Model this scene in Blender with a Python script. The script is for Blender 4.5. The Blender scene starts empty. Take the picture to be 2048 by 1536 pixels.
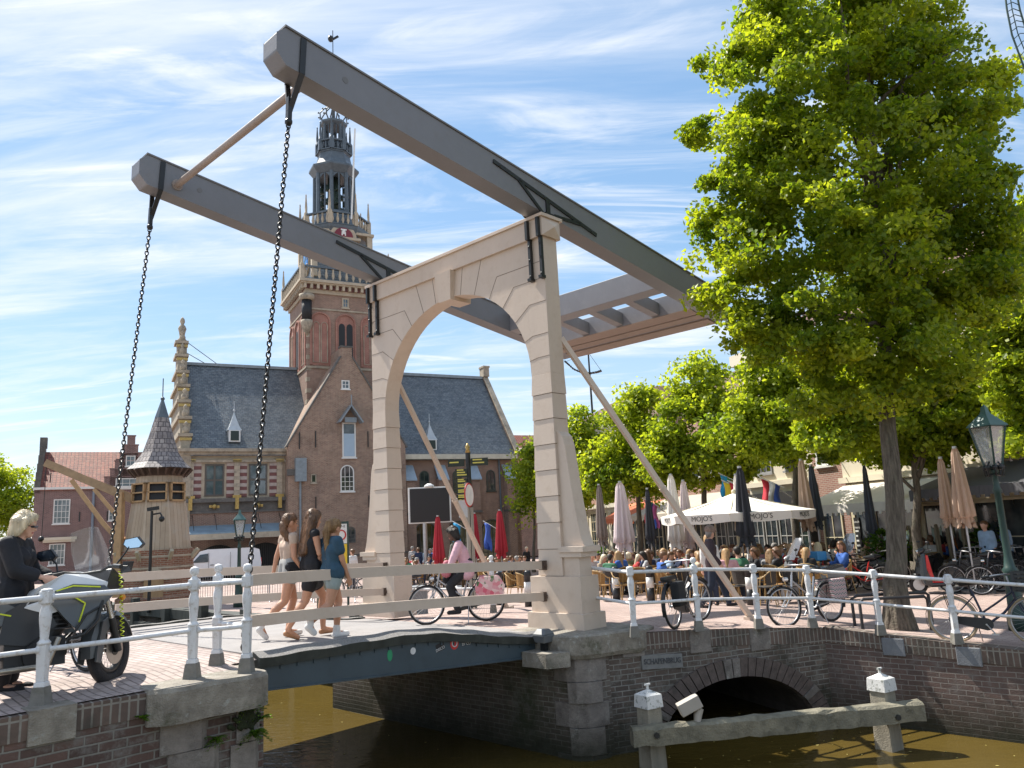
import bpy, bmesh, math, random
import numpy as np
from mathutils import Vector, Matrix
random.seed(7); rng = np.random.default_rng(7)
C = bpy.context.scene.collection
R = math.radians
pi = math.pi
V = lambda *a: np.array(a, float)

# ------------------------------------------------------------------ camera numbers and placing helpers
FPX, PITCH, ROLL, CAMZ = 1560.82, R(10.50821), R(-2.90544), 1.615
_rt = V(1, 0, 0); _up = V(0, -math.sin(PITCH), math.cos(PITCH)); FW = V(0, math.cos(PITCH), math.sin(PITCH))
RT = math.cos(ROLL)*_rt + math.sin(ROLL)*_up
UP = math.cos(ROLL)*_up - math.sin(ROLL)*_rt
CAM = V(0, 0, CAMZ)
YAW = R(43.9418)
BA = V(math.sin(YAW), math.cos(YAW), 0)          # along the bridge
BL = V(math.cos(YAW), -math.sin(YAW), 0)         # across the bridge, towards the open canal
BO = V(0.56526, 13.10161, 0)                     # foot of the bridge gate
def at(x, y, Y):                                 # point at distance Y seen at photo pixel x, y
    d = (x-1024)*RT-(y-768)*UP+FPX*FW
    return CAM+d*Y/d[1]
def BW(a, l, z=0.0): return BO+BA*a+BL*l+V(0, 0, z)
def bloc(x, y):
    d = V(x-BO[0], y-BO[1], 0); return d@BA, d@BL
def sstep(t):
    t = min(1, max(0, t)); return t*t*(3-2*t)
def gz(x, y):                                    # height of the paving
    a, l = bloc(x, y)
    if a > -1.5:
        return -.5*sstep((math.hypot(a, l+1.5)-1.2)/8)-.6*sstep((y-19)/26)*sstep((x+9)/6)
    return .28+.062*sstep((.55-l)/.9)
def gp(px, Y, py=1150):                          # point of the paving at distance Y under photo column px
    for _ in range(4):
        p = at(px, py, Y); z = gz(p[0], p[1])
        v = V(p[0], p[1], z)-CAM; py = 768-FPX*(v@UP)/(v@FW)
    p = at(px, py, Y); return V(p[0], p[1], gz(p[0], p[1]))

# ------------------------------------------------------------------ mesh builder
def nrm(v):
    n = np.linalg.norm(v); return v/n if n > 1e-9 else v
def basis(d):
    d = nrm(d); a = V(0, 0, 1) if abs(d[2]) < .95 else V(1, 0, 0)
    u = nrm(np.cross(a, d)); return u, np.cross(d, u), d
class MB:
    def __init__(s): s.v = []; s.f = []; s.m = []; s.s = []
    def add(s, vs, fs, m=0, sm=False):
        b = len(s.v); s.v.extend([tuple(map(float, p)) for p in vs])
        for f in fs: s.f.append([b+i for i in f]); s.m.append(m); s.s.append(sm)
        return s
    def box(s, x0, x1, y0, y1, z0, z1, m=0):
        vs = [(x, y, z) for z in (z0, z1) for y in (y0, y1) for x in (x0, x1)]
        return s.add(vs, [(0, 2, 3, 1), (4, 5, 7, 6), (0, 1, 5, 4), (2, 6, 7, 3), (0, 4, 6, 2), (1, 3, 7, 5)], m)
    def hexa(s, b4, t4, m=0):
        return s.add(list(b4)+list(t4), [(3, 2, 1, 0), (4, 5, 6, 7), (0, 1, 5, 4), (1, 2, 6, 5), (2, 3, 7, 6), (3, 0, 4, 7)], m)
    def frus(s, cx, cy, z0, z1, w0, d0, w1, d1, m=0):
        q = lambda w, d, z: [(cx-w/2, cy-d/2, z), (cx+w/2, cy-d/2, z), (cx+w/2, cy+d/2, z), (cx-w/2, cy+d/2, z)]
        return s.hexa(q(w0, d0, z0), q(w1, d1, z1), m)
    def bar(s, p0, p1, w, h, m=0, up=V(0, 0, 1)):
        p0 = np.array(p0, float); p1 = np.array(p1, float); d = nrm(p1-p0)
        u = np.cross(up, d)
        if np.linalg.norm(u) < 1e-4: u = V(1, 0, 0)
        u = nrm(u); k = np.cross(d, u)
        q = lambda p: [p-u*w/2-k*h/2, p+u*w/2-k*h/2, p+u*w/2+k*h/2, p-u*w/2+k*h/2]
        return s.hexa(q(p0), q(p1), m)
    def tube(s, pts, r, n=8, m=0, cap=True, sm=True, closed=False):
        pts = [np.array(p, float) for p in pts]
        k = len(pts); rs = [r]*k if np.isscalar(r) else list(r)
        vs = []; u0 = None
        for i, p in enumerate(pts):
            if closed: d = pts[(i+1) % k]-pts[i-1]
            else: d = pts[min(i+1, k-1)]-pts[max(i-1, 0)]
            if u0 is None: u, w, d = basis(d)
            else:
                d = nrm(d); u = u0-d*(u0@d); u = nrm(u) if np.linalg.norm(u) > 1e-5 else basis(d)[0]; w = np.cross(d, u)
            u0 = u
            for j in range(n):
                t = 2*pi*j/n; vs.append(p+rs[i]*(math.cos(t)*u+math.sin(t)*w))
        fs = []
        for i in range(k if closed else k-1):
            a = i*n; b = ((i+1) % k)*n
            for j in range(n):
                fs.append((a+j, a+(j+1) % n, b+(j+1) % n, b+j))
        s.add(vs, fs, m, sm)
        if cap and not closed:
            s.add(vs[:n], [tuple(range(n))[::-1]], m); s.add(vs[-n:], [tuple(range(n))], m)
        return s
    def lathe(s, prof, n=16, c=(0, 0, 0), m=0, sm=True, rot=0, sx=1, sy=1):
        vs = []; fs = []
        for r, z in prof:
            for j in range(n):
                t = 2*pi*j/n+rot; vs.append((c[0]+sx*r*math.cos(t), c[1]+sy*r*math.sin(t), c[2]+z))
        for i in range(len(prof)-1):
            for j in range(n):
                a = i*n; b = a+n; fs.append((a+j, a+(j+1) % n, b+(j+1) % n, b+j))
        fs.append(tuple(range(n))[::-1]); k = (len(prof)-1)*n; fs.append(tuple(range(k, k+n)))
        return s.add(vs, fs, m, sm)
    def prism(s, poly, f0, f1, m=0, mf=None):
        """poly: 2-D outline; f0/f1: map (u,v)->3-D for the two ends"""
        n = len(poly); a = [f0(*p) for p in poly]; b = [f1(*p) for p in poly]
        s.add(a+b, [(i, (i+1) % n, n+(i+1) % n, n+i) for i in range(n)], m)
        s.add(a, [tuple(range(n))[::-1]], m if mf is None else mf); s.add(b, [tuple(range(n))], m if mf is None else mf)
        return s
    def ball(s, c, r, n=10, m=0, sz=1.0):
        k = max(4, n//2+1)
        prof = [(max(1e-4, r*math.sin(pi*i/k)), -r*sz*math.cos(pi*i/k)) for i in range(k+1)]
        return s.lathe(prof, n, c, m)
    def caps(s, p0, r0, p1, r1, n=10, m=0):
        p0 = np.array(p0, float); p1 = np.array(p1, float); d = p1-p0; L = np.linalg.norm(d)
        if L < 1e-6: return s.ball(p0, r0, n, m)
        d = d/L; pts = []; rs = []
        for t in (-1, -.75, -.4, 0):
            pts.append(p0+d*r0*t*.999); rs.append(max(1e-3, r0*math.sqrt(max(0, 1-t*t))))
        for t in (0, .4, .75, 1):
            pts.append(p1+d*r1*t*.999); rs.append(max(1e-3, r1*math.sqrt(max(0, 1-t*t))))
        return s.tube(pts, rs, n, m)
    def tor(s, c, R0, r, ax=(0, 1, 0), n=28, k=6, m=0):
        u, w, d = basis(np.array(ax, float)); c = np.array(c, float)
        return s.tube([c+R0*(math.cos(2*pi*i/n)*u+math.sin(2*pi*i/n)*w) for i in range(n)], r, k, m, closed=True)
    def build(s, name, mats, parent=None, smooth=None, bevel=0, loc=None, rotz=0):
        me = bpy.data.meshes.new(name); me.from_pydata(s.v, [], s.f)
        if not isinstance(mats, (list, tuple)): mats = [mats]
        for x in mats: me.materials.append(x)
        me.polygons.foreach_set('material_index', s.m)
        me.polygons.foreach_set('use_smooth', s.s if smooth is None else [smooth]*len(s.f))
        uvmap(me); me.update()
        o = bpy.data.objects.new(name, me); C.objects.link(o)
        if parent is not None: o.parent = parent
        if loc is not None: o.location = tuple(loc)
        o.rotation_euler.z = rotz
        if bevel:
            b = o.modifiers.new('Bevel', 'BEVEL'); b.width = bevel; b.segments = 2; b.limit_method = 'ANGLE'; b.angle_limit = R(40)
        return o
def uvmap(me):
    n = len(me.loops)
    if n == 0: return
    uv = me.uv_layers.new(name='UVMap')
    co = np.empty(len(me.vertices)*3); me.vertices.foreach_get('co', co); co = co.reshape(-1, 3)
    li = np.empty(n, int); me.loops.foreach_get('vertex_index', li)
    npoly = len(me.polygons); nm = np.empty(npoly*3); me.polygons.foreach_get('normal', nm); nm = nm.reshape(-1, 3)
    lt = np.empty(npoly, int); me.polygons.foreach_get('loop_total', lt)
    N = np.repeat(nm, lt, axis=0); P = co[li]
    flat = np.abs(N[:, 2]) > .86
    h = np.hypot(N[:, 0], N[:, 1])+1e-9
    u = (-N[:, 1]*P[:, 0]+N[:, 0]*P[:, 1])/h; w = P[:, 2]/np.sqrt(np.clip(1-N[:, 2]**2, .05, 1))
    u = np.where(flat, P[:, 0], u); w = np.where(flat, P[:, 1], w)
    uv.data.foreach_set('uv', np.stack([u, w], 1).ravel())
def rawmesh(name, vs, fs, mats, parent=None, smooth=False, attr=None):
    """big quad/tri meshes straight from numpy arrays"""
    me = bpy.data.meshes.new(name); nv = len(vs); nf, k = fs.shape
    me.vertices.add(nv); me.vertices.foreach_set('co', np.asarray(vs, np.float32).ravel())
    me.loops.add(nf*k); me.loops.foreach_set('vertex_index', fs.astype(np.int32).ravel())
    me.polygons.add(nf); me.polygons.foreach_set('loop_start', np.arange(0, nf*k, k, dtype=np.int32))
    me.polygons.foreach_set('loop_total', np.full(nf, k, np.int32))
    me.update(calc_edges=True)
    me.polygons.foreach_set('use_smooth', np.full(nf, smooth, bool))
    for x in (mats if isinstance(mats, list) else [mats]): me.materials.append(x)
    if attr is not None:
        a = me.attributes.new('tint', 'FLOAT', 'FACE'); a.data.foreach_set('value', np.asarray(attr, np.float32))
    o = bpy.data.objects.new(name, me); C.objects.link(o)
    if parent is not None: o.parent = parent
    return o
def tag(o, label=None, cat=None, group=None, kind=None):
    if label: o['label'] = label
    if cat: o['category'] = cat
    if group: o['group'] = group
    if kind: o['kind'] = kind
    return o
def thing(name, label, cat, loc=(0, 0, 0), rotz=0, group=None, scale=1):
    o = bpy.data.objects.new(name, None); C.objects.link(o)
    o.location = tuple(map(float, loc)); o.rotation_euler.z = rotz; o.scale = (scale,)*3
    o.empty_display_size = .2
    return tag(o, label, cat, group)
def kids(o): return KID.get(o.name, [])
def dup(root, loc, rotz, label, group=None, scale=None):
    def cp(o, par):
        c = o.copy(); C.objects.link(c)
        if par is not None: c.parent = par
        for ch in [x for x in list(o.children)]: cp(ch, c)
        return c
    r = cp(root, None); r.location = tuple(map(float, loc)); r.rotation_euler.z = rotz
    r['label'] = label
    if group: r['group'] = group
    if scale: r.scale = (scale,)*3
    return r
def lettering(text, size, mat, parent, loc, rot, name='lettering', ext=.004, bold=0.0, align='CENTER', sx=1):
    c = bpy.data.curves.new(name, 'FONT'); c.body = text; c.size = size; c.extrude = ext; c.offset = bold
    c.align_x = align; c.align_y = 'CENTER'; c.resolution_u = 3
    t = bpy.data.objects.new(name, c); C.objects.link(t)
    dg = bpy.context.evaluated_depsgraph_get(); dg.update()
    me = bpy.data.meshes.new_from_object(t.evaluated_get(dg)); me.name = name
    bpy.data.objects.remove(t)
    me.materials.clear(); me.materials.append(mat)
    o = bpy.data.objects.new(name, me); C.objects.link(o); o.parent = parent
    o.location = tuple(map(float, loc)); o.rotation_euler = rot; o.scale = (sx, 1, 1)
    return o
def remesh(mb, name, mats, parent, vox=.01, smooth=4, matfn=None, fac=.5):
    """fuse the builder's pieces into one continuous skin"""
    o = mb.build(name, mats, parent)
    r = o.modifiers.new('Remesh', 'REMESH'); r.mode = 'VOXEL'; r.voxel_size = vox; r.use_smooth_shade = True
    if smooth:
        k = o.modifiers.new('Smooth', 'SMOOTH'); k.iterations = smooth; k.factor = fac
    dg = bpy.context.evaluated_depsgraph_get(); dg.update()
    me = bpy.data.meshes.new_from_object(o.evaluated_get(dg)); me.name = name
    o.modifiers.clear(); o.data = me
    if len(me.materials) == 0:
        for x in (mats if isinstance(mats, (list, tuple)) else [mats]): me.materials.append(x)
    if matfn:
        n = len(me.polygons); c = np.empty(n*3); me.polygons.foreach_get('center', c)
        me.polygons.foreach_set('material_index', matfn(c.reshape(-1, 3)).astype(np.int32))
    me.polygons.foreach_set('use_smooth', [True]*len(me.polygons))
    return o

# ------------------------------------------------------------------ materials
def nodes(name):
    m = bpy.data.materials.new(name); m.use_nodes = True
    nt = m.node_tree; nt.nodes.clear(); out = nt.nodes.new('ShaderNodeOutputMaterial')
    def N(t, **k):
        n = nt.nodes.new(t)
        for a, v in k.items():
            if a in n.inputs: n.inputs[a].default_value = v
            else: setattr(n, a, v)
        return n
    L = lambda a, b: nt.links.new(a, b)
    return m, N, L, out
def rgba(c): return (c[0], c[1], c[2], 1)
MATS = {}
def wetband(N, L, tc, last, wet):
    """slimy dark band of algae left by the water, with a ragged upper edge"""
    sp = N('ShaderNodeSeparateXYZ'); L(tc.outputs['Object'], sp.inputs[0])
    n = N('ShaderNodeTexNoise', Scale=2.6, Detail=7., Roughness=.7); L(tc.outputs['Object'], n.inputs[0])
    ad = N('ShaderNodeMath', operation='MULTIPLY_ADD'); L(n.outputs[0], ad.inputs[0]); ad.inputs[1].default_value = -wet[2]; L(sp.outputs[2], ad.inputs[2])
    r = N('ShaderNodeMapRange'); r.inputs[1].default_value = wet[0]-wet[2]*.5; r.inputs[2].default_value = wet[1]-wet[2]*.5; r.inputs[3].default_value = .93; r.inputs[4].default_value = 0.; L(ad.outputs[0], r.inputs[0])
    m = N('ShaderNodeMix', data_type='RGBA'); L(r.outputs[0], m.inputs[0]); L(last, m.inputs[6]); m.inputs[7].default_value = (.018, .020, .009, 1)
    return m.outputs[2]
def M(name, col, rough=.6, var=.12, scale=2.5, bump=0., bscale=60., metal=0., col2=None, spot=None, spec=.5, streak=False, coat=0., sscale=6., samt=.5, wet=None, lich=None):
    """plain surface: base colour drifting with two noises, optional stains, optional fine bump"""
    if name in MATS: return MATS[name]
    m, N, L, out = nodes(name)
    b = N('ShaderNodeBsdfPrincipled', Roughness=rough, Metallic=metal); b.inputs['Specular IOR Level'].default_value = spec
    b.inputs['Coat Weight'].default_value = coat
    tc = N('ShaderNodeTexCoord'); mp = N('ShaderNodeMapping'); L(tc.outputs['Object'], mp.inputs[0])
    if streak: mp.inputs['Scale'].default_value = (1, 1, .12)
    n1 = N('ShaderNodeTexNoise', Scale=scale, Detail=6., Roughness=.65); L(mp.outputs[0], n1.inputs[0])
    mx = N('ShaderNodeMix', data_type='RGBA'); mx.inputs[6].default_value = rgba([c*(1-var) for c in col])
    mx.inputs[7].default_value = rgba(col2 if col2 else [min(1, c*(1+var)) for c in col])
    rp = N('ShaderNodeMapRange'); rp.inputs[1].default_value = .3; rp.inputs[2].default_value = .7
    L(n1.outputs[0], rp.inputs[0]); L(rp.outputs[0], mx.inputs[0]); last = mx.outputs[2]
    if spot:
        n2 = N('ShaderNodeTexNoise', Scale=sscale, Detail=8., Roughness=.7); L(tc.outputs['Object'], n2.inputs[0])
        r2 = N('ShaderNodeMapRange'); r2.inputs[1].default_value = .52; r2.inputs[2].default_value = .68; r2.inputs[4].default_value = samt
        L(n2.outputs[0], r2.inputs[0]); m2 = N('ShaderNodeMix', data_type='RGBA'); L(r2.outputs[0], m2.inputs[0])
        L(last, m2.inputs[6]); m2.inputs[7].default_value = rgba(spot); last = m2.outputs[2]
    if lich:
        n4 = N('ShaderNodeTexNoise', Scale=lich[1], Detail=9., Roughness=.75); L(tc.outputs['Object'], n4.inputs[0]); r4 = N('ShaderNodeMapRange'); r4.inputs[1].default_value = .56; r4.inputs[2].default_value = .66; r4.inputs[4].default_value = lich[2]
        L(n4.outputs[0], r4.inputs[0]); m4 = N('ShaderNodeMix', data_type='RGBA'); L(r4.outputs[0], m4.inputs[0]); L(last, m4.inputs[6]); m4.inputs[7].default_value = rgba(lich[0]); last = m4.outputs[2]
    if wet:
        last = wetband(N, L, tc, last, wet)
    L(last, b.inputs['Base Color'])
    rr = N('ShaderNodeMapRange'); rr.inputs[3].default_value = max(.02, rough-.1); rr.inputs[4].default_value = min(1, rough+.12)
    L(n1.outputs[0], rr.inputs[0]); L(rr.outputs[0], b.inputs['Roughness'])
    if bump:
        n3 = N('ShaderNodeTexNoise', Scale=bscale, Detail=4.); L(tc.outputs['Object'], n3.inputs[0])
        bp = N('ShaderNodeBump', Strength=bump, Distance=.02); L(n3.outputs[0], bp.inputs['Height']); L(bp.outputs[0], b.inputs['Normal'])
    L(b.outputs[0], out.inputs[0]); MATS[name] = m
    return m
def BRK(name, c1, c2, mortar, w=.22, h=.065, ms=.012, rough=.85, spot=None, samt=.6, sscale=1.2, bump=.5, off=.5, rot=0., var=.35, patch=None, wet=None):
    """brick, tile or sett courses in metres on the UV map"""
    if name in MATS: return MATS[name]
    m, N, L, out = nodes(name)
    b = N('ShaderNodeBsdfPrincipled', Roughness=rough)
    tc = N('ShaderNodeTexCoord'); mp = N('ShaderNodeMapping'); L(tc.outputs['UV'], mp.inputs[0]); mp.inputs['Rotation'].default_value = (0, 0, rot)
    nd = N('ShaderNodeTexNoise', Scale=1.7, Detail=2.); L(mp.outputs[0], nd.inputs[0])
    va = N('ShaderNodeVectorMath', operation='MULTIPLY_ADD'); L(nd.outputs['Color'], va.inputs[0]); va.inputs[1].default_value = (.03, .03, 0); L(mp.outputs[0], va.inputs[2])
    br = N('ShaderNodeTexBrick', offset=off); L(va.outputs[0], br.inputs[0])
    br.inputs['Color1'].default_value = rgba(c1); br.inputs['Color2'].default_value = rgba(c2); br.inputs['Mortar'].default_value = rgba(mortar)
    br.inputs['Scale'].default_value = 1; br.inputs['Mortar Size'].default_value = ms; br.inputs['Mortar Smooth'].default_value = .3
    br.inputs['Brick Width'].default_value = w; br.inputs['Row Height'].default_value = h
    n1 = N('ShaderNodeTexNoise', Scale=.9, Detail=7., Roughness=.7); L(tc.outputs['Object'], n1.inputs[0])
    hs = N('ShaderNodeHueSaturation'); L(br.outputs[0], hs.inputs['Color'])
    r = N('ShaderNodeMapRange'); r.inputs[1].default_value = .25; r.inputs[2].default_value = .75; r.inputs[3].default_value = 1-var; r.inputs[4].default_value = 1+var
    L(n1.outputs[0], r.inputs[0]); L(r.outputs[0], hs.inputs['Value']); last = hs.outputs[0]
    for sc, ss, am in ([(spot, sscale, samt)] if spot else [])+([(patch, 5., .8)] if patch else []):
        n2 = N('ShaderNodeTexNoise', Scale=ss, Detail=9., Roughness=.72); L(tc.outputs['Object'], n2.inputs[0])
        r2 = N('ShaderNodeMapRange'); r2.inputs[1].default_value = .5; r2.inputs[2].default_value = .66; r2.inputs[4].default_value = am
        L(n2.outputs[0], r2.inputs[0]); m2 = N('ShaderNodeMix', data_type='RGBA'); L(r2.outputs[0], m2.inputs[0]); L(last, m2.inputs[6]); m2.inputs[7].default_value = rgba(sc); last = m2.outputs[2]
    if wet:
        last = wetband(N, L, tc, last, wet)
    L(last, b.inputs['Base Color'])
    if bump:
        n3 = N('ShaderNodeTexNoise', Scale=45., Detail=3.); L(tc.outputs['Object'], n3.inputs[0])
        ad = N('ShaderNodeMath', operation='MULTIPLY_ADD'); L(n3.outputs[0], ad.inputs[0]); ad.inputs[1].default_value = .5; 
        iv = N('ShaderNodeMath', operation='SUBTRACT'); iv.inputs[0].default_value = 1; L(br.outputs['Fac'], iv.inputs[1]); L(iv.outputs[0], ad.inputs[2])
        bp = N('ShaderNodeBump', Strength=bump, Distance=.012); L(ad.outputs[0], bp.inputs['Height']); L(bp.outputs[0], b.inputs['Normal'])
    L(b.outputs[0], out.inputs[0]); MATS[name] = m
    return m
def GLASS(name, col=(.02, .03, .035), rough=.06, tint=.15):
    if name in MATS: return MATS[name]
    m, N, L, out = nodes(name)
    b = N('ShaderNodeBsdfPrincipled', Roughness=rough); b.inputs['Specular IOR Level'].default_value = .9
    tc = N('ShaderNodeTexCoord'); n = N('ShaderNodeTexNoise', Scale=1.3, Detail=3.); L(tc.outputs['Object'], n.inputs[0])
    mx = N('ShaderNodeMix', data_type='RGBA'); mx.inputs[6].default_value = rgba(col); mx.inputs[7].default_value = rgba([c+tint*.6 for c in col])
    r = N('ShaderNodeMapRange'); r.inputs[1].default_value = .45; r.inputs[2].default_value = .75; L(n.outputs[0], r.inputs[0]); L(r.outputs[0], mx.inputs[0])
    L(mx.outputs[2], b.inputs['Base Color'])
    n2 = N('ShaderNodeTexNoise', Scale=.8); L(tc.outputs['Object'], n2.inputs[0]); bp = N('ShaderNodeBump', Strength=.12, Distance=.05); L(n2.outputs[0], bp.inputs['Height']); L(bp.outputs[0], b.inputs['Normal'])
    L(b.outputs[0], out.inputs[0]); MATS[name] = m
    return m
def CLEAR(name, col=(.8, .9, 1), mixf=.3):
    if name in MATS: return MATS[name]
    m, N, L, out = nodes(name)
    t = N('ShaderNodeBsdfTransparent'); t.inputs[0].default_value = rgba(col); g = N('ShaderNodeBsdfGlossy', Roughness=.08)
    d = N('ShaderNodeBsdfDiffuse'); d.inputs[0].default_value = rgba([c*.8 for c in col]); a = N('ShaderNodeMixShader'); a.inputs[0].default_value = .4
    L(d.outputs[0], a.inputs[1]); L(g.outputs[0], a.inputs[2])
    x = N('ShaderNodeMixShader'); x.inputs[0].default_value = mixf; L(t.outputs[0], x.inputs[1]); L(a.outputs[0], x.inputs[2]); L(x.outputs[0], out.inputs[0])
    MATS[name] = m; return m
def CLOTH(name):
    """cloth that takes its colour from the object's own colour setting"""
    if name in MATS: return MATS[name]
    m, N, L, out = nodes(name)
    b = N('ShaderNodeBsdfPrincipled', Roughness=.85); oi = N('ShaderNodeObjectInfo')
    tc = N('ShaderNodeTexCoord'); n = N('ShaderNodeTexNoise', Scale=9., Detail=3.); L(tc.outputs['Object'], n.inputs[0])
    hs = N('ShaderNodeHueSaturation'); L(oi.outputs['Color'], hs.inputs['Color'])
    r = N('ShaderNodeMapRange'); r.inputs[3].default_value = .7; r.inputs[4].default_value = 1.3; L(n.outputs[0], r.inputs[0]); L(r.outputs[0], hs.inputs['Value'])
    bp = N('ShaderNodeBump', Strength=.5, Distance=.02); L(n.outputs[0], bp.inputs['Height']); L(bp.outputs[0], b.inputs['Normal'])
    L(hs.outputs[0], b.inputs['Base Color']); L(b.outputs[0], out.inputs[0]); MATS[name] = m
    return m
def LEAF(name, lo, hi, back):
    m, N, L, out = nodes(name)
    at_ = N('ShaderNodeAttribute', attribute_name='tint')
    mx = N('ShaderNodeMix', data_type='RGBA'); mx.inputs[6].default_value = rgba(lo); mx.inputs[7].default_value = rgba(hi); L(at_.outputs['Fac'], mx.inputs[0])
    d = N('ShaderNodeBsdfPrincipled', Roughness=.42); L(mx.outputs[2], d.inputs['Base Color']); d.inputs['Specular IOR Level'].default_value = .35
    t = N('ShaderNodeBsdfTranslucent'); mb = N('ShaderNodeMix', data_type='RGBA'); mb.blend_type = 'MULTIPLY'; mb.inputs[0].default_value = 1
    L(mx.outputs[2], mb.inputs[6]); mb.inputs[7].default_value = rgba(back); L(mb.outputs[2], t.inputs[0])
    s = N('ShaderNodeMixShader'); s.inputs[0].default_value = .56; L(d.outputs[0], s.inputs[1]); L(t.outputs[0], s.inputs[2]); L(s.outputs[0], out.inputs[0])
    return m

# ------------------------------------------------------------------ palette
cream = M('cream_paint', (.585, .485, .40), .5, .06, 1.6, spot=(.46, .35, .26), sscale=3.8, samt=.34, bump=.10, bscale=25, streak=True)
cream_dark = M('dark_joint_line', (.19, .15, .12), .8)  # dark colour of the gate's board and mock masonry joints
grey_paint = M('grey_beam_paint', (.185, .19, .208), .42, .07, 1.5, spot=(.17, .165, .165), sscale=3.4, samt=.4, bump=.08, bscale=14)
grey_light = M('grey_beam_top', (.16, .16, .165), .6)
ironblk = M('black_iron', (.012, .013, .014), .4, .3, 12)
white_rail = M('white_rail_paint', (.70, .71, .73), .38, .05, 3, spot=(.36, .30, .24), sscale=13, samt=.6, bump=.15, bscale=40)
stone_foot = M('grey_post_foot', (.2, .19, .17), .8, .2, 9, spot=(.1, .1, .07), bump=.3)
granite = M('granite', (.25, .22, .185), .85, .35, 5, bump=.7, bscale=60, spot=(.075, .075, .045), sscale=2.6, samt=.95, col2=(.36, .33, .28), lich=((.42, .43, .40), 8., .7))
granite2 = M('pink_granite', (.19, .165, .15), .85, .35, 5, bump=.7, bscale=60, spot=(.06, .06, .045), sscale=2.2, samt=.9, wet=(-1.75, -1.15, .5), col2=(.28, .25, .225), lich=((.36, .35, .32), 4.5, .6))
bluestone = M('bluestone', (.19, .20, .22), .8, .2, 4, bump=.3, spot=(.3, .3, .3), sscale=5)
quay_brick = BRK('quay_brick', (.085, .066, .056), (.145, .108, .088), (.25, .235, .21), .235, .078, .010, spot=(.035, .036, .026), samt=.9, sscale=1.3, patch=(.20, .19, .17), bump=.9, wet=(-1.7, -1.0, .9))
quay_brick2 = BRK('quay_brick_dark', (.105, .082, .068), (.155, .125, .105), (.27, .25, .22), .22, .075, .008, spot=(.04, .05, .022), samt=.9, sscale=.8, patch=(.20, .19, .17), bump=.7, wet=(-1.7, -1.05, .8))
soldier = BRK('soldier_brick', (.095, .070, .060), (.15, .105, .085), (.25, .23, .2), .08, .24, .011, spot=(.05, .05, .04), samt=.7, off=0)
paving = BRK('brick_paving', (.35, .25, .22), (.46, .35, .31), (.22, .17, .15), .22, .075, .008, spot=(.44, .36, .32), samt=.7, sscale=.9, rot=.8, var=.28, bump=.5, patch=(.30, .23, .21))
paving2 = BRK('brick_road', (.36, .29, .27), (.46, .38, .35), (.19, .15, .14), .24, .085, .009, spot=(.30, .25, .22), samt=.6, sscale=1.6, rot=.75, var=.28, bump=.7, patch=(.27, .22, .19))
concrete = M('pale_concrete', (.46, .41, .33), .85, .15, 3, bump=.25, spot=(.33, .3, .2), samt=.6)
deckmat = M('bridge_deck_surface', (.30, .285, .28), .85, .14, 2.2, bump=.35, bscale=180, spot=(.22, .21, .21), sscale=3)
gravelmat = M('gravel_edge', (.27, .26, .25), .95, .45, 60, bump=1., bscale=110)
darkwood = M('wet_dark_timber', (.045, .05, .045), .7, .35, 6, streak=True, spot=(.09, .1, .08))
steelblue = M('girder_paint', (.052, .078, .098), .42, .12, 2.5, spot=(.03, .045, .055), samt=.4)
timber = M('weathered_timber', (.30, .25, .17), .85, .35, 7, streak=True, bump=.4, spot=(.16, .15, .09))
mossbeam = M('mossy_beam', (.19, .175, .13), .9, .35, 5, bump=.7, bscale=35, spot=(.055, .052, .035), sscale=4.5, samt=.95, lich=((.33, .32, .27), 9., .6))
whitecap = M('chipped_white_cap', (.68, .68, .67), .55, .06, 8, spot=(.1, .12, .09), sscale=16, samt=1., bump=.3)
rubber = M('tyre_rubber', (.016, .016, .018), .75, .3, 20)
blackpl = M('black_plastic', (.02, .021, .024), .38, .2, 9)
chrome = M('bright_metal', (.62, .63, .65), .25, .1, 9, metal=1.)
alu = M('satin_metal', (.45, .45, .46), .38, .1, 9, metal=1.)
skin_l = M('light_skin', (.62, .36, .26), .5, .08, 12); skin_t = M('tanned_skin', (.52, .27, .17), .5, .08, 12); skin_d = M('dark_skin', (.115, .055, .036), .45, .15, 12)
lipm = M('lips', (.42, .14, .12), .45); eyem = M('eye_dark', (.03, .02, .02), .3)
cloth = CLOTH('cloth_by_object_colour')
whitep = M('white_frame_paint', (.72, .72, .70), .5, .05)
creamwall = M('cream_stucco', (.66, .60, .48), .7, .06, 1.5, spot=(.5, .45, .34), samt=.3)
glassd = GLASS('dark_window_glass'); glassb = GLASS('sky_window_glass', (.06, .09, .11), .05, .25)
wood_warm = M('oak_boards', (.42, .27, .14), .7, .2, 5, streak=True, bump=.2, bscale=20)
slate_lead = M('lead_sheet', (.30, .34, .38), .45, .15, 3)
# ------------------------------------------------------------------ sky, sun, camera
SUN_AZ, SUN_EL = R(-53), R(53)
sc = bpy.context.scene
w = bpy.data.worlds.new('World'); sc.world = w; w.use_nodes = True
nt = w.node_tree; nt.nodes.clear()
def WN(t, **k):
    n = nt.nodes.new(t)
    for a, v in k.items():
        if a in n.inputs: n.inputs[a].default_value = v
        else: setattr(n, a, v)
    return n
WL = nt.links.new
sky = WN('ShaderNodeTexSky', sky_type='NISHITA'); sky.sun_disc = False; sky.sun_elevation = SUN_EL; sky.sun_rotation = SUN_AZ
sky.air_density = 1.0; sky.dust_density = .25; sky.ozone_density = 3.0
tc = WN('ShaderNodeTexCoord'); sp = WN('ShaderNodeSeparateXYZ'); WL(tc.outputs['Generated'], sp.inputs[0])
mz = WN('ShaderNodeMath', operation='MAXIMUM'); WL(sp.outputs[2], mz.inputs[0]); mz.inputs[1].default_value = .02
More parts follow.
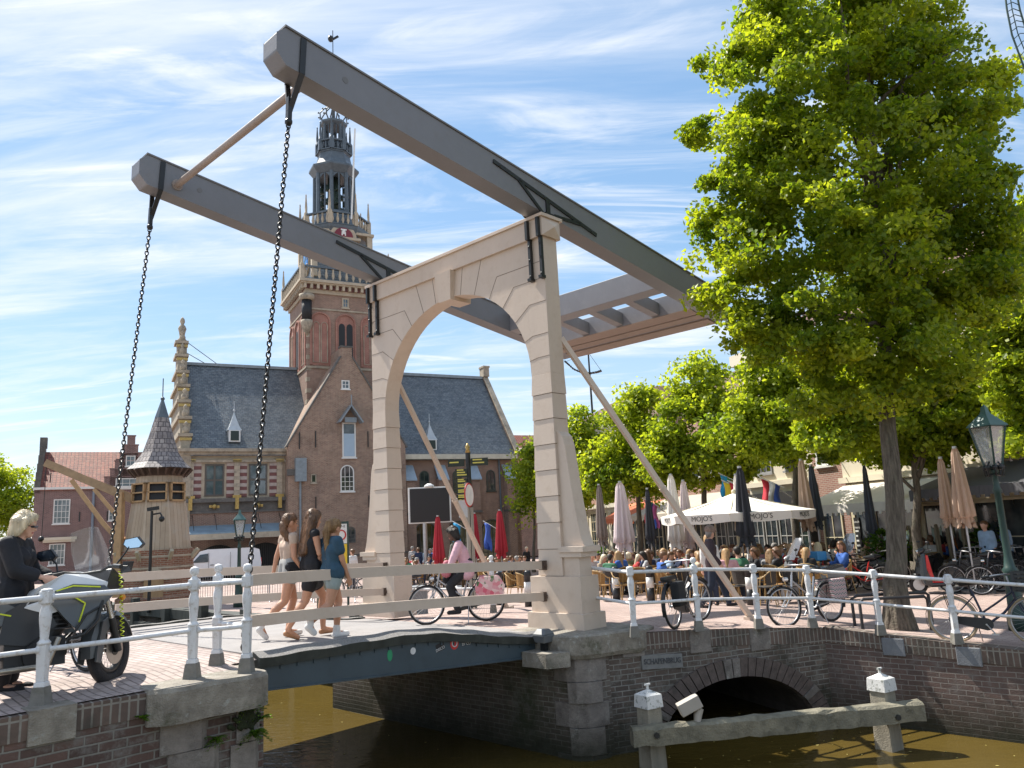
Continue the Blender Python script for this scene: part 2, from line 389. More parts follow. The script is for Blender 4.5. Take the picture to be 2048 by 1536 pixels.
ad = WN('ShaderNodeMath', operation='ADD'); WL(mz.outputs[0], ad.inputs[0]); ad.inputs[1].default_value = .12
dx = WN('ShaderNodeMath', operation='DIVIDE'); WL(sp.outputs[0], dx.inputs[0]); WL(ad.outputs[0], dx.inputs[1])
dy = WN('ShaderNodeMath', operation='DIVIDE'); WL(sp.outputs[1], dy.inputs[0]); WL(ad.outputs[0], dy.inputs[1])
cb = WN('ShaderNodeCombineXYZ'); WL(dx.outputs[0], cb.inputs[0]); WL(dy.outputs[0], cb.inputs[1])
def cloudlayer(rot, scl, off, ns, lo, hi, det=9., warp=.5):
    mp = WN('ShaderNodeMapping'); WL(cb.outputs[0], mp.inputs[0]); mp.inputs['Rotation'].default_value = (0, 0, rot); mp.inputs['Scale'].default_value = scl; mp.inputs['Location'].default_value = off
    n = WN('ShaderNodeTexNoise', Scale=ns, Detail=det, Roughness=.62, Distortion=warp); WL(mp.outputs[0], n.inputs[0])
    r = WN('ShaderNodeMapRange', interpolation_type='SMOOTHSTEP'); r.inputs[1].default_value = lo; r.inputs[2].default_value = hi; WL(n.outputs[0], r.inputs[0])
    return r.outputs[0]
c1 = cloudlayer(R(-36), (.30, .95, 1), (3.1, .4, 0), 1.25, .42, .69, warp=1.0)       # long cirrus bands
c2 = cloudlayer(R(-55), (.5, 2.2, 1), (1.7, 2.3, 0), 2.6, .45, .74, warp=1.5)    # fine wisps
c3 = cloudlayer(R(20), (.55, .55, 1), (4.2, 1.1, 0), .9, .32, .58, 3., .2)        # large patches
mul = WN('ShaderNodeMath', operation='MULTIPLY'); WL(c2, mul.inputs[0]); WL(c3, mul.inputs[1])
mul1 = WN('ShaderNodeMath', operation='MULTIPLY_ADD'); WL(c1, mul1.inputs[0]); mul1.inputs[1].default_value = .85
m3 = WN('ShaderNodeMath', operation='MULTIPLY'); WL(mul.outputs[0], m3.inputs[0]); m3.inputs[1].default_value = .75; WL(m3.outputs[0], mul1.inputs[2])
# a pale veil of thin cloud towards the horizon
hz = WN('ShaderNodeMapRange', interpolation_type='SMOOTHSTEP'); WL(sp.outputs[2], hz.inputs[0]); hz.inputs[1].default_value = 0; hz.inputs[2].default_value = .34; hz.inputs[3].default_value = .24; hz.inputs[4].default_value = 0.0
sm = WN('ShaderNodeMath', operation='ADD', use_clamp=True); WL(mul1.outputs[0], sm.inputs[0]); WL(hz.outputs[0], sm.inputs[1])
cl = WN('ShaderNodeMath', operation='MULTIPLY'); WL(sm.outputs[0], cl.inputs[0]); cl.inputs[1].default_value = .88
mix = WN('ShaderNodeMix', data_type='RGBA'); WL(cl.outputs[0], mix.inputs[0]); hsv = WN('ShaderNodeHueSaturation'); hsv.inputs['Saturation'].default_value = 1.5; hsv.inputs['Value'].default_value = 2.4; gm = WN('ShaderNodeGamma'); gm.inputs[1].default_value = .5; WL(sky.outputs[0], gm.inputs[0]); WL(gm.outputs[0], hsv.inputs['Color']); WL(hsv.outputs[0], mix.inputs[6]); mix.inputs[7].default_value = (6.2, 6.4, 6.7, 1)
SKYMIX = mix
bg = WN('ShaderNodeBackground'); WL(mix.outputs[2], bg.inputs[0]); bg.inputs[1].default_value = .10
wo = WN('ShaderNodeOutputWorld'); WL(bg.outputs[0], wo.inputs[0])
sl = bpy.data.lights.new('sun', 'SUN'); sl.energy = 5.0; sl.angle = R(.53); sl.color = (1, .94, .84)
so = bpy.data.objects.new('sun', sl); C.objects.link(so)
sd = Vector((math.sin(SUN_AZ)*math.cos(SUN_EL), math.cos(SUN_AZ)*math.cos(SUN_EL), math.sin(SUN_EL)))
so.rotation_euler = sd.to_track_quat('Z', 'Y').to_euler(); so.location = (0, 0, 60)
cd = bpy.data.cameras.new('camera'); cd.sensor_width = 36; cd.lens = FPX/2048*36; cd.clip_end = 3000; cd.clip_start = .05
co = bpy.data.objects.new('camera', cd); C.objects.link(co)
co.matrix_world = Matrix(((RT[0], UP[0], -FW[0], 0), (RT[1], UP[1], -FW[1], 0), (RT[2], UP[2], -FW[2], CAMZ), (0, 0, 0, 1)))
sc.camera = co
sc.view_settings.view_transform = 'Standard'; sc.view_settings.look = 'None'; sc.view_settings.exposure = 0.80; sc.view_settings.gamma = 1
sc.cycles.max_bounces = 8; sc.cycles.transparent_max_bounces = 12; sc.cycles.caustics_reflective = False; sc.cycles.caustics_refractive = False
# ------------------------------------------------------------------ ground, water, quays
TH = math.atan2(BA[1], BA[0])                    # bridge frame: x along the bridge, y = -l
def sheet(name, mat, lrows, start, ts, sign, kind='structure'):
    vs = []; fs = []
    for l in lrows:
        for t in ts:
            p = BW(start(l)+sign*t, l); vs.append((p[0], p[1], gz(p[0], p[1])))
    k = len(ts)
    for i in range(len(lrows)-1):
        for j in range(k-1):
            q = [i*k+j, i*k+j+1, (i+1)*k+j+1, (i+1)*k+j]; fs.append(q if sign < 0 else q[::-1])
    mb = MB(); mb.add(vs, fs); o = mb.build(name, mat)
    return tag(o, kind=kind)
def bank(l):
    if l <= -5.7: return 1.0
    if l <= .55: return -.58
    if l <= 1.0: return -.58+(l-.55)/.45*.5
    if l <= 2.75: return -.08+(l-1)/1.75*3.66
    return 3.60
LR = [-400, -150, -80, -50, -35, -25, -18, -14, -11, -9, -7.5, -6.5, -5.701, -5.7]+[-5.2+.4*i for i in range(14)]+[.55, .75, 1.0, 1.35, 1.7, 2.05, 2.4, 2.75, 3.2, 3.7, 4.3, 5, 6, 7.5, 9, 12, 16, 22, 30, 45, 80, 200, 400]
TS = [.0, .15, .4, .8, 1.2, 1.7, 2.2, 2.8, 3.5, 4.2, 5, 6, 7, 8.5, 10, 12, 15, 20, 30, 50, 90, 200, 600]
sheet('ground', paving, LR, bank, TS, 1)
sheet('road', paving2, [-400, -150, -60, -30, -15, -8, -6, -4.8, -3.5, -2, -1.2, -.8, -.5, -.2, .0, .12, .121, .3, .5, .66], lambda l: -5.22 if l < .1205 else -5.62, [0, .3, .6, 1, 1.4, 1.8, 2.4, 3.2, 5, 9, 20, 60, 200, 600], -1)
m, N, L, out = nodes('canal_water')
b = N('ShaderNodeBsdfPrincipled', Roughness=.02); b.inputs['IOR'].default_value = 1.33
tc_ = N('ShaderNodeTexCoord'); n1 = N('ShaderNodeTexNoise', Scale=.35, Detail=4.); L(tc_.outputs['Object'], n1.inputs[0])
mx = N('ShaderNodeMix', data_type='RGBA'); mx.inputs[6].default_value = (.060, .042, .010, 1); mx.inputs[7].default_value = (.118, .082, .020, 1); L(n1.outputs[0], mx.inputs[0]); L(mx.outputs[2], b.inputs['Base Color'])
n2 = N('ShaderNodeTexNoise', Scale=3.2, Detail=3., Distortion=.6); mp_ = N('ShaderNodeMapping'); mp_.inputs['Rotation'].default_value = (0, 0, .5); mp_.inputs['Scale'].default_value = (1, 2.2, 1); L(tc_.outputs['Object'], mp_.inputs[0]); L(mp_.outputs[0], n2.inputs[0])
bp_ = N('ShaderNodeBump', Strength=.32, Distance=.03); L(n2.outputs[0], bp_.inputs['Height']); L(bp_.outputs[0], b.inputs['Normal']); L(b.outputs[0], out.inputs[0])
water_m = m
WZ = -1.75
mb = MB(); q = [BW(-9, -300), BW(-9, 60), BW(9, 60), BW(9, -300)]
q = [BW(-60, .2), BW(-60, 60), BW(9, 60), BW(9, -300), BW(-5.3, -300), BW(-5.3, .2)]
mb.add([(p[0], p[1], WZ) for p in q], [tuple(range(6))[::-1] if False else tuple(range(6))])
tag(mb.build('water', water_m), kind='structure')

# --- right bank wall with the culvert arch
qw = thing('quay_wall', 'dark brick canal wall with granite corner, small culvert arch and carved name stone under the bridge gate', 'wall', BO, TH)
def LW(a, l, z): return V(a, -l, z)
def wallstrip(mb, pts, z0, zf, m=0, n=1):
    for (a0, l0), (a1, l1) in zip(pts[:-1], pts[1:]):
        for i in range(n):
            t0, t1 = i/n, (i+1)/n
            A0, L0, A1, L1 = a0+(a1-a0)*t0, l0+(l1-l0)*t0, a0+(a1-a0)*t1, l0+(l1-l0)*t1
            mb.add([LW(A0, L0, z0), LW(A1, L1, z0), LW(A1, L1, zf(A1, L1)), LW(A0, L0, zf(A0, L0))], [(0, 1, 2, 3)], m)
gtop = lambda a, l: gz(*BW(a, l)[:2])-.012
mb = MB(); wallstrip(mb, [(1.0, -60), (1.0, -5.7), (-.58, -5.7), (-.58, .5)], -3, lambda a, l: gtop(a, l)-.02, n=4)
wallstrip(mb, [(-.58, .5), (-.56, .70), (-.44, .86), (-.26, .95), (-.05, 1.0)], -3, lambda a, l: -.3)
mb.build('under_bridge_wall', quay_brick2, qw)
P1, P2 = V(-.05, 1.0), V(3.62, 2.75); WLn = np.linalg.norm(P2-P1); wd = (P2-P1)/WLn; wn = V(wd[1], -wd[0])   # wn: towards the square
wn = V(-wd[1], wd[0]);  wn = wn if wn@V(1, -1) > 0 else -wn
def WP(s, d, z): p = P1+wd*s+wn*d; return LW(p[0], p[1], z)
SC_, SW_, ZS_, ZC_ = 2.22, 1.52, -1.9, -.88
def intr(s):
    t = (s-SC_)/SW_
    return None if abs(t) >= 1 else ZS_+(ZC_-ZS_)*math.sqrt(1-t*t)
ss = sorted(set(list(np.linspace(0, WLn, 30))+list(SC_+SW_*np.cos(np.linspace(0, pi, 33)))))
TOPB = lambda s: gtop(*(P1+wd*s))
mb = MB()
for s0, s1 in zip(ss[:-1], ss[1:]):
    z0, z1 = (intr(s) for s in (s0, s1)); inside = abs((s0+s1)/2-SC_) < SW_
    b0 = (z0 if z0 is not None else ZS_) if inside else -3; b1 = (z1 if z1 is not None else ZS_) if inside else -3
    mb.add([WP(s0, 0, b0), WP(s1, 0, b1), WP(s1, 0, TOPB(s1)-.25), WP(s0, 0, TOPB(s0)-.25)], [(0, 1, 2, 3)])
mb.build('arch_wall', quay_brick, qw)
mb = MB()
for s0, s1 in zip(ss[:-1], ss[1:]):
    mb.add([WP(s0, -.012, TOPB(s0)-.25), WP(s1, -.012, TOPB(s1)-.25), WP(s1, -.012, TOPB(s1)), WP(s0, -.012, TOPB(s0))], [(0, 1, 2, 3)])
    mb.add([WP(s0, -.012, TOPB(s0)-.25), WP(s1, -.012, TOPB(s1)-.25), WP(s1, 0, TOPB(s1)-.25), WP(s0, 0, TOPB(s0)-.25)], [(3, 2, 1, 0)])
    mb.add([WP(s0, -.012, TOPB(s0)), WP(s1, -.012, TOPB(s1)), WP(s1, .3, TOPB(s1)+.016), WP(s0, .3, TOPB(s0)+.016)], [(0, 1, 2, 3)])
mb.build('soldier_course', soldier, qw)
mb = MB(); th = np.linspace(pi*.02, pi*.98, 34)
for i in range(33):
    def rp(t, r, d):
        return WP(SC_+(SW_+r)*math.cos(t), d, ZS_+(ZC_-ZS_+r*.95)*math.sin(t))
    g = .018; t0, t1 = th[i]+g*.3, th[i+1]-g*.3; k = 1 if i in (5, 16, 17, 27) else 0; pr = -.045-(.02 if k else 0)
    mb.hexa([rp(t0, 0, pr), rp(t1, 0, pr), rp(t1, .30, pr), rp(t0, .30, pr)], [rp(t0, 0, .2), rp(t1, 0, .2), rp(t1, .30, .2), rp(t0, .30, .2)], k)
mb.build('arch_ring', [M('arch_brick', (.11, .085, .075), .85, .35, 9, bump=.4, spot=(.06, .06, .05)), granite2], qw)
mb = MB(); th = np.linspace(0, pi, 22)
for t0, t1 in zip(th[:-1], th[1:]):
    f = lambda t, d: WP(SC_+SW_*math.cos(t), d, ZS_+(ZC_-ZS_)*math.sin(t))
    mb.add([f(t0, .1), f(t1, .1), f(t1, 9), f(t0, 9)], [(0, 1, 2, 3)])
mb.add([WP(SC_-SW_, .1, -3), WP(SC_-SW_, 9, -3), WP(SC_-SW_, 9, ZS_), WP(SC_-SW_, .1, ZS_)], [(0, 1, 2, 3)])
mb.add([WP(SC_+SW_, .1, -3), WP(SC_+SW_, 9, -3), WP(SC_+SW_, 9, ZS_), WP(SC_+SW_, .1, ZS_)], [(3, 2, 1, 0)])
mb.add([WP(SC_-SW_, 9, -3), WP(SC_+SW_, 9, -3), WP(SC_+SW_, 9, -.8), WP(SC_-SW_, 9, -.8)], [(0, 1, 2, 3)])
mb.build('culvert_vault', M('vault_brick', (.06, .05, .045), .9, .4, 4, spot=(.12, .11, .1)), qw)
# granite blocks let into the soldier course below the railing posts
for s in (.42, 1.62, 2.75):
    mb = MB(); mb.hexa([WP(s-.19, -.03, TOPB(s)-.34), WP(s+.19, -.03, TOPB(s)-.34), WP(s+.19, .2, TOPB(s)-.34), WP(s-.19, .2, TOPB(s)-.34)],
            [WP(s-.19, -.03, TOPB(s)+.008), WP(s+.19, -.03, TOPB(s)+.008), WP(s+.19, .2, TOPB(s)+.02), WP(s-.19, .2, TOPB(s)+.02)])
    mb.build('post_block', granite2, qw, bevel=.012)
# far run of the right bank, towards the right edge of the view
mb = MB(); wallstrip(mb, [(3.62, 2.75), (3.62, 40)], -3, lambda a, l: gtop(a, l)-.22, n=40); mb.build('long_wall', BRK('long_wall_brick', (.115, .078, .068), (.165, .108, .092), (.27, .24, .215), .23, .077, .008, spot=(.07, .06, .055), samt=.7, sscale=.9, bump=.7, patch=(.19, .165, .15), wet=(-1.7, -1.1, .8)), qw)
mb = MB(); wl2 = [(3.607, 2.75), (3.607, 40)]
for i in range(60):
    l0, l1 = 2.75+i*.4, 2.75+(i+1)*.4; z0, z1 = gtop(3.6, l0), gtop(3.6, l1)
    mb.hexa([LW(3.600, l0, z0-.22), LW(3.600, l1, z1-.22), LW(3.64, l1, z1-.22), LW(3.64, l0, z0-.22)], [LW(3.600, l0, z0+.018), LW(3.600, l1, z1+.018), LW(3.85, l1, z1+.022), LW(3.85, l0, z0+.022)])
mb.build('long_soldier_course', soldier, qw)
for l in (3.86, 4.93, 6.0, 7.1):
    z = gtop(3.6, l); mb = MB(); mb.hexa([LW(3.585, l-.17, z-.29), LW(3.585, l+.17, z-.29), LW(3.8, l+.17, z-.29), LW(3.8, l-.17, z-.29)], [LW(3.585, l-.17, z-.02), LW(3.585, l+.17, z-.02), LW(3.8, l+.17, z-.02), LW(3.8, l-.17, z-.02)])
    mb.build('post_block', bluestone, qw, bevel=.012)
# granite corner pier, rounded cap
corner = [(-.60, .45), (-.60, .62), (-.56, .76), (-.44, .90), (-.26, .98), (-.05, 1.02)]
z = -3.0; i = 0
while z < -.36:
    h = (.30, .38, .34)[i % 3]; z1 = min(z+h, -.33); g = .02 if i % 2 else .05
    out_ = [(a-g*.8, l+g*.6) for a, l in corner]
    if i % 2: out_ = [(out_[0][0], .36)]+out_[1:-1]+[(-.14, 1.0+g)]
    else: out_ = out_[1:-2]+[(-.27, .975+g)]
    poly = out_+[(-.1, .8), (-.3, .4)]
    mb = MB(); mb.prism(poly, lambda a, l, z=z: LW(a, l, z+.004), lambda a, l, z=z1: LW(a, l, z-.004)); mb.build('corner_stone', granite2, qw, bevel=.014)
    z = z1; i += 1
cap = [(-.70, -.62), (-.70, .55), (-.66, .76), (-.52, .95), (-.3, 1.07), (.02, 1.13), (.42, 1.33), (.9, 1.2), (.9, -.62)]
mb = MB(); mb.prism(cap, lambda a, l: LW(a*.97, l*.97, -.33), lambda a, l: LW(a, l, -.27)); mb.prism(cap, lambda a, l: LW(a, l, -.27), lambda a, l: LW(a, l, -.015))
mb.prism([(a*.985, l*.985) for a, l in cap], lambda a, l: LW(a, l, -.016), lambda a, l: LW(a*.98, l*.98, .006))
mb.build('cap_stone', granite, qw)
mb = MB(); mb.prism([(-1.02, .1), (-1.02, .62), (-.69, .80), (-.69, .1)], lambda a, l: LW(a, l, -.42), lambda a, l: LW(a, l, -.21)); mb.build('bearing_stone', granite, qw, bevel=.02)
mb = MB(); zz = -.37
mb.hexa([WP(.54, -.035, -.60), WP(1.26, -.035, -.64), WP(1.26, .05, -.64), WP(.54, .05, -.60)], [WP(.54, -.035, zz-.02), WP(1.26, -.035, zz-.06), WP(1.26, .05, zz-.06), WP(.54, .05, zz-.02)])
ns = mb.build('name_stone', M('name_stone_grey', (.20, .20, .195), .8, .25, 6, spot=(.08, .08, .07), samt=.6), qw, bevel=.008)
ang = math.atan2(-wd[1], wd[0])
p = WP(.90, -.042, -.505); lettering('SCHAPENBRUG', .115, M('worn_letter', (.075, .078, .085), .8, .4, 14), ns, p, (pi/2, R(3), ang), bold=.001, sx=.82)

# --- left bank wall
lw = thing('quay_wall', 'old left canal wall of dark red brick with granite cap and ferns at its corner', 'wall', BO, TH)
LB_ = BRK('left_quay_brick', (.085, .055, .047), (.145, .088, .072), (.22, .205, .18), .25, .082, .010, spot=(.035, .033, .028), samt=.9, sscale=1.7, bump=1., patch=(.20, .19, .175), wet=(-1.7, -1.1, .8))
mb = MB(); wallstrip(mb, [(-40, .70), (-5.60, .70)], -3, lambda a, l: .05, n=1)
wallstrip(mb, [(-5.60, .70), (-5.60, .16), (-5.22, .12), (-5.22, -60)], -3, lambda a, l: .2, n=1); mb.build('brick_face', LB_, lw)
mb = MB()
for i in range(40):
    a0, a1 = -6.72-i*.4, -6.72-(i+1)*.4
    mb.hexa([LW(a1, .712, .05), LW(a0, .712, .05), LW(a0, .5, .05), LW(a1, .5, .05)], [LW(a1, .712, .262), LW(a0, .712, .262), LW(a0, .45, .282), LW(a1, .45, .282)])
mb.build('soldier_course', soldier, lw)
ct = [(-6.74, .74), (-6.62, .86), (-6.45, .90), (-6.2, .86), (-5.85, .90), (-5.66, .90), (-5.56, .84), (-5.53, .74), (-5.53, .14), (-5.9, -.3), (-6.5, .1), (-6.74, .5)]
mb = MB(); g_ = np.random.default_rng(5); mb.prism(ct, lambda a, l: LW(a, l, -.04), lambda a, l: LW(a, l, .25)); mb.prism(ct, lambda a, l: LW(a, l, .25), lambda a, l: LW(-6.1+(a+6.1)*.975, .35+(l-.35)*.965, .289)); mb.build('cap_stone', granite, lw)
mb = MB()
for i in range(6):
    a0, a1 = ((-6.60, -6.15), (-6.52, -6.02))[i % 2]; z0 = -.045-.29*(i+1); mb.prism([(a0, .715), (a0+.12, .75), (a1-.07, .77), (a1, .715), (a1, .5), (a0, .5)], lambda a, l: LW(a, l, z0+.004), lambda a, l: LW(a, l, z0+.286))
mb.build('granite_pilaster', granite2, lw)
mb = MB()
for i in range(6):
    z0 = -.045-.34*(i+1); d = .06*(i % 2); mb.prism([(-5.84-d, .725), (-5.64, .74), (-5.58, .68), (-5.58, .2-d), (-5.8, .2)], lambda a, l: LW(a, l, z0+.004), lambda a, l: LW(a, l, z0+.336))
mb.build('granite_corner', granite2, lw)
mb = MB(); mb.prism([(-7.72, .735), (-7.34, .735), (-7.34, .45), (-7.72, .45)], lambda a, l: LW(a, l, .0), lambda a, l: LW(a, l, .286)); mb.build('post_block', granite, lw, bevel=.015)
# ferns and moss rooted in the joints
fern_m = LEAF('fern_leaf', (.03, .09, .012), (.12, .21, .03), (2.4, 2.2, .8)); moss_m = M('dark_moss', (.022, .030, .010), .95, .5, 20, bump=1., bscale=60)
def fern(a, l, z, n, ln, label, g):
    p = BW(a, l, z); t = thing('fern', label, 'fern', p, TH); vs = []; fs = []
    for i in range(n):
        az = g.uniform(-1.5, 1.5)-pi/2; up = g.uniform(-.2, .8); d = V(math.cos(az), math.sin(az), up); d = nrm(d); s = nrm(np.cross(d, V(0, 0, 1))); L_ = ln*g.uniform(.5, 1.2)
        for k in range(7):
            f = k/7; c = d*L_*f+V(0, 0, -L_*.55*f*f); w = L_*.22*(1-f)*.9+.008
            for e in (-1, 1):
                b0 = len(vs); q = s*e; vs += [c, c+q*w*.6+d*.02, c+q*w+d*.035+V(0, 0, -.01), c+q*w*.5-d*.012]; fs.append((b0, b0+1, b0+2, b0+3))
    rawmesh('fronds', np.array(vs), np.array(fs), fern_m, t, False, g.random(len(fs)))
    return t
g_ = np.random.default_rng(8)
fern(-6.06, .73, -.28, 14, .16, 'small green fern growing from the pilaster joint of the left wall', g_)
fern(-5.72, .74, -.02, 26, .20, 'larger fern tuft hanging just under the granite cap at the wall corner', g_)
fern(-5.66, .74, -.30, 22, .20, 'fern tuft low on the wall corner above a moss patch', g_)
fern(-5.57, .72, -.18, 9, .13, 'yellow green sprig at the very edge of the left wall corner', g_)
fern(-6.78, .72, .06, 8, .09, 'tiny fern beside the granite block of the left wall', g_)
mp_ = thing('moss_patch', 'dark ragged moss patch on the corner of the left wall', 'moss', BW(-5.74, .735, -.16), TH); mb = MB()
for i in range(46): mb.ball((g_.normal()*.075, -.005, g_.normal()*.09), g_.uniform(.015, .038), 6)
for i in range(22): mb.ball((g_.uniform(-.05, .17), -.01, -.02+g_.normal()*.022), g_.uniform(.012, .03), 6)
remesh(mb, 'moss', moss_m, mp_, .012, 2)

# ------------------------------------------------------------------ the drawbridge
db = thing('drawbridge', 'cream timber drawbridge with arched gate, two tilted grey balance beams and hanging chains', 'drawbridge', BO, TH)
CL, HO, HI = -2.415, 2.555, 2.115     # gate centre line, half widths outside and inside
gate = MB()
def gbox(a0, a1, l0, l1, z0, z1, m=0): gate.box(a0, a1, -l1, -l0, z0, z1, m)
D = .36
for sgn in (1, -1):
    def lb(a0, a1, l0, l1, z0, z1, m=0):                     # l measured outwards from the gate centre
        q = sorted((CL+sgn*l0, CL+sgn*l1)); gbox(a0, a1, q[0], q[1], z0, z1, m)
    lb(-.10, D+.10, HI-.30, HO+.46, 0, .25); lb(-.05, D+.05, HI-.24, HO+.40, .25, .82)
    # stacked boards of the shaft, each flaring a few millimetres at its foot
    z = .82; i = 0
    while z < 4.19:
        h = min(.432, 4.2-z); w0 = .075*(1-(z-.82)/3.4); w1 = .075*(1-(z+h-.82)/3.4)
        c0, c1 = CL+sgn*(HI-w0-.012), CL+sgn*(HO+.010); d0, d1 = CL+sgn*(HI-w1), CL+sgn*HO
        f = lambda l0, l1, e, zz: [(-e, -l0, zz), (D+e, -l0, zz), (D+e, -l1, zz), (-e, -l1, zz)]
        gate.hexa(f(c0, c1, .010, z+.007), f(d0, d1, .0, z+h), 0) if sgn < 0 else gate.hexa(f(c1, c0, .010, z+.007), f(d1, d0, .0, z+h), 0)
        q = sorted((CL+sgn*(HI-w0+.02), CL+sgn*(HO-.02))); gbox(.02, D-.02, q[0], q[1], z-.01, z+.02, 1)
        z += h; i += 1
    # pedestal and curved buttress outside the leg
    lb(.03, D-.03, HO, HO+.34, .82, 1.12); lb(-.02, D+.02, HO-.03, HO+.43, 1.12, 1.20); lb(-.045, D+.045, HO-.03, HO+.49, 1.20, 1.29)
    prof = [(0, 1.29), (.47, 1.29)]+[(.47-.24*sstep(t*.5)*1.9-.02*t, 1.29+1.62*t) for t in (.1, .2, .32, .45, .6, .8, 1)]
    prof = [(0, 1.29), (.44, 1.29), (.385, 1.45), (.335, 1.68), (.285, 1.98), (.235, 2.35), (.19, 2.75), (.165, 2.95), (.12, 3.1), (.04, 3.18), (0, 3.19)]
    gate.prism(prof, lambda u, v: V(.05, -(CL+sgn*(HO+u)), v), lambda u, v: V(D-.05, -(CL+sgn*(HO+u)), v))
# arched head
ZSp, ZCr, ZL = 4.2, 6.14, 6.64
th = np.linspace(pi, 0, 29); arc = [(CL+HI*math.cos(t), ZSp+(ZCr-ZSp)*math.sin(t)) for t in th]
for (l0, z0), (l1, z1) in zip(arc[:-1], arc[1:]):
    for a, k in ((0., (0, 1, 2, 3)), (D, (3, 2, 1, 0))):
        gate.add([(a, -l0, z0), (a, -l1, z1), (a, -l1, ZL), (a, -l0, ZL)], [k])
    gate.add([(0, -l0, z0), (D, -l0, z0), (D, -l1, z1), (0, -l1, z1)], [(0, 1, 2, 3)])
for sgn in (1, -1):
    q = sorted((CL+sgn*HI, CL+sgn*HO)); gbox(0, D, q[0], q[1], ZSp, ZL)
gbox(-.06, D+.06, CL-HO-.05, CL+HO+.05, ZL, 6.98); gbox(-.10, D+.10, CL-HO-.09, CL+HO+.09, 6.98, 7.04)
for sgn in (1, -1):                                           # pyramid ends of the lintel
    c = CL+sgn*(HO+.05); gate.add([(-.06, -c, ZL), (D+.06, -c, ZL), (D+.06, -c, 6.98), (-.06, -c, 6.98), (D/2, -(c+sgn*.09), 6.81)], [(0, 1, 4), (1, 2, 4), (2, 3, 4), (3, 0, 4)])
# joints of the mock masonry: fine dark lines on the front of the head
def jl(p, q, w=.012): gate.bar((-.001, -p[0], p[1]), (-.001, -q[0], q[1]), w, .006, 1, up=V(1, 0, 0))
for sgn in (1, -1):
    for t, r in ((80, 0), (69, 0), (57, 1), (45, 1), (32, 1), (19, 1), (8, 1)):
        t = R(t); p = (CL+sgn*HI*math.cos(t), ZSp+(ZCr-ZSp)*math.sin(t))
        nx, nz = math.cos(t)/HI, math.sin(t)/(ZCr-ZSp); k = math.hypot(nx, nz); nx, nz = nx/k, nz/k
        if r == 0: s_ = (ZL-p[1])/nz; jl(p, (p[0]+sgn*nx*s_, ZL))
        else:
            s_ = .44 if t > .5 else .2; q = (p[0]+sgn*nx*s_, p[1]+nz*s_); jl(p, q); jl(q, (CL+sgn*(HO-.005), q[1]))
gate.prism([(-.17, 6.06), (.17, 6.06), (.24, ZL), (-.24, ZL)], lambda u, v: V(-.13 if v > 6.3 else -.09, -(CL+u), v), lambda u, v: V(D+.09, -(CL+u), v))
gate_o = gate.build('gate', [cream, cream_dark], db, bevel=.006)
for sgn in (1, -1):
    for u in (2.30, 2.56-.0):
        l = CL+sgn*(u-.02); mb = MB(); mb.box(-.13, -.065, -l-.027, -l+.027, ZL-.02, 6.97); mb.box(-.072, -.012, -l-.027, -l+.027, 5.88, ZL+.05)
        for zz in (5.95, 6.25, 6.5, 6.8): mb.ball((-.10 if zz > 6.6 else -.06, -l, zz), .028, 8)
        mb.box(-.12, -.01, -l-.05, -l+.03, 5.86, 5.91); mb.build('iron_strap', ironblk, gate_o)
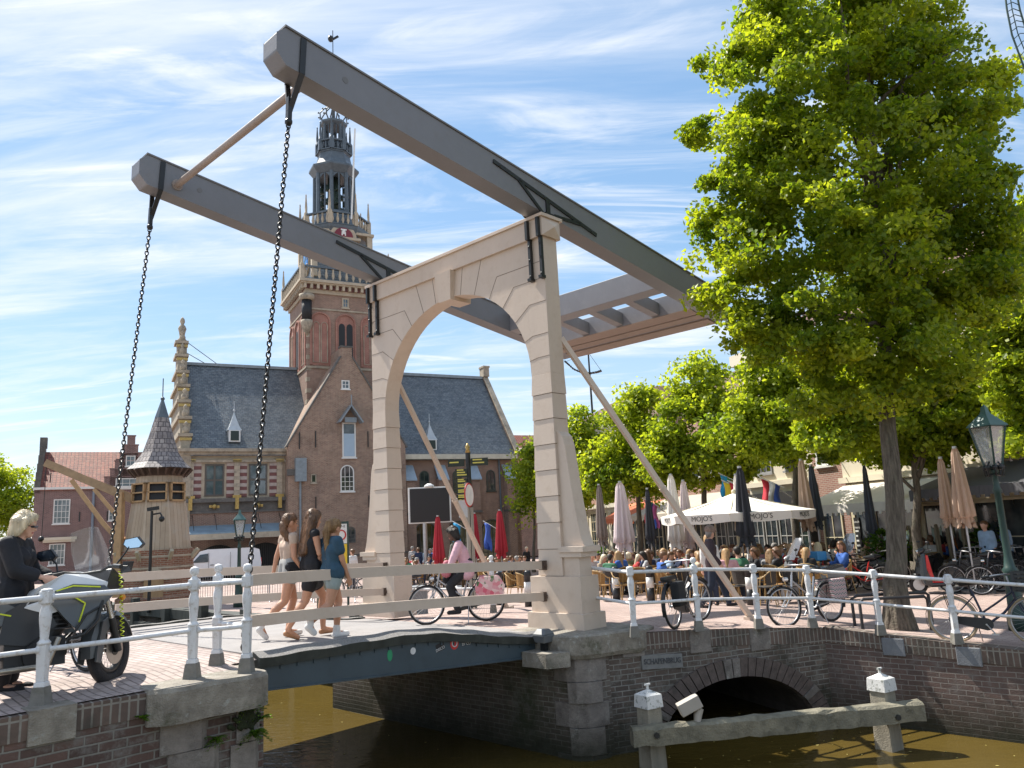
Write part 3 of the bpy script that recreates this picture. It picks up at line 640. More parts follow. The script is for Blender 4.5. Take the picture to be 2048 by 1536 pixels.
# balance beams
def ztop(a): return 8.39-.147*(a+5.0)
BH = .555
beams = []
for l0, l1, nm in ((-.215, .14, 'n'), (-4.92, -4.565, 'f')):
    mb = MB(); ch = .16
    pr = [(-5.12, ztop(-5.12)-BH+ch*.9), (-5.12, ztop(-5.12)-ch*.9), (-4.98, ztop(-4.98)), (6.45, ztop(6.45)), (6.45, ztop(6.45)-BH), (-4.98, ztop(-4.98)-BH)]
    mb.prism(pr, lambda u, v: V(u, -l1, v), lambda u, v: V(u, -l0, v))
    bo = mb.build('balance_beam', grey_paint, db, bevel=.02); beams.append(bo)
    mb = MB(); mb.hexa([(-5.0, -l1-.02, ztop(-5.0)+.001), (6.48, -l1-.02, ztop(6.48)+.001), (6.48, -l0+.02, ztop(6.48)+.001), (-5.0, -l0+.02, ztop(-5.0)+.001)],
            [(-5.0, -l1-.02, ztop(-5.0)+.03), (6.48, -l1-.02, ztop(6.48)+.03), (6.48, -l0+.02, ztop(6.48)+.03), (-5.0, -l0+.02, ztop(-5.0)+.03)]); mb.build('beam_capping', grey_light, bo)
    # iron fork holding the chain, and the pivot braces by the gate
    mb = MB(); a = -4.72; lm = (l0+l1)/2
    for e in (l0-.012, l1+.012):
        mb.bar((a, -e, ztop(a)-.02), (a-.03, -e, ztop(a)-BH), .085, .02, up=V(0, 1, 0)); mb.bar((a-.03, -e, ztop(a)-BH), (a-.11, -lm, ztop(a)-BH-.5), .075, .025, up=V(0, 1, 0))
    mb.bar((a-.11, -lm, ztop(a)-BH-.3), (a-.12, -lm, ztop(a)-BH-.66), .06, .07, up=V(0, 1, 0)); mb.ball((a-.12, -lm, ztop(a)-BH-.66), .055, 8)
    mb.build('chain_fork', ironblk, bo)
    mb = MB()
    for e in (l0-.013, l1+.013):
        z_ = lambda a, f: ztop(a)-BH*f
        mb.bar((-1.15, -e, z_(-1.15, .25)), (1.55, -e, z_(1.55, .72)), .02, .07); mb.bar((-.55, -e, z_(-.55, .38)), (.05, -e, 7.06), .02, .06)
        mb.bar((1.1, -e, z_(1.1, .66)), (.35, -e, 7.1), .02, .06); mb.bar((.18, -e, z_(.18, .5)), (.18, -e, 7.03), .10, .022, up=V(0, 1, 0))
        for q in (-1.0, -.5, 0.1, .8, 1.4): mb.ball((q, -e, z_(q, .25+.47*(q+1.15)/2.7)), .025, 6)
    mb.box(.06, .30, -l1-.06, -l0+.06, 7.04, 7.09); mb.build('pivot_brace', ironblk, bo)
    mb = MB(); mb.tube([(-4.05, -l1-.004, ztop(-4.05)-.26), (-4.05, -l1+.03, ztop(-4.05)-.26)], .05, 12); mb.build('end_bolt', grey_light, bo)
mb = MB(); a = -4.46; z = ztop(a)-.34
mb.tube([(a, .21, z), (a, 4.57, z)], .062, 14); mb.tube([(a, 4.54, z), (a, 4.575, z)], .10, 14); mb.build('tie_rod', M('tie_rod_paint', (.30, .25, .22), .45), db)
# counterweight between the beams
cwm = M('grey_counterweight', (.25, .25, .27), .5, .06, 2, spot=(.34, .34, .37), sscale=5, samt=.25)
cwb = M('brown_underside_paint', (.30, .235, .20), .6, .08, 2, streak=False)
mb = MB(); zb = lambda a: ztop(a)-BH
def slab(a0, a1, l0, l1, e0, e1, m=0):
    mb.hexa([(a0, -l1, zb(a0)+e0), (a1, -l1, zb(a1)+e0), (a1, -l0, zb(a1)+e0), (a0, -l0, zb(a0)+e0)], [(a0, -l1, zb(a0)+e1), (a1, -l1, zb(a1)+e1), (a1, -l0, zb(a1)+e1), (a0, -l0, zb(a0)+e1)], m)
slab(3.95, 4.26, -4.565, -.215, .0, .52); mb.build('counterweight_front', cwm, db, bevel=.01)
mb = MB(); slab(5.35, 6.42, -4.565, -.215, .005, .46); cw = mb.build('counterweight', cwm, db, bevel=.01)
mb = MB(); slab(5.34, 5.7, -4.55, -.23, -.012, .004); slab(5.72, 5.95, -4.55, -.23, -.03, .004); slab(6.08, 6.43, -4.56, -.215, -.03, .004); mb.build('counterweight_underside', cwb, cw)
for l in (-4.3, -3.25, -2.2, -1.15):
    mb = MB(); slab(4.26, 5.35, l-.11, l+.11, .03, .34); mb.build('counterweight_joist', cwm, db, bevel=.01)
# raking struts behind the gate
for p, q in (((D, CL+HO-.03, 4.85), (3.45, 1.52, -.16)), ((D, CL-HI-.02, 4.85), (4.35, -5.55, -.3))):
    mb = MB(); p = LW(*p); q = LW(*q); d = nrm(q-p); mb.bar(p, q, .085, .085); mb.tube([p+d*3.2, p+d*3.26], .07, 8); mb.box(q[0]-.15, q[0]+.2, q[1]-.06, q[1]+.06, q[2]-.05, q[2]+.03)
    mb.build('raking_strut', cream, db)
# chains
def chain(p, q, name='chain', parent=db, pitch=.072, r=.0105, w=.027, sag=0.0):
    p = np.array(p, float); q = np.array(q, float); n = max(2, int(np.linalg.norm(q-p)/pitch)); mb = MB()
    pts = [p+(q-p)*i/n+V(0, 0, -sag*4*(i/n)*(1-i/n)) for i in range(n+1)]
    for i in range(n):
        d = nrm(pts[i+1]-pts[i]); u, v, _ = basis(d); u = u if i % 2 else v; c = (pts[i]+pts[i+1])/2; h = pitch*.66
        mb.tube([c+d*h*.62*sy+u*w*sx if abs(sx) else c+d*h*sy for sx, sy in ((1, -.6), (1, .6), (.62, 1.05), (0, 1.18), (-.62, 1.05), (-1, .6), (-1, -.6), (-.62, -1.05), (0, -1.18), (.62, -1.05))], r, 5, closed=True)
    return mb.build(name, ironblk, parent)
for lm, lb_ in ((-.0375, -.10), (-4.7425, -4.7)):
    a = -4.84; chain((a, -lm, ztop(-4.72)-BH-.68), (-5.36, -lb_, .47), 'lift_chain')
chain((-5.36, .10, .47), (-5.30, .12, .26), 'chain_end', r=.015)

# deck
def zd(a): return .345*sstep(min(1, max(0, (-a-.35)/3.0))) if a > -3.35 else .345+.012*(-a-3.35)/2
aa = list(np.linspace(-5.30, -.36, 30)); mb = MB()
for a0, a1 in zip(aa[:-1], aa[1:]):
    mb.hexa([LW(a0, .0, zd(a0)-.10), LW(a1, .0, zd(a1)-.10), LW(a1, -4.85, zd(a1)-.10), LW(a0, -4.85, zd(a0)-.10)], [LW(a0, .0, zd(a0)), LW(a1, .0, zd(a1)), LW(a1, -4.85, zd(a1)), LW(a0, -4.85, zd(a0))])
mb.build('deck', deckmat, db)
mb = MB()
for a in np.arange(-5.1, -.6, .31): mb.bar(LW(a, -.02, zd(a)+.002), LW(a, -4.8, zd(a)+.002), .012, .004)
mb.build('deck_seams', M('deck_seam', (.17, .16, .16), .9), db) if False else None
for l0, l1 in ((.0, .15), (-5.0, -4.85)):
    mb = MB()
    for a0, a1 in zip(aa[:-1], aa[1:]):
        e0, e1 = .028+.008*math.sin(a0*9), .028+.008*math.sin(a1*9)
        mb.hexa([LW(a0, l1, zd(a0)-.14), LW(a1, l1, zd(a1)-.14), LW(a1, l0, zd(a1)-.14), LW(a0, l0, zd(a0)-.14)], [LW(a0, l1+(.02 if l1 > 0 else 0), zd(a0)+e0-(.06 if l1 > 0 else 0)), LW(a1, l1+(.02 if l1 > 0 else 0), zd(a1)+e1-(.06 if l1 > 0 else 0)), LW(a1, l0, zd(a1)+e1), LW(a0, l0, zd(a0)+e0)], 0)
    k = len(mb.f)
    for i in range(k):
        mb.m[i] = 1 if i % 6 == 1 else 0
    mb.build('deck_edge', [darkwood, gravelmat], db)
for l in (.07, -4.92, -1.7, -3.3):
    mb = MB()
    for a0, a1 in zip(aa[:-1], aa[1:]):
        bz = lambda a: -.03-.065*(a+5.15)
        mb.hexa([LW(a0, l+.03, bz(a0)), LW(a1, l+.03, bz(a1)), LW(a1, l-.03, bz(a1)), LW(a0, l-.03, bz(a0))], [LW(a0, l+.03, zd(a0)-.145), LW(a1, l+.03, zd(a1)-.145), LW(a1, l-.03, zd(a1)-.145), LW(a0, l-.03, zd(a0)-.145)])
        mb.hexa([LW(a0, l+.055, bz(a0)-.02), LW(a1, l+.055, bz(a1)-.02), LW(a1, l-.1, bz(a1)-.02), LW(a0, l-.1, bz(a0)-.02)], [LW(a0, l+.055, bz(a0)), LW(a1, l+.055, bz(a1)), LW(a1, l-.1, bz(a1)), LW(a0, l-.1, bz(a0))])
    if l == .07:
        for a in np.arange(-5, -.6, .22): mb.box(a-.012, a+.012, -l-.045, -l-.03, zd(a)-.19, zd(a)-.15)
    g_ = mb.build('girder', steelblue, db)
    if l == .07: girder_o = g_
def sticker(a, z, r, cols, kind, sx=1.):
    mb = MB(); y = -.103; n = 20
    if kind == 'disc': mb.add([(a+sx*r*math.cos(2*pi*i/n), y, z+r*math.sin(2*pi*i/n)) for i in range(n)], [tuple(range(n))], 0)
    else:
        c, s = math.cos(sx), math.sin(sx); q = [(-r, -r*.7), (r, -r*.7), (r, r*.7), (-r, r*.7)]
        mb.add([(a+u*c-v*s, y, z+u*s+v*c) for u, v in q], [(0, 1, 2, 3)], 0)
    return mb.build('sticker', cols, girder_o)
wt = M('sticker_white', (.75, .75, .75), .5); bk = M('sticker_black', (.02, .02, .022), .5)
sticker(-3.45, .09, .075, M('sticker_green', (.03, .30, .14), .5), 'disc', .55); sticker(-3.07, .09, .045, wt, 'disc')
s1 = sticker(-2.60, .075, .075, bk, 'q', .25); lettering('DISCO', .055, wt, s1, (-2.60, -.106, .05), (pi/2, -.25, 0), ext=.001)
s2 = sticker(-2.34, .09, .085, M('sticker_red', (.6, .04, .04), .5), 'disc', .9); mb = MB(); mb.tor((-2.34, -.106, .09), .045, .008, n=18, k=5); mb.build('ring_mark', wt, s2)
s3 = sticker(-2.12, .085, .075, bk, 'q', .0); lettering('DISCO', .055, wt, s3, (-2.12, -.106, .055), (pi/2, 0, 0), ext=.001)
s4 = sticker(-1.9, .095, .075, bk, 'q', .9); mb = MB(); mb.bar((-1.94, -.106, .06), (-1.86, -.106, .14), .002, .03, up=V(1, 0, -1)); mb.build('stripe_mark', wt, s4)
fl_ = np.random.default_rng(12); vs = []; fs = []
for i in range(260):
    a_, l_ = (fl_.uniform(-4.8, -.8), fl_.uniform(-9, 5)) if i < 90 else (fl_.uniform(-3, 3.4), fl_.uniform(1.2, 7)); p = BW(a_, l_); q = fl_.uniform(0, 6.3); s_ = fl_.uniform(.008, .03); u_ = V(math.cos(q), math.sin(q), 0)*s_; w_ = V(-math.sin(q), math.cos(q), 0)*s_*.5; c_ = V(p[0], p[1], WZ+.006); b0 = len(vs); vs += [c_-u_, c_-w_, c_+u_, c_+w_]; fs.append((b0, b0+1, b0+2, b0+3))
tag(rawmesh('floating_leaves', np.array(vs), np.array(fs), M('yellow_leaf_litter', (.45, .38, .12), .7, .4, 3)), kind='stuff')
# timber rails along the deck
for l, hgt in ((-.24, .135), (-4.6, .135)):
    for z0, z1 in ((1.17, 1.0), (.70, .50)):
        mb = MB(); n = 8; prev = None
        for i in range(n):
            a0 = -5.2+(5.2-.06)*i/n; a1 = -5.2+(5.2-.06)*(i+1)/n
            zz = lambda a: z0+(z1-z0)*((a+5.2)/5.14)**1.6
            mb.bar(LW(a0, l, zz(a0)), LW(a1, l, zz(a1)), .055, hgt)
        r_ = mb.build('deck_rail', cream, db)
        mb = MB(); mb.box(-.1, .0, -l-.05, -l+.05, z1-.075, z1+.075); mb.tube([(-.06, -l-.07, z1), (-.06, -l+.07, z1)], .03, 8); mb.build('rail_hinge', M('rusty_iron', (.09, .06, .045), .7, .4, 9), r_)
# floodlight by the gate foot
fl = thing('floodlight', 'grey floodlight fixed beside the right foot of the bridge gate', 'floodlight', BW(-.78, .36, -.02), TH)
mb = MB(); mb.frus(0, 0, -.07, .05, .2, .2, .26, .24); mb.frus(0, 0, .05, .13, .26, .24, .12, .16); mb.build('housing', M('floodlight_grey', (.12, .13, .14), .4), fl, bevel=.015)
mb = MB(); mb.box(-.03, .03, -.05, .05, -.21, -.06); mb.build('bracket', ironblk, fl)
# ------------------------------------------------------------------ building helpers (wall frame: x along the wall, -y out of it)
def archpts(w, zs, r=None, n=12, cx=0):
    r = w/2 if r is None else r
    return [(cx+w/2*math.cos(t), zs+r*math.sin(t)) for t in np.linspace(0, pi, n)]
def window(par, x, z, y, w, h, nx=2, nz=2, arch=0., frame=whitep, fw=.07, glass=None, sill=True, rot=0, name='window', bars=.03, out_=.05):
    """centre x, bottom z, wall face y"""
    glass = glass or glassd; mb = MB(); zt = z+h-arch
    x0, x1 = x-w/2, x+w/2
    mb.box(x0, x0+fw, y-out_, y+.1, z, zt); mb.box(x1-fw, x1, y-out_, y+.1, z, zt); mb.box(x0+fw, x1-fw, y-out_, y+.1, z, z+fw)
    if arch:
        a = archpts(w, zt, arch, 12, x); b_ = archpts(w-2*fw, zt, arch-fw, 12, x)
        for i in range(11):
            f = lambda p, yy: (p[0], yy, p[1])
            mb.hexa([f(a[i], y-out_), f(a[i+1], y-out_), f(a[i+1], y+.1), f(a[i], y+.1)], [f(b_[i], y-out_), f(b_[i+1], y-out_), f(b_[i+1], y+.1), f(b_[i], y+.1)])
    else: mb.box(x0+fw, x1-fw, y-out_, y+.1, zt-fw, zt)
    for i in range(1, nx): xx = x0+w*i/nx; mb.box(xx-bars/2, xx+bars/2, y-out_+.012, y+.1, z+fw, zt-(0 if arch else fw)+(arch*.75*math.sin(math.acos(min(1, abs(2*i/nx-1)))) if arch else 0))
    for j in range(1, nz): zz = z+(zt-z)*j/nz; mb.box(x0+fw, x1-fw, y-out_+.015, y+.1, zz-bars/2, zz+bars/2)
    if sill: mb.box(x0-.06, x1+.06, y-out_-.05, y+.05, z-.08, z)
    o = mb.build(name, frame, par)
    mb = MB(); pl = [(x0+fw*.6, z+fw*.6), (x1-fw*.6, z+fw*.6), (x1-fw*.6, zt)]+(archpts(w-fw*1.2, zt, arch-fw*.6, 10, x) if arch else [])+[(x0+fw*.6, zt)]
    if not arch: pl = [(x0+fw*.6, z+fw*.6), (x1-fw*.6, z+fw*.6), (x1-fw*.6, zt-fw*.6), (x0+fw*.6, zt-fw*.6)]
    mb.prism(pl, lambda u, v: V(u, y+.03, v), lambda u, v: V(u, y-.012, v)); mb.build('pane', glass, o)
    return o
def gableroof(mb, x0, x1, y0, y1, ze, zr, over=.25, t=.12, ym=None):
    """ridge along x"""
    ym = (y0+y1)/2 if ym is None else ym
    for ya, s in ((y0-over, 1), (y1+over, -1)):
        k = (zr-ze)/(ym-y0); zz = ze-over*k if s > 0 else ze-over*(zr-ze)/(y1-ym)
        p = [(x0, ya, zz), (x1, ya, zz), (x1, ym, zr), (x0, ym, zr)]; q = [(a, b_, c+t) for a, b_, c in p]
        if s < 0: p = p[::-1]; q = q[::-1]
        mb.hexa(p, q)

waagbrick = BRK('weigh_house_brick', (.19, .095, .066), (.27, .15, .108), (.36, .305, .255), .22, .07, .012, var=.3, spot=(.17, .115, .095), samt=.6, sscale=.35, bump=.3, patch=(.28, .20, .15))
gablebrick = BRK('worn_gable_brick', (.20, .108, .076), (.31, .19, .132), (.37, .305, .245), .22, .07, .012, var=.35, spot=(.12, .085, .075), samt=.6, sscale=.4, bump=.3, patch=(.33, .26, .20))
redbrick = BRK('red_niche_brick', (.27, .095, .07), (.33, .13, .10), (.36, .25, .2), .22, .07, .012, bump=.2)
slate = BRK('slate_roof', (.085, .105, .125), (.155, .18, .20), (.04, .048, .056), .27, .17, .014, rough=.30, var=.4, spot=(.075, .085, .085), samt=.6, sscale=.45, bump=1.0, patch=(.21, .225, .23))
sandst = M('weathered_sandstone', (.36, .31, .24), .85, .3, 1.8, spot=(.13, .12, .11), sscale=2.2, samt=.75, bump=.2, bscale=20)
sandlt = M('cream_sandstone', (.44, .375, .285), .8, .15, 2, spot=(.22, .19, .16), sscale=3, samt=.5)
stonedk = M('soot_stone', (.115, .108, .10), .85, .3, 2.5, spot=(.25, .23, .2), samt=.4)
blockrd = M('dark_red_block', (.17, .075, .07), .8, .25, 4); blockpk = M('pale_pink_block', (.40, .34, .31), .8, .2, 4)
gold = M('gilding', (.42, .29, .10), .35, .2, 9, metal=.6)
leadb = M('tower_lead', (.085, .110, .135), .42, .25, 3, spot=(.10, .13, .15), samt=.5); leadl = M('lead_light', (.22, .26, .29), .4, .2, 4)
shutg = M('dark_louvre', (.012, .013, .016), .6)
wh = thing('weigh_house', 'tall medieval brick weigh house with slate roofs and slender clock tower across the square', 'building', (-11.3972, 52, -.5), R(28))
def wall(mb, x0, x1, y0, y1, z0, z1, m=0): return mb.box(x0, x1, y0, y1, z0, z1, m)
# gable front
mb = MB(); gx0, gx1, gc, ga, ge = -3.72, 4.28, .2, 14.55, 8.15
mb.prism([(gx0, -1.2), (gx1, -1.2), (gx1, ge), (gc+.38, ga-.3), (gc+.38, ga+.35), (gc-.38, ga+.35), (gc-.38, ga-.3), (gx0, ge)], lambda u, v: V(u, 0, v), lambda u, v: V(u, 6, v))
mb.build('gable_wall', gablebrick, wh)
mb = MB()
for s in (-1, 1):
    xe = gx0-.12 if s < 0 else gx1+.12; mb.bar((xe, .16, ge-.1), (gc+s*.4, .16, ga-.28), .46, .10)
mb.box(gc-.45, gc+.45, -.05, .5, ga+.35, ga+.47); mb.build('gable_coping', stonedk, wh)
mb = MB(); mb.box(gx0-.06, gx0+.5, -.09, .06, 6.2, 6.6); mb.build('corner_stone', stonedk, wh); mb = MB(); mb.box(gx0, gx1, -.06, .04, .9, 1.0); mb.build('string_course', stonedk, wh)
window(wh, .10, 12.0, 0, .55, .6, 2, 2, glass=glassb); window(wh, .15, 5.1, 0, .92, 1.75, 3, 4, arch=.46, glass=glassd); window(wh, -2.08, 5.7, 0, .36, .58, 1, 1, frame=sandst)
o = window(wh, .3, 7.35, 0, .92, 2.35, 1, 3, glass=glassd, fw=.09, name='hoist_door'); mb = MB(); mb.box(-.06, .66, -.07, -.02, 7.43, 8.95); mb.build('door_panel', M('pale_blue_door', (.36, .47, .58), .5, .05), o)
mb = MB()
for s in (-1, 1): mb.hexa([(.3+s*.75, -.75, 9.62), (.3, -.75, 10.72), (.3, 0, 10.72), (.3+s*.75, 0, 9.62)], [(.3+s*.84, -.75, 9.66), (.3, -.75, 10.86), (.3, 0, 10.86), (.3+s*.84, 0, 9.66)])
mb.bar((.3, -.7, 10.7), (.3, -.7, 11.5), .06, .06); mb.box(-.1, .7, -.5, -.45, 9.66, 10.0); mb.build('hoist_hood', [leadl], wh)
for x in (-.45, .3): window(wh, x+.05, 1.75, 0, .62, 1.05, 2, 3, arch=.3, frame=stonedk, sill=False)
for x in (-3.0, -1.95, 1.6, 2.8): 
    mb = MB(); 
    mb.bar((x, -.06, 8.2-abs(x)*.1), (x, -.06, 9.3-abs(x)*.1), .06, .05); mb.build('wall_anchor', ironblk, wh); mb = MB(); mb.bar((x, -.06, 4), (x, -.06, 4.8), .06, .05); mb.build('wall_anchor', ironblk, wh)
mb = MB(); mb.tube([(-2.95, -.1, 5.9), (-2.95, -.1, 0)], .07, 8); mb.box(-3.3, -2.6, -.35, 0, 5.8, 7.3); mb.build('downpipe', leadl, wh)
# left wing
mb = MB(); wall(mb, -9.9, gx0, 1.0, 11, -1.2, 8.0); mb.build('wing_wall', stonedk, wh)
mb = MB(); wall(mb, -9.93, gx0, .93, 1.0, 4.9, 7.62); mb.build('facade_stone', sandlt, wh)
mb = MB(); wall(mb, -9.93, gx0, .9, 1.0, 3.25, 4.0); mb.build('brick_band', waagbrick, wh)
mb = MB(); mb.box(-10.15, gx0, .6, 1.02, 7.62, 7.8); mb.box(-10.3, gx0, .42, 1.05, 7.8, 8.0); mb.box(-10.0, gx0, .72, 1.0, 7.15, 7.3); mb.build('cornice', sandst, wh)
mb = MB(); mb.box(-10.1, gx0, .62, 1.0, 4.66, 4.9); mb.box(-10.02, gx0, .78, 1.0, 4.0, 4.12); mb.box(-9.95, gx0, .86, 1.0, 4.12, 4.66); mb.build('lower_cornice', stonedk, wh)
for x, edge in ((-9.45, 1), (-6.72, 0), (-4.08, -1)):
    mb = MB()
    for i in range(10):
        z = 4.95+i*.22; mb.box(x-.17, x+.17, .78, .95, z, z+.215, 2 if i % 2 else 3)
        for s in (-1, 1):
            if s == -edge and edge and x < -9: continue
            if x > -4.2 and s > 0: continue
            mb.box(x+s*.39-.23, x+s*.39+.23, .87, .95, z, z+.215, 1 if i % 2 else 0)
    mb.box(x-.26, x+.26, .72, .95, 7.16, 7.36, 4); mb.box(x-.26, x+.26, .70, .95, 4.9, 5.08, 4); mb.box(x-.11, x+.11, .60, .95, 4.2, 4.92, 4)
    mb.build('pilaster', [blockrd, blockpk, sandst, sandlt, gold], wh)
for x in (-8.05, -5.42):
    window(wh, x, 5.05, .93, 1.15, 2.0, 2, 2, frame=M('dark_stone_frame', (.10, .09, .08), .7), fw=.10, bars=.12, glass=glassb, sill=False)
for x in (-8.05, -5.42):
    mb = MB(); mb.ball((x, .72, 4.4), .17, 8); mb.bar((x-.3, .75, 4.42), (x+.3, .75, 4.38), .06, .16); mb.build('cartouche', gold, wh)
mb = MB(); mb.hexa([(-9.9, -.6, 2.72), (gx0-.1, -.6, 2.72), (gx0-.1, .9, 3.15), (-9.9, .9, 3.15)], [(-9.9, -.6, 2.80), (gx0-.1, -.6, 2.80), (gx0-.1, .9, 3.26), (-9.9, .9, 3.26)])
cn = mb.build('canopy', M('blue_grey_lead', (.20, .29, .36), .35, .2, 2), wh)
mb = MB(); mb.box(-9.9, gx0-.1, -.62, -.5, 2.38, 2.72); mb.build('canopy_beam', sandlt, cn)
mb = MB()
for x in np.arange(-9.3, -3.9, 1.3): mb.bar((x, .9, 3.9), (x, -.3, 2.95), .03, .03)
mb.build('canopy_stay', ironblk, cn)
for x in (-7.75, -4.95):
    mb = MB(); mb.prism([(x-1.05, 0), (x+1.05, 0), (x+1.05, 1.35)]+archpts(2.1, 1.35, .7, 12, x)[1:-1]+[(x-1.05, 1.35)], lambda u, v: V(u, .9, v), lambda u, v: V(u, 1.05, v)); mb.build('arched_gate', M('dark_gate_slats', (.028, .027, .025), .8, .3, 3), wh)
    mb = MB(); 
    for k in np.arange(x-1, x+1.01, .13): mb.box(k-.012, k+.012, .87, .9, 0, 1.3+.68*math.sqrt(max(0, 1-((k-x)/1.05)**2)))
    mb.build('gate_slats', M('gate_slat_edge', (.06, .057, .05), .8), wh)
mb = MB(); wall(mb, -9.92, gx0, .955, 1.0, -.5, 2.7); mb.build('ground_floor_wall', waagbrick, wh)
mb = MB(); gableroof(mb, -9.5, 2, 1, 11, 8.0, 14.35, .35, .12); mb.build('slate_roof', slate, wh)
mb = MB(); mb.box(-9.5, -1.6, 5.85, 6.15, 14.42, 14.62); mb.build('ridge', leadl, wh)
# ornate stone end gable, seen edge on
mb = MB(); ends = [(8.0, .7), (9.0, 1.2), (10.2, 1.9), (11.4, 2.7), (12.6, 3.6), (13.7, 4.4), (15.0, 5.2), (16.0, 5.5)]
zp = -.5
for z, y in ends:
    y_ = y-.0; mb.box(-10.05, -9.45, y_, 12-y_, zp, z, 0); mb.box(-10.22, -9.36, y_-.14, 12.14-y_, z-.18, z+.02, 0); 
    if z > 8: mb.box(-10.12, -9.40, y_-.05, y_+.25, z-.42, z-.25, 1); mb.lathe([(.12, 0), (.2, .1), (.2, .35), (.08, .5), (.15, .62), (.03, .8)], 8, (-9.75, y_+.15, z), 0)
    zp = z
mb.lathe([(.3, 0), (.3, .2), (.16, .35), (.2, .7), (.28, 1.0), (.2, 1.2), (.1, 1.3), (.17, 1.5), (.14, 1.7), (.02, 1.85)], 10, (-9.75, 6, 16.0), 0); mb.build('end_gable', [sandst, gold], wh)
mb = MB(); mb.tube([(-9.6, 6, 16.2), (-7.4, 6, 14.6)], .025, 5); mb.tube([(-9.6, 6, 15.4), (-8.2, 6, 14.6)], .025, 5); mb.build('gable_stay', ironblk, wh)
def dormer(x, y, z):
    mb = MB(); mb.box(x-.35, x+.35, y-.25, y+1.4, z, z+.75, 1); mb.lathe([(.62, 0), (.42, .28), (.25, .65), (.04, 1.15), (.03, 1.3)], 4, (x, y+.2, z+.75), 0, sm=False, rot=pi/4); mb.tube([(x, y+.2, z+1.9), (x, y+.2, z+2.7)], .03, 5); mb.ball((x, y+.2, z+2.1), .08, 6)
    d = mb.build('dormer', [M('dormer_lead', (.45, .50, .54), .4, .15, 3), whitep], wh); mb = MB(); mb.box(x-.25, x+.25, y-.29, y-.26, z+.08, z+.7); mb.build('dormer_shutter', M('dark_green_shutter', (.02, .035, .03), .5), d)
dormer(-6.85, 1.35, 8.5)
# right wing
mb = MB(); wall(mb, gx1, 13.6, 1.0, 11, -1.2, 7.75); mb.build('wing_wall', waagbrick, wh)
mb = MB(); mb.prism([(1.0, 7.7), (11, 7.7), (6.2, 14.5), (5.8, 14.5)], lambda u, v: V(13.35, u, v), lambda u, v: V(13.72, u, v)); mb.build('end_gable_wall', waagbrick, wh)
mb = MB(); gableroof(mb, 1, 13.35, 1, 11, 7.62, 14.35, .3, .12); mb.build('slate_roof', slate, wh)
mb = MB(); mb.box(3.6, 13.3, 5.85, 6.15, 14.42, 14.64); mb.build('ridge', leadl, wh)
mb = MB(); mb.bar((13.55, .65, 7.65), (13.55, 6, 14.75), .42, .12); mb.box(13.3, 13.8, 5.6, 6.4, 14.6, 15.35); mb.box(13.25, 13.85, 5.55, 6.45, 15.35, 15.5); mb.lathe([(.5, 0), (.62, .2), (.5, .45), (.3, .6)], 10, (13.85, .8, 7.5)); mb.build('verge_coping', sandst, wh)
mb = MB(); mb.box(gx1+.1, 13.3, .45, 1.0, 7.28, 7.62); mb.build('gutter', M('cream_gutter', (.58, .54, .44), .6), wh)
dormer(6.75, 1.4, 8.0)
for x in (4.75, 7.2, 9.75, 12.6):
    mb = MB(); mb.box(x-.32, x+.32, .35, 1.0, -1.2, 5.9, 0); mb.hexa([(x-.42, .2, 5.75), (x+.42, .2, 5.75), (x+.42, 1.0, 6.8), (x-.42, 1.0, 6.8)], [(x-.42, .2, 5.83), (x+.42, .2, 5.83), (x+.42, 1.0, 6.9), (x-.42, 1.0, 6.9)], 1); mb.box(x-.36, x+.36, .2, 1.0, 3.4, 3.55, 2); mb.build('buttress', [waagbrick, M('buttress_lead', (.30, .38, .46), .4, .15, 2), stonedk], wh)
for x in (6.0, 8.55, 11.25): window(wh, x, 4.95, 1.0, .72, 1.55, 2, 3, arch=.36, frame=M('dark_frame', (.05, .06, .05), .6), glass=glassd)
for x in (6.0, 8.5, 11.2):
    window(wh, x, -.2, 1.0, 1.75, 3.1, 4, 3, arch=.85, frame=M('dark_frame', (.05, .06, .05), .6), glass=GLASS('cafe_window', (.05, .05, .02), .1, .3), sill=False, name='arched_door', bars=.05)
mb = MB(); mb.tube([(11.95, .9, 7.3), (11.95, .9, 0)], .07, 8); mb.tube([(6.95, .9, 7.3), (6.95, .9, 3.2)], .07, 8); mb.build('downpipe', leadb, wh)
mb = MB(); mb.box(5.05, 5.45, .7, 1.0, 1.2, 2.1); mb.build('wall_lamp', ironblk, wh)
mb = MB(); wall(mb, gx1+.01, 13.61, .965, 1.0, -.5, 2.4); mb.build('dark_plinth', M('dark_plinth_brick', (.10, .075, .075), .85, .3, 3), wh) if False else None
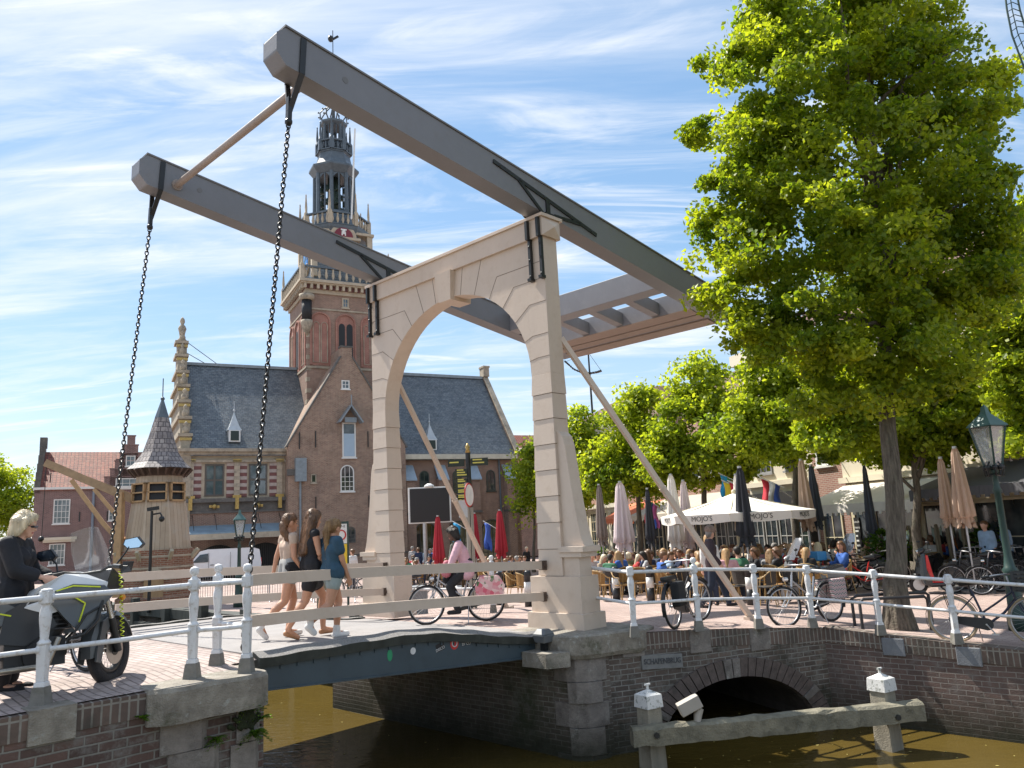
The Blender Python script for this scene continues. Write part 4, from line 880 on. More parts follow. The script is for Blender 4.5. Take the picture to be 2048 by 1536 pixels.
# tower
TX, TY, TW = .95, 5.6, 2.8
mb = MB(); wall(mb, TX-TW, TX+TW, TY-TW, TY+TW, 7, 19.75); mb.build('tower_wall', waagbrick, wh)
mb = MB(); wall(mb, TX-TW-.08, TX+TW+.08, TY-TW-.08, TY+TW+.08, 13.95, 14.1); mb.build('tower_string_course', sandst, wh); mb = MB(); wall(mb, TX-TW-.06, TX+TW+.06, TY-TW-.06, TY+TW+.06, 18.25, 18.37); mb.build('tower_string_course', sandst, wh)
mb = MB()
for i in range(14):
    for sx in (-1, 1):
        z = 8.2+i*.8; e = .32 if i % 2 else .22; xx = TX+sx*TW; mb.box(min(xx+sx*.02, xx-sx*e), max(xx+sx*.02, xx-sx*e), TY-TW-.02, TY-TW+.4, z, z+.3)
mb.build('corner_quoins', sandst, wh)
def tface(x, z, w, h, k, side=0):
    """blind arch or sound opening on the tower, side 0 front, 1 left"""
    P = (lambda u, d, v: V(TX+u, TY-TW-d, v)) if side == 0 else (lambda u, d, v: V(TX-TW-d, TY-u, v))
    n = 14; a = archpts(w, z+h-w/2, None, n, x); b_ = archpts(w-.24, z+h-w/2, None, n, x); mb = MB()
    for i in range(n-1): mb.hexa([P(*q) for q in ((a[i][0], .0, a[i][1]), (a[i+1][0], .0, a[i+1][1]), (b_[i+1][0], .0, b_[i+1][1]), (b_[i][0], .0, b_[i][1]))], [P(*q) for q in ((a[i][0], .10, a[i][1]), (a[i+1][0], .10, a[i+1][1]), (b_[i+1][0], .10, b_[i+1][1]), (b_[i][0], .10, b_[i][1]))])
    for s in (-1, 1):
        q = sorted((x+s*w/2, x+s*(w/2-.12))); mb.hexa([P(q[0], 0, z), P(q[1], 0, z), P(q[1], .1, z), P(q[0], .1, z)], [P(q[0], 0, z+h-w/2), P(q[1], 0, z+h-w/2), P(q[1], .1, z+h-w/2), P(q[0], .1, z+h-w/2)])
    o = mb.build('blind_arch', redbrick, wh)
    mb = MB(); pl = [(x-w/2+.12, z), (x+w/2-.12, z)]+b_; mb.prism(pl, lambda u, v: P(u, .0, v), lambda u, v: P(u, .015, v)); mb.build('niche_panel', redbrick, o)
    for s in (-1, 1):
        ww = w*.30; c = x+s*w*.19; pl = [(c-ww/2, z+.2), (c+ww/2, z+.2)]+archpts(ww, z+h*.74, ww*.6, 8, c)
        mb = MB()
        if k: mb.prism(pl, lambda u, v: P(u, .0, v), lambda u, v: P(u, .03, v)); mb.build('sound_opening', shutg, o)
        else:
            for i in range(len(pl)): mb.bar(P(pl[i][0], .03, pl[i][1]), P(pl[(i+1) % len(pl)][0], .03, pl[(i+1) % len(pl)][1]), .05, .04)
            mb.build('niche_tracery', sandst, o)
for x, k in ((-1.85, 0), (0, 1), (1.85, 0)): tface(x, 14.2, 1.5, 3.9, k); tface(x, 14.2, 1.5, 3.9, k, 1)
window(wh, TX, 18.55, TY-TW, .5, .75, 2, 2, frame=sandlt, fw=.1, glass=glassb)
mb = MB(); mb.lathe([(.05, 16.3), (.3, 16.8), (.42, 17.2), (.42, 17.4)], 12, (TX-TW, TY-TW, 0), 0); mb.lathe([(.36, 17.4), (.36, 18.9)], 12, (TX-TW, TY-TW, 0), 1); mb.lathe([(.46, 18.9), (.55, 19.1), (.55, 19.3)], 12, (TX-TW, TY-TW, 0), 0); mb.build('corner_turret', [sandst, shutg], wh)
def ring(mb, w, z0, z1, m=0): mb.box(TX-w, TX+w, TY-w, TY+w, z0, z1, m)
mb = MB(); ring(mb, TW+.12, 19.45, 19.75); ring(mb, TW+.62, 20.15, 20.35); ring(mb, TW+.5, 20.05, 20.15); ring(mb, TW+.2, 19.75, 20.05, 1)
for i in range(14):
    u = -TW-.2+(2*TW+.4)*i/13
    for sx, sy in ((u, -1), (u, 1)): mb.box(TX+sx-.09, TX+sx+.09, *sorted((TY+sy*(TW+.2), TY+sy*(TW+.46))), 19.72, 20.05)
    for sy, sx in ((u, -1), (u, 1)): mb.box(*sorted((TX+sx*(TW+.2), TX+sx*(TW+.46))), TY+sy-.09, TY+sy+.09, 19.72, 20.05)
mb.build('tower_cornice', [sandlt, blockrd], wh)
def balus(name, poly, z, h, n, mt, post=True):
    mb = MB(); k = len(poly)
    for i in range(k):
        p, q = V(*poly[i]), V(*poly[(i+1) % k]); d = nrm(q-p)
        mb.bar((p[0], p[1], z+h), (q[0], q[1], z+h), .26, .12, 1); mb.bar((p[0], p[1], z+.04), (q[0], q[1], z+.04), .24, .08, 1)
        for j in range(n):
            c = p+(q-p)*(j+.5)/n; mb.lathe([(.09, .08), (.06, .18), (.12, h*.4), (.06, h*.75), (.09, h-.06)], 6, (c[0], c[1], z), 0)
        mb.box(p[0]-.15, p[0]+.15, p[1]-.15, p[1]+.15, z, z+h+.06, 0)
        if post: mb.lathe([(.16, 0), (.16, .15), (.09, .25), (.1, .6), (.04, 1.5), (.06, 1.55), (.0, 1.75)], 6, (p[0], p[1], z+h), 0)
    return mb.build(name, mt, wh)
sq = lambda w: [(TX-w, TY-w), (TX+w, TY-w), (TX+w, TY+w), (TX-w, TY+w)]
ok = lambda r, ph=pi/8: [(TX+r*math.cos(ph+i*pi/4), TY+r*math.sin(ph+i*pi/4)) for i in range(8)]
balus('balustrade', sq(TW+.42), 20.35, .95, 13, [sandlt, leadb])
mb = MB(); ring(mb, 2.15, 20.4, 23.9); mb.lathe([(3.0, 20.4), (2.3, 21.3), (2.15, 21.3)], 4, (TX, TY, 0), rot=pi/4, sm=False); mb.build('clock_stage', slate, wh)
mb = MB()
for sx in (-1, 1):
    for sy in (-1, 1): mb.box(TX+sx*2.1-.2, TX+sx*2.1+.2, TY+sy*2.1-.2, TY+sy*2.1+.2, 21.0, 24.6)
mb.box(TX-2.4, TX+2.4, TY-2.4, TY+2.4, 24.5, 24.7); mb.build('stage_pilaster', sandlt, wh)
mb = MB()
for side in (0, 1):
    Q = (lambda u, d, v: V(TX+u, TY-2.15-d, v)) if side == 0 else (lambda u, d, v: V(TX-2.15-d, TY-u, v))
    cz = 22.75; n = 28
    for r0, d, m in ((1.12, .12, 0), (1.0, .16, 1), (.5, .165, 2)):
        pl = [(r0*math.cos(2*pi*i/n), cz+r0*math.sin(2*pi*i/n)) for i in range(n)]; mb.prism(pl, lambda u, v: Q(u, 0, v), lambda u, v: Q(u, d, v), m)
    for i in range(12): t = 2*pi*i/12; mb.bar(Q(.72*math.cos(t), .175, cz+.72*math.sin(t)), Q(.9*math.cos(t), .175, cz+.9*math.sin(t)), .02, .08, 3)
    mb.bar(Q(0, .2, cz), Q(.55, .2, cz+.35), .02, .07, 3); mb.bar(Q(0, .2, cz), Q(-.3, .2, cz-.7), .02, .06, 3)
mb.build('clock', [sandlt, M('clock_blue', (.03, .16, .45), .4), M('clock_blue_inner', (.05, .24, .55), .4), gold], wh)
mb = MB(); z0 = 24.15
for r0, d, m in ((1.0, .35, 0), (.72, .42, 1)):
    mb.prism([(-r0, z0), (r0, z0)]+archpts(2*r0, z0, r0, 16), lambda u, v: V(TX+u, TY-2.15, v), lambda u, v: V(TX+u, TY-2.15-d, v), m)
mb.box(TX-1.3, TX+1.3, TY-2.6, TY-2.1, z0-.2, z0, 0)
for b_ in ((-.16, -.08, .08, .5), (.08, .16, .08, .5), (-.16, .16, .36, .5), (-.22, .22, .5, .6), (-.07, .07, .2, .36)): mb.box(TX+b_[0], TX+b_[1], TY-2.15-.46, TY-2.15-.42, z0+b_[2], z0+b_[3], 2)
mb.build('crest', [sandlt, M('crest_red', (.17, .015, .03), .5), whitep], wh)
mb = MB(); mb.lathe([(2.2, 23.9), (2.55, 24.5), (2.75, 24.9), (2.8, 25.1), (2.5, 25.15)], 8, (TX, TY, 0), rot=pi/8, sm=False); mb.build('gallery_base', leadb, wh)
balus('balustrade', ok(2.62), 25.15, .95, 5, [sandlt, leadb])
mb = MB(); mb.lathe([(1.95, 25.1), (1.72, 26.2), (1.62, 26.7), (1.55, 26.75)], 8, (TX, TY, 0), rot=pi/8, sm=False); mb.build('lantern_base', leadb, wh)
def lantern(r, z0, z1, cw, name, mats):
    mb = MB()
    for i in range(8):
        t = pi/8+i*pi/4; c = V(TX+r*math.cos(t), TY+r*math.sin(t)); mb.tube([(c[0], c[1], z0), (c[0], c[1], z1)], [cw*1.2, cw], 6)
        t2 = t+pi/4; e = V(TX+r*math.cos(t2), TY+r*math.sin(t2)); w = np.linalg.norm(e-c)
        pts = [c+(e-c)*k for k in (.0, .15, .35, .5, .65, .85, 1.)]; hs = [0, .30, .52, .58, .52, .30, 0]
        for (p, h0), (q, h1) in zip(zip(pts[:-1], hs[:-1]), zip(pts[1:], hs[1:])):
            mb.hexa([(p[0]*.99+TX*.01, p[1]*.99+TY*.01, z1-.6*w*1.1+h0*w), (q[0]*.99+TX*.01, q[1]*.99+TY*.01, z1-.6*w*1.1+h1*w), (q[0], q[1], z1-.6*w*1.1+h1*w), (p[0], p[1], z1-.6*w*1.1+h0*w)], [(p[0]*.95+TX*.05, p[1]*.95+TY*.05, z1), (q[0]*.95+TX*.05, q[1]*.95+TY*.05, z1), (q[0], q[1], z1), (p[0], p[1], z1)])
        m = (c+e)/2; mb.tube([(m[0], m[1], z0), (m[0], m[1], z1-.1)], cw*.45, 5)
    return mb.build(name, mats, wh)
lantern(1.5, 26.6, 29.9, .15, 'bell_lantern', leadb)
mb = MB(); mb.lathe([(.55, 26.6), (.5, 29.9)], 8, (TX, TY, 0)); 
for i in range(8):
    for z in (27.4, 28.5): t = i*pi/4; mb.lathe([(.26, 0), (.2, .1), (.14, .4), (.02, .5)], 8, (TX+1.0*math.cos(t), TY+1.0*math.sin(t), z))
mb.build('carillon_bells', M('bronze_bell', (.05, .075, .06), .4, .3, 6, metal=.5), wh)
mb = MB(); mb.lathe([(1.55, 29.85), (1.75, 30.1), (1.95, 30.35), (1.95, 30.5), (1.6, 30.7), (1.35, 31.2), (1.25, 31.7), (1.32, 31.75), (1.32, 31.85), (1.0, 31.9)], 8, (TX, TY, 0), rot=pi/8, sm=False); mb.build('lantern_cornice', leadb, wh)
balus('upper_balustrade', ok(1.28), 31.85, .8, 3, [leadb, leadb])
lantern(.85, 31.9, 34.3, .10, 'upper_lantern', leadb)
mb = MB(); mb.lathe([(.85, 34.2), (1.08, 34.4), (1.1, 34.55), (.7, 34.7)], 8, (TX, TY, 0), rot=pi/8, sm=False)
for i in range(8):
    t = i*pi/4; pr = [(.75, 34.6), (1.05, 34.9), (1.08, 35.3), (.75, 35.75), (.35, 36.05), (.15, 36.4), (.1, 36.8)]
    mb.tube([(TX+r*math.cos(t), TY+r*math.sin(t), z) for r, z in pr], .055, 5)
    for r, z in pr[1:4]: mb.ball((TX+(r+.12)*math.cos(t), TY+(r+.12)*math.sin(t), z), .08, 5)
mb.lathe([(.14, 34.7), (.12, 36.9), (.2, 37.0), (.05, 37.1)], 8, (TX, TY, 0)); mb.build('open_crown', leadb, wh)
mb = MB(); mb.ball((TX, TY, 37.2), .2, 8, 1); mb.tube([(TX, TY, 37.2), (TX, TY, 42.9)], .035, 5, 0); mb.bar((TX-.3, TY, 40.2), (TX+.3, TY, 40.2), .05, .08); mb.ball((TX, TY, 40.0), .12, 6); mb.ball((TX-.18, TY, 42.1), .24, 8, 0, 1.2); mb.bar((TX, TY, 42.1), (TX+.45, TY, 42.5), .06, .18); mb.build('weathercock', [ironblk, gold], wh)
mb = MB(); mb.tube([(TX+.6, TY-2.6, 25.6), (TX+1.15, TY-2.0, 33.4)], .07, 6); mb.build('flagpole', whitep, wh)

# ------------------------------------------------------------------ brick house with a stepped dormer, left
def frame_thing(name, label, cat, px, Y, az, z=-.5, group=None):
    p = at(px, 1100, Y); return thing(name, label, cat, (p[0], p[1], z), pi/2-az, group)
pantile = BRK('red_pantiles', (.19, .045, .028), (.30, .088, .052), (.09, .028, .02), .26, .32, .03, rough=.7, var=.3, off=0, bump=1., spot=(.12, .045, .035), samt=.7, patch=(.32, .17, .11))
hs = frame_thing('brick_house', 'purple brick house with red pantile roof and stepped dormer behind the wooden crane tower', 'house', 62, 56, R(62))
hb = BRK('plum_brick', (.155, .078, .07), (.22, .115, .105), (.30, .25, .24), .22, .07, .012, bump=.2, var=.2)
mb = MB(); mb.box(0, 11, 0, 8, -.5, 6.6); mb.prism([(0, 6.6), (8, 6.6), (4, 9.6)], lambda u, v: V(0.02, u, v), lambda u, v: V(.3, u, v)); mb.build('wall', hb, hs)
mb = MB(); gableroof(mb, .32, 11.2, 0, 8, 6.6, 9.6, .15, .12); mb.build('roof', pantile, hs)
mb = MB(); zz = 6.4
for y, z in ((0, 7.2), (.8, 7.9), (1.6, 8.6), (2.4, 9.3), (3.2, 10.0)): mb.box(-.05, .32, y, 8-y, 6.3, z)
mb.box(-.08, .4, 3.6, 4.4, 10, 10.8); mb.build('gable_end', stonedk, hs)
mb = MB(); mb.box(-.1, 11, -.18, .0, 6.55, 6.72); mb.build('gutter', whitep, hs)
mb = MB(); dx_ = 6.1
for i, (w, z) in enumerate(((3.4, 7.4), (2.7, 8.0), (2.1, 8.6), (1.5, 9.2), (1.0, 9.8), (.55, 10.5))): mb.box(dx_-w/2, dx_+w/2, -.06, .25, 6.5, z); mb.box(dx_-w/2-.05, dx_+w/2+.05, -.09, .28, z, z+.07)
mb.box(dx_-1, dx_+1, .2, 4, 6.6, 8.8); sd_ = mb.build('stepped_dormer', hb, hs)
window(hs, dx_, 8.2, -.06, .65, .8, 2, 2, glass=glassb)
window(hs, dx_+.0, 6.55, -.06, 1.9, .75, 4, 2, glass=glassb)
for x, z, w, h, nx, nz in ((1.75, 4.1, 1.05, 1.75, 4, 4), (1.6, 1.2, 1.0, 1.5, 4, 3), (5.2, 4.2, .85, .8, 3, 2), (6.75, 3.6, .95, 1.7, 3, 4), (6.6, 1.2, 1, 1.3, 3, 3), (8.8, 4.0, 1, 1.7, 3, 4)): window(hs, x, z, 0, w, h, nx, nz, glass=glassb)
mb = MB(); mb.box(.6, 2.8, -.4, 0, 2.95, 3.15); mb.box(.7, 2.7, -.3, 0, 2.8, 2.95); mb.build('door_hood', creamwall, hs)
mb = MB(); mb.tube([(3.75, -.1, 6.6), (3.75, -.1, -.3)], .09, 8); mb.build('downpipe', M('grey_pipe', (.20, .24, .30), .5), hs)
for x in (2.9, 4.7): 
    mb = MB(); mb.box(x-.04, x+.04, -.05, 0, 4.2, 4.9); mb.build('wall_anchor', ironblk, hs)
# red roofed house beyond the weigh house
rh = frame_thing('brick_house', 'house with dark red roof half hidden behind the right end of the weigh house', 'house', 1028, 74, R(62))
mb = MB(); mb.box(-2, 9, 0, 8, -.5, 8.2); mb.build('wall', waagbrick, rh); mb = MB(); gableroof(mb, -2.2, 9.2, 0, 8, 8.2, 11.3, .3, .15); mb.build('roof', pantile, rh)
for x in (0.4, 2.4, 4.4): window(rh, x, 4.6, 0, 1.1, 1.9, 2, 3)

# ------------------------------------------------------------------ wooden crane house and its jib
chp = gp(312, 29.5); ch = thing('crane_house', 'octagonal wooden crane tower with shingled spire on a brick base beside the canal', 'tower', (chp[0], chp[1], -.5), R(20))
board = BRK('silvered_boards', (.42, .33, .24), (.54, .44, .33), (.20, .14, .10), .16, 6., .006, off=0, var=.22, spot=(.40, .36, .31), samt=.7, sscale=.9, bump=.5)
shingle = BRK('wood_shingles', (.19, .17, .17), (.34, .30, .28), (.07, .06, .06), .17, .2, .016, rough=.6, var=.4, bump=.8, patch=(.12, .10, .10))
cbrick = BRK('banded_brick', (.22, .085, .05), (.30, .13, .08), (.33, .26, .19), .22, .07, .012, bump=.3)
o8 = pi/8
mb = MB(); mb.lathe([(1.42, -.3), (1.42, .35), (1.32, .4), (1.32, 2.0)], 8, sm=False, rot=o8); mb.build('brick_base', cbrick, ch)
mb = MB()
for z in (.55, .95, 1.35, 1.75): mb.lathe([(1.335, z), (1.335, z+.07)], 8, sm=False, rot=o8)
mb.build('stone_bands', sandlt, ch)
mb = MB(); mb.lathe([(1.22, 2.02), (1.17, 2.4), (.84, 4.72), (.82, 4.85)], 8, sm=False, rot=o8); mb.lathe([(1.26, 2.0), (1.26, 2.05)], 8, sm=False, rot=o8); mb.build('board_wall', board, ch)
mb = MB(); mb.lathe([(1.2, 4.98), (.93, 5.22), (.66, 5.62), (.47, 6.2), (.25, 7.0), (.03, 7.6)], 8, sm=False, rot=o8); sp_ = mb.build('spire', shingle, ch)
mb = MB(); mb.lathe([(.27, 6.95), (.05, 7.65), (.0, 7.66)], 8, sm=False, rot=o8); mb.ball((0, 0, 7.7), .08, 8); mb.tube([(0, 0, 7.7), (0, 0, 8.5)], .02, 5); mb.build('spire_cap', leadb, sp_)
mb = MB(); mb.lathe([(.85, 4.7), (1.0, 4.98)], 8, sm=False, rot=o8)
for i in range(24): t = i*pi/12; mb.bar((.9*math.cos(t), .9*math.sin(t), 4.72), (1.12*math.cos(t), 1.12*math.sin(t), 4.97), .06, .1)
mb.build('eaves', M('dark_eaves', (.10, .065, .05), .8), ch)
for k in (-pi/2, -pi/2-pi/4, -pi/2+pi/4):
    c, s = math.cos(k), math.sin(k); U_ = V(-s, c, 0); Nn = V(c, s, 0); mb = MB(); a0 = .93; 
    def q(u, d, z): return U_*u+Nn*(d)+V(0, 0, z)
    w, z0, z1, d0, d1 = .33, 3.75, 4.45, .84, .98
    for u0, u1, e0, e1 in ((-w, -w+.06, z0, z1), (w-.06, w, z0, z1), (-w, w, z0, z0+.06), (-w, w, z1-.06, z1), (-w, w, 4.07, 4.12)):
        mb.hexa([q(u0, d0-.1, e0), q(u1, d0-.1, e0), q(u1, d1, e0), q(u0, d1, e0)], [q(u0, d0-.1, e1), q(u1, d0-.1, e1), q(u1, d1, e1), q(u0, d1, e1)])
    wo_ = mb.build('window_opening', wood_warm, ch); mb = MB(); mb.add([q(-w, .905, z0), q(w, .905, z0), q(w, .84, z1), q(-w, .84, z1)], [(0, 1, 2, 3)]); mb.build('dark_interior', shutg, wo_)
mb = MB(); mb.prism([(-.32, 0), (.32, 0), (.32, .95)]+archpts(.64, .95, .3, 10)[1:-1]+[(-.32, .95)], lambda u, v: V(u, -1.27, v), lambda u, v: V(u, -1.2, v)); dr = mb.build('door', wood_warm, ch)
mb = MB(); a = archpts(.88, .95, .42, 10); b_ = archpts(.66, .95, .31, 10)
for i in range(9): f = lambda p, y: (p[0], y, p[1]); mb.hexa([f(a[i], -1.30), f(a[i+1], -1.30), f(b_[i+1], -1.30), f(b_[i], -1.30)], [f(a[i], -1.2), f(a[i+1], -1.2), f(b_[i+1], -1.2), f(b_[i], -1.2)])
mb.build('door_arch', sandlt, dr)
for k in range(8):
    t = k*pi/4+pi/8; mb = MB(); d = V(math.cos(t), math.sin(t), 0); mb.bar(d*1.2+V(0, 0, 1.6), d*1.5+V(0, 0, 1.98), .12, .12); mb.build('corner_bracket', M('pale_bracket', (.44, .38, .27), .7), ch)
jb = thing('wooden_crane', 'timber harbour crane with long raised jib on a post, leaning out left of its tower', 'crane', (0, 0, 0))
def J(x, y, d=28.6): return at(x, y, d)
cw_ = M('crane_timber', (.46, .30, .16), .7, .2, 4, streak=False, bump=.15); cw2 = M('crane_timber_dark', (.36, .25, .15), .75, .2, 4)
mb = MB(); mb.bar(J(285, 1008, 29), J(90, 925, 27.6), .16, .26); mb.bar(J(283, 996, 29), J(92, 922, 27.6), .06, .05); mb.build('jib', cw2, jb)
mb = MB(); mb.bar(J(235, 1195), J(240, 985), .26, .26); mb.build('post', cw_, jb)
mb = MB(); mb.bar(J(143, 960, 28), J(205, 1045, 28.4), .13, .15); mb.bar(J(205, 1045, 28.4), J(236, 1080), .13, .15); mb.bar(J(188, 978, 28.3), J(236, 1035), .12, .13); mb.build('brace', cw_, jb)
mb = MB(); mb.bar(J(238, 1095), J(285, 1040, 29.2), .14, .14); mb.bar(J(238, 1120), J(275, 1100, 29.3), .2, .2); mb.bar(J(225, 1160), J(262, 1090, 29), .12, .12); mb.build('lower_brace', M('orange_timber', (.50, .24, .09), .7, .2, 4), jb)
mb = MB(); mb.tube([J(93, 930, 27.6), J(83, 1075, 27.6)], .012, 5); mb.tube([J(102, 945, 27.6), J(100, 965, 27.6)], .02, 5); mb.ball(J(82, 1078, 27.6), .1, 8); mb.build('hoist_rope', ironblk, jb)
# ------------------------------------------------------------------ trees: limbs and many small leaves
leaf_big = LEAF('lime_leaf', (.085, .150, .014), (.27, .33, .03), (2.4, 2.15, .8))
leaf_far = LEAF('street_tree_leaf', (.10, .165, .016), (.30, .36, .035), (2.3, 2.1, .8))
bark = M('bark', (.060, .047, .036), .95, .3, 26, streak=True, bump=1., bscale=26, col2=(.19, .16, .125), spot=(.10, .105, .07), sscale=5, samt=.5)
def leaves(name, blobs, n, size, mat, parent, base, clumps, cr, sprd=.62, seed=1):
    """blobs: ellipsoids (centre, radii); leaves grow on twigs spread through and round them"""
    g = np.random.default_rng(seed)
    wts = np.array([(b[1][0]*b[1][2])**.9 for b in blobs]); wts /= wts.sum()
    bi = g.choice(len(blobs), clumps, p=wts); d = g.normal(size=(clumps, 3)); d /= np.linalg.norm(d, axis=1)[:, None]
    rad = 1-sprd*g.random(clumps)**2.0
    cen = np.array([blobs[i][0] for i in bi])+d*rad[:, None]*np.array([blobs[i][1] for i in bi])
    per = g.integers(int(n/clumps*.5), int(n/clumps*1.5)+1, clumps); ci = np.repeat(np.arange(clumps), per); k = len(ci)
    o = g.normal(size=(k, 3)); o /= np.linalg.norm(o, axis=1)[:, None]
    rr = cr*(.55+.9*g.random(clumps))[ci]; o *= (rr*g.random(k)**.45)[:, None]; o[:, 2] *= .62
    o += d[ci]*0.15*rr[:, None]
    P = cen[ci]+o-base
    nr = g.normal(size=(k, 3))*.8+V(0, 0, .55)+d[ci]*.4; nr /= np.linalg.norm(nr, axis=1)[:, None]
    t = np.cross(nr, g.normal(size=(k, 3))); t /= np.linalg.norm(t, axis=1)[:, None]; b_ = np.cross(nr, t)
    s = (size*(.65+.7*g.random(k)))[:, None]
    vs = np.stack([P-t*s*.5, P+b_*s*.40-t*s*.05, P+t*s*.55-nr*s*.12, P-b_*s*.40-t*s*.05], 1).reshape(-1, 3)
    fs = np.arange(k*4).reshape(-1, 4)
    tint = np.clip(.5+.22*g.normal(size=k)+(.26*g.normal(size=clumps))[ci], 0, 1)
    rawmesh(name, vs, fs, mat, parent, False, tint)
    return cen
def limb(mb, p, q, r0, r1, g, n=5, wob=.08, k=7):
    p = np.array(p); q = np.array(q); L = np.linalg.norm(q-p); pts = [p+(q-p)*i/n+(g.normal(size=3)*wob*L*.35 if 0 < i < n else 0)+V(0, 0, .10*L*math.sin(pi*i/n)) for i in range(n+1)]
    mb.tube(pts, [r0+(r1-r0)*i/n for i in range(n+1)], k); return pts
def tree(name, label, base, blobs, top, r, n, size, clumps, cr, mat, fork, seed, group=None, limbs=14, sprd=.62, flare=1.7):
    t = thing(name, label, 'tree', base, 0, group); g = np.random.default_rng(seed)
    base = np.array(base, float); cen = leaves('crown', blobs, n, size, mat, t, base, clumps, cr, sprd, seed)
    mb = MB(); top = np.array(top, float)-base; k = 10
    pts = [top*i/k+V(.03*math.sin(i*1.7+seed), .03*math.cos(i*2.1), 0)*(0 < i) for i in range(k+1)]
    rs = [r*(1-.8*(i/k)) for i in range(k+1)]; rs[0] = r*flare
    pts.insert(1, pts[0]+V(0, 0, .22)); rs.insert(1, r*1.22); pts.insert(2, V(0, 0, .55)+top*.02); rs.insert(2, r*1.06)
    mb.tube(pts, rs, 14)
    for i in range(limbs):
        c = cen[g.integers(len(cen))]-base; f = fork+(1-fork)*.75*g.random(); s0 = top*f
        if c[2] < s0[2]*.8: s0 = top*fork
        limb(mb, s0, s0+(c-s0)*.92, r*.42*(1-.5*f), .012, g)
    if mat is leaf_big:
        rr = np.random.default_rng(3)
        for i in range(9): t_ = 2*pi*i/9; mb.caps((r*.85*math.cos(t_), r*.85*math.sin(t_), .45), .05, (r*1.35*math.cos(t_), r*1.35*math.sin(t_), -.03), .06, 6)
    mb.build('trunk', bark, t)
    return t
def blob(px, py, rx, ry, Y, dy=0., deep=1.):
    s = (Y+dy)/FPX; p = at(px, py, Y+dy); return (p, V(rx*s, (rx+ry)/2*s*deep, ry*s))
Yt = 14.0; bt = gp(1800, Yt)
BB = [(1640, 30, 170, 130, 0), (1560, 190, 140, 130, -.5), (1750, 60, 170, 150, .8), (1845, 180, 120, 130, .2), (1700, 290, 230, 200, 0), (1530, 350, 120, 120, -.3), (1880, 350, 130, 150, .3), (1640, 500, 200, 150, -.8),
      (1490, 500, 90, 100, 0), (1800, 540, 180, 150, .6), (1590, 670, 120, 90, -.3), (1755, 700, 160, 100, -.5), (1900, 600, 110, 90, .2), (1960, 260, 55, 60, .5), (1452, 120, 52, 42, 0), (1430, 330, 44, 55, 0), (1430, 440, 44, 45, .3), (1465, 590, 50, 60, 0),
      (1740, -120, 200, 120, 0), (2010, 560, 60, 40, .6), (1995, 180, 60, 50, 1.), (1700, 780, 100, 60, .2), (1510, 660, 60, 60, -.2), (1850, 720, 110, 70, -.3), (1950, 500, 80, 80, .4), (1405, 260, 34, 46, 0), (1530, 60, 60, 70, 0), (1960, 400, 70, 90, .3)]
tree('lime_tree', 'large lime tree with thick bare trunk standing right behind the white canal railing', bt, [blob(*q[:4], Yt, q[4]) for q in BB], at(1735, 60, Yt+.2), .185, 150000, .096, 900, .38, leaf_big, .46, 11, limbs=34, sprd=.75, flare=1.6)
FT = [('slender street tree close to the right bridge leg', 1160, 42, [(1155, 880, 42, 62), (1150, 955, 52, 48), (1180, 930, 40, 50)], 840, .55, 7000),
      ('street tree seen through the gap between the weigh house and the bridge leg', 1068, 50, [(1065, 935, 26, 50), (1060, 990, 24, 40), (1085, 960, 30, 60)], 900, .55, 5000),
      ('street tree with pointed crown above the pink folded parasol', 1281, 33, [(1262, 868, 58, 56), (1225, 945, 58, 45), (1300, 955, 56, 38), (1274, 806, 26, 32), (1265, 920, 72, 46)], 800, .5, 11000),
      ('tallest of the street trees behind the big open parasol', 1412, 30, [(1392, 765, 46, 50), (1400, 845, 78, 70), (1392, 920, 88, 42), (1478, 905, 50, 52), (1352, 890, 36, 44), (1330, 930, 44, 30), (1450, 840, 50, 50)], 750, .5, 13000),
      ('broad street tree whose trunk rises behind the slate and tan parasols', 1592, 26, [(1570, 725, 74, 70), (1600, 825, 120, 66), (1515, 830, 52, 62), (1665, 860, 60, 48), (1560, 895, 70, 30), (1540, 770, 50, 50), (1480, 860, 56, 46), (1690, 890, 60, 30), (1650, 750, 70, 56), (1600, 880, 90, 36)], 720, .48, 16000),
      ('street tree with thin trunk just right of the lime trunk', 1838, 22.5, [(1830, 825, 110, 80), (1745, 800, 74, 76), (1915, 815, 74, 56), (1865, 885, 74, 36), (1700, 850, 50, 56), (1960, 780, 50, 50), (1650, 860, 50, 46), (1770, 895, 70, 26), (1940, 850, 56, 44), (1900, 740, 80, 60), (1690, 780, 60, 60)], 790, .48, 17000),
      ('street tree at the right edge behind the lantern', 2110, 19, [(2045, 600, 66, 120), (2075, 800, 60, 56), (2010, 720, 36, 46), (2100, 480, 90, 110), (2020, 800, 30, 24), (1995, 660, 46, 60), (2030, 880, 34, 24), (2050, 720, 50, 60)], 560, .4, 14000)]
for i, (lab, px, Y, bl, ty, fk, n) in enumerate(FT):
    b0 = gp(px, Y); cx = sum(b[0] for b in bl)/len(bl)
    tree('street_tree', lab, b0, [blob(*q, Y, .3*math.sin(3*j)*Y/30) for j, q in enumerate(bl)], at(px*.5+cx*.5 if px < 2048 else 2090, ty, Y), .13+.0022*(40-Y)*.8, n*2, .135+.0022*(Y-20), max(60, n//80), .0165*Y+.12, leaf_far, fk, 20+i, 'street trees on the terrace square', limbs=12, sprd=.7, flare=1.3)
b0 = gp(-20, 62); b0[2] = -.5
tree('garden_tree', 'leafy tree at the left edge beyond the plum brick house', b0, [blob(*q, 62) for q in ((5, 1020, 48, 60), (20, 965, 34, 36), (40, 1020, 26, 40), (-40, 990, 60, 70))], at(0, 960, 62), .2, 14000, .22, 110, 1.0, leaf_far, .4, 41, limbs=8)
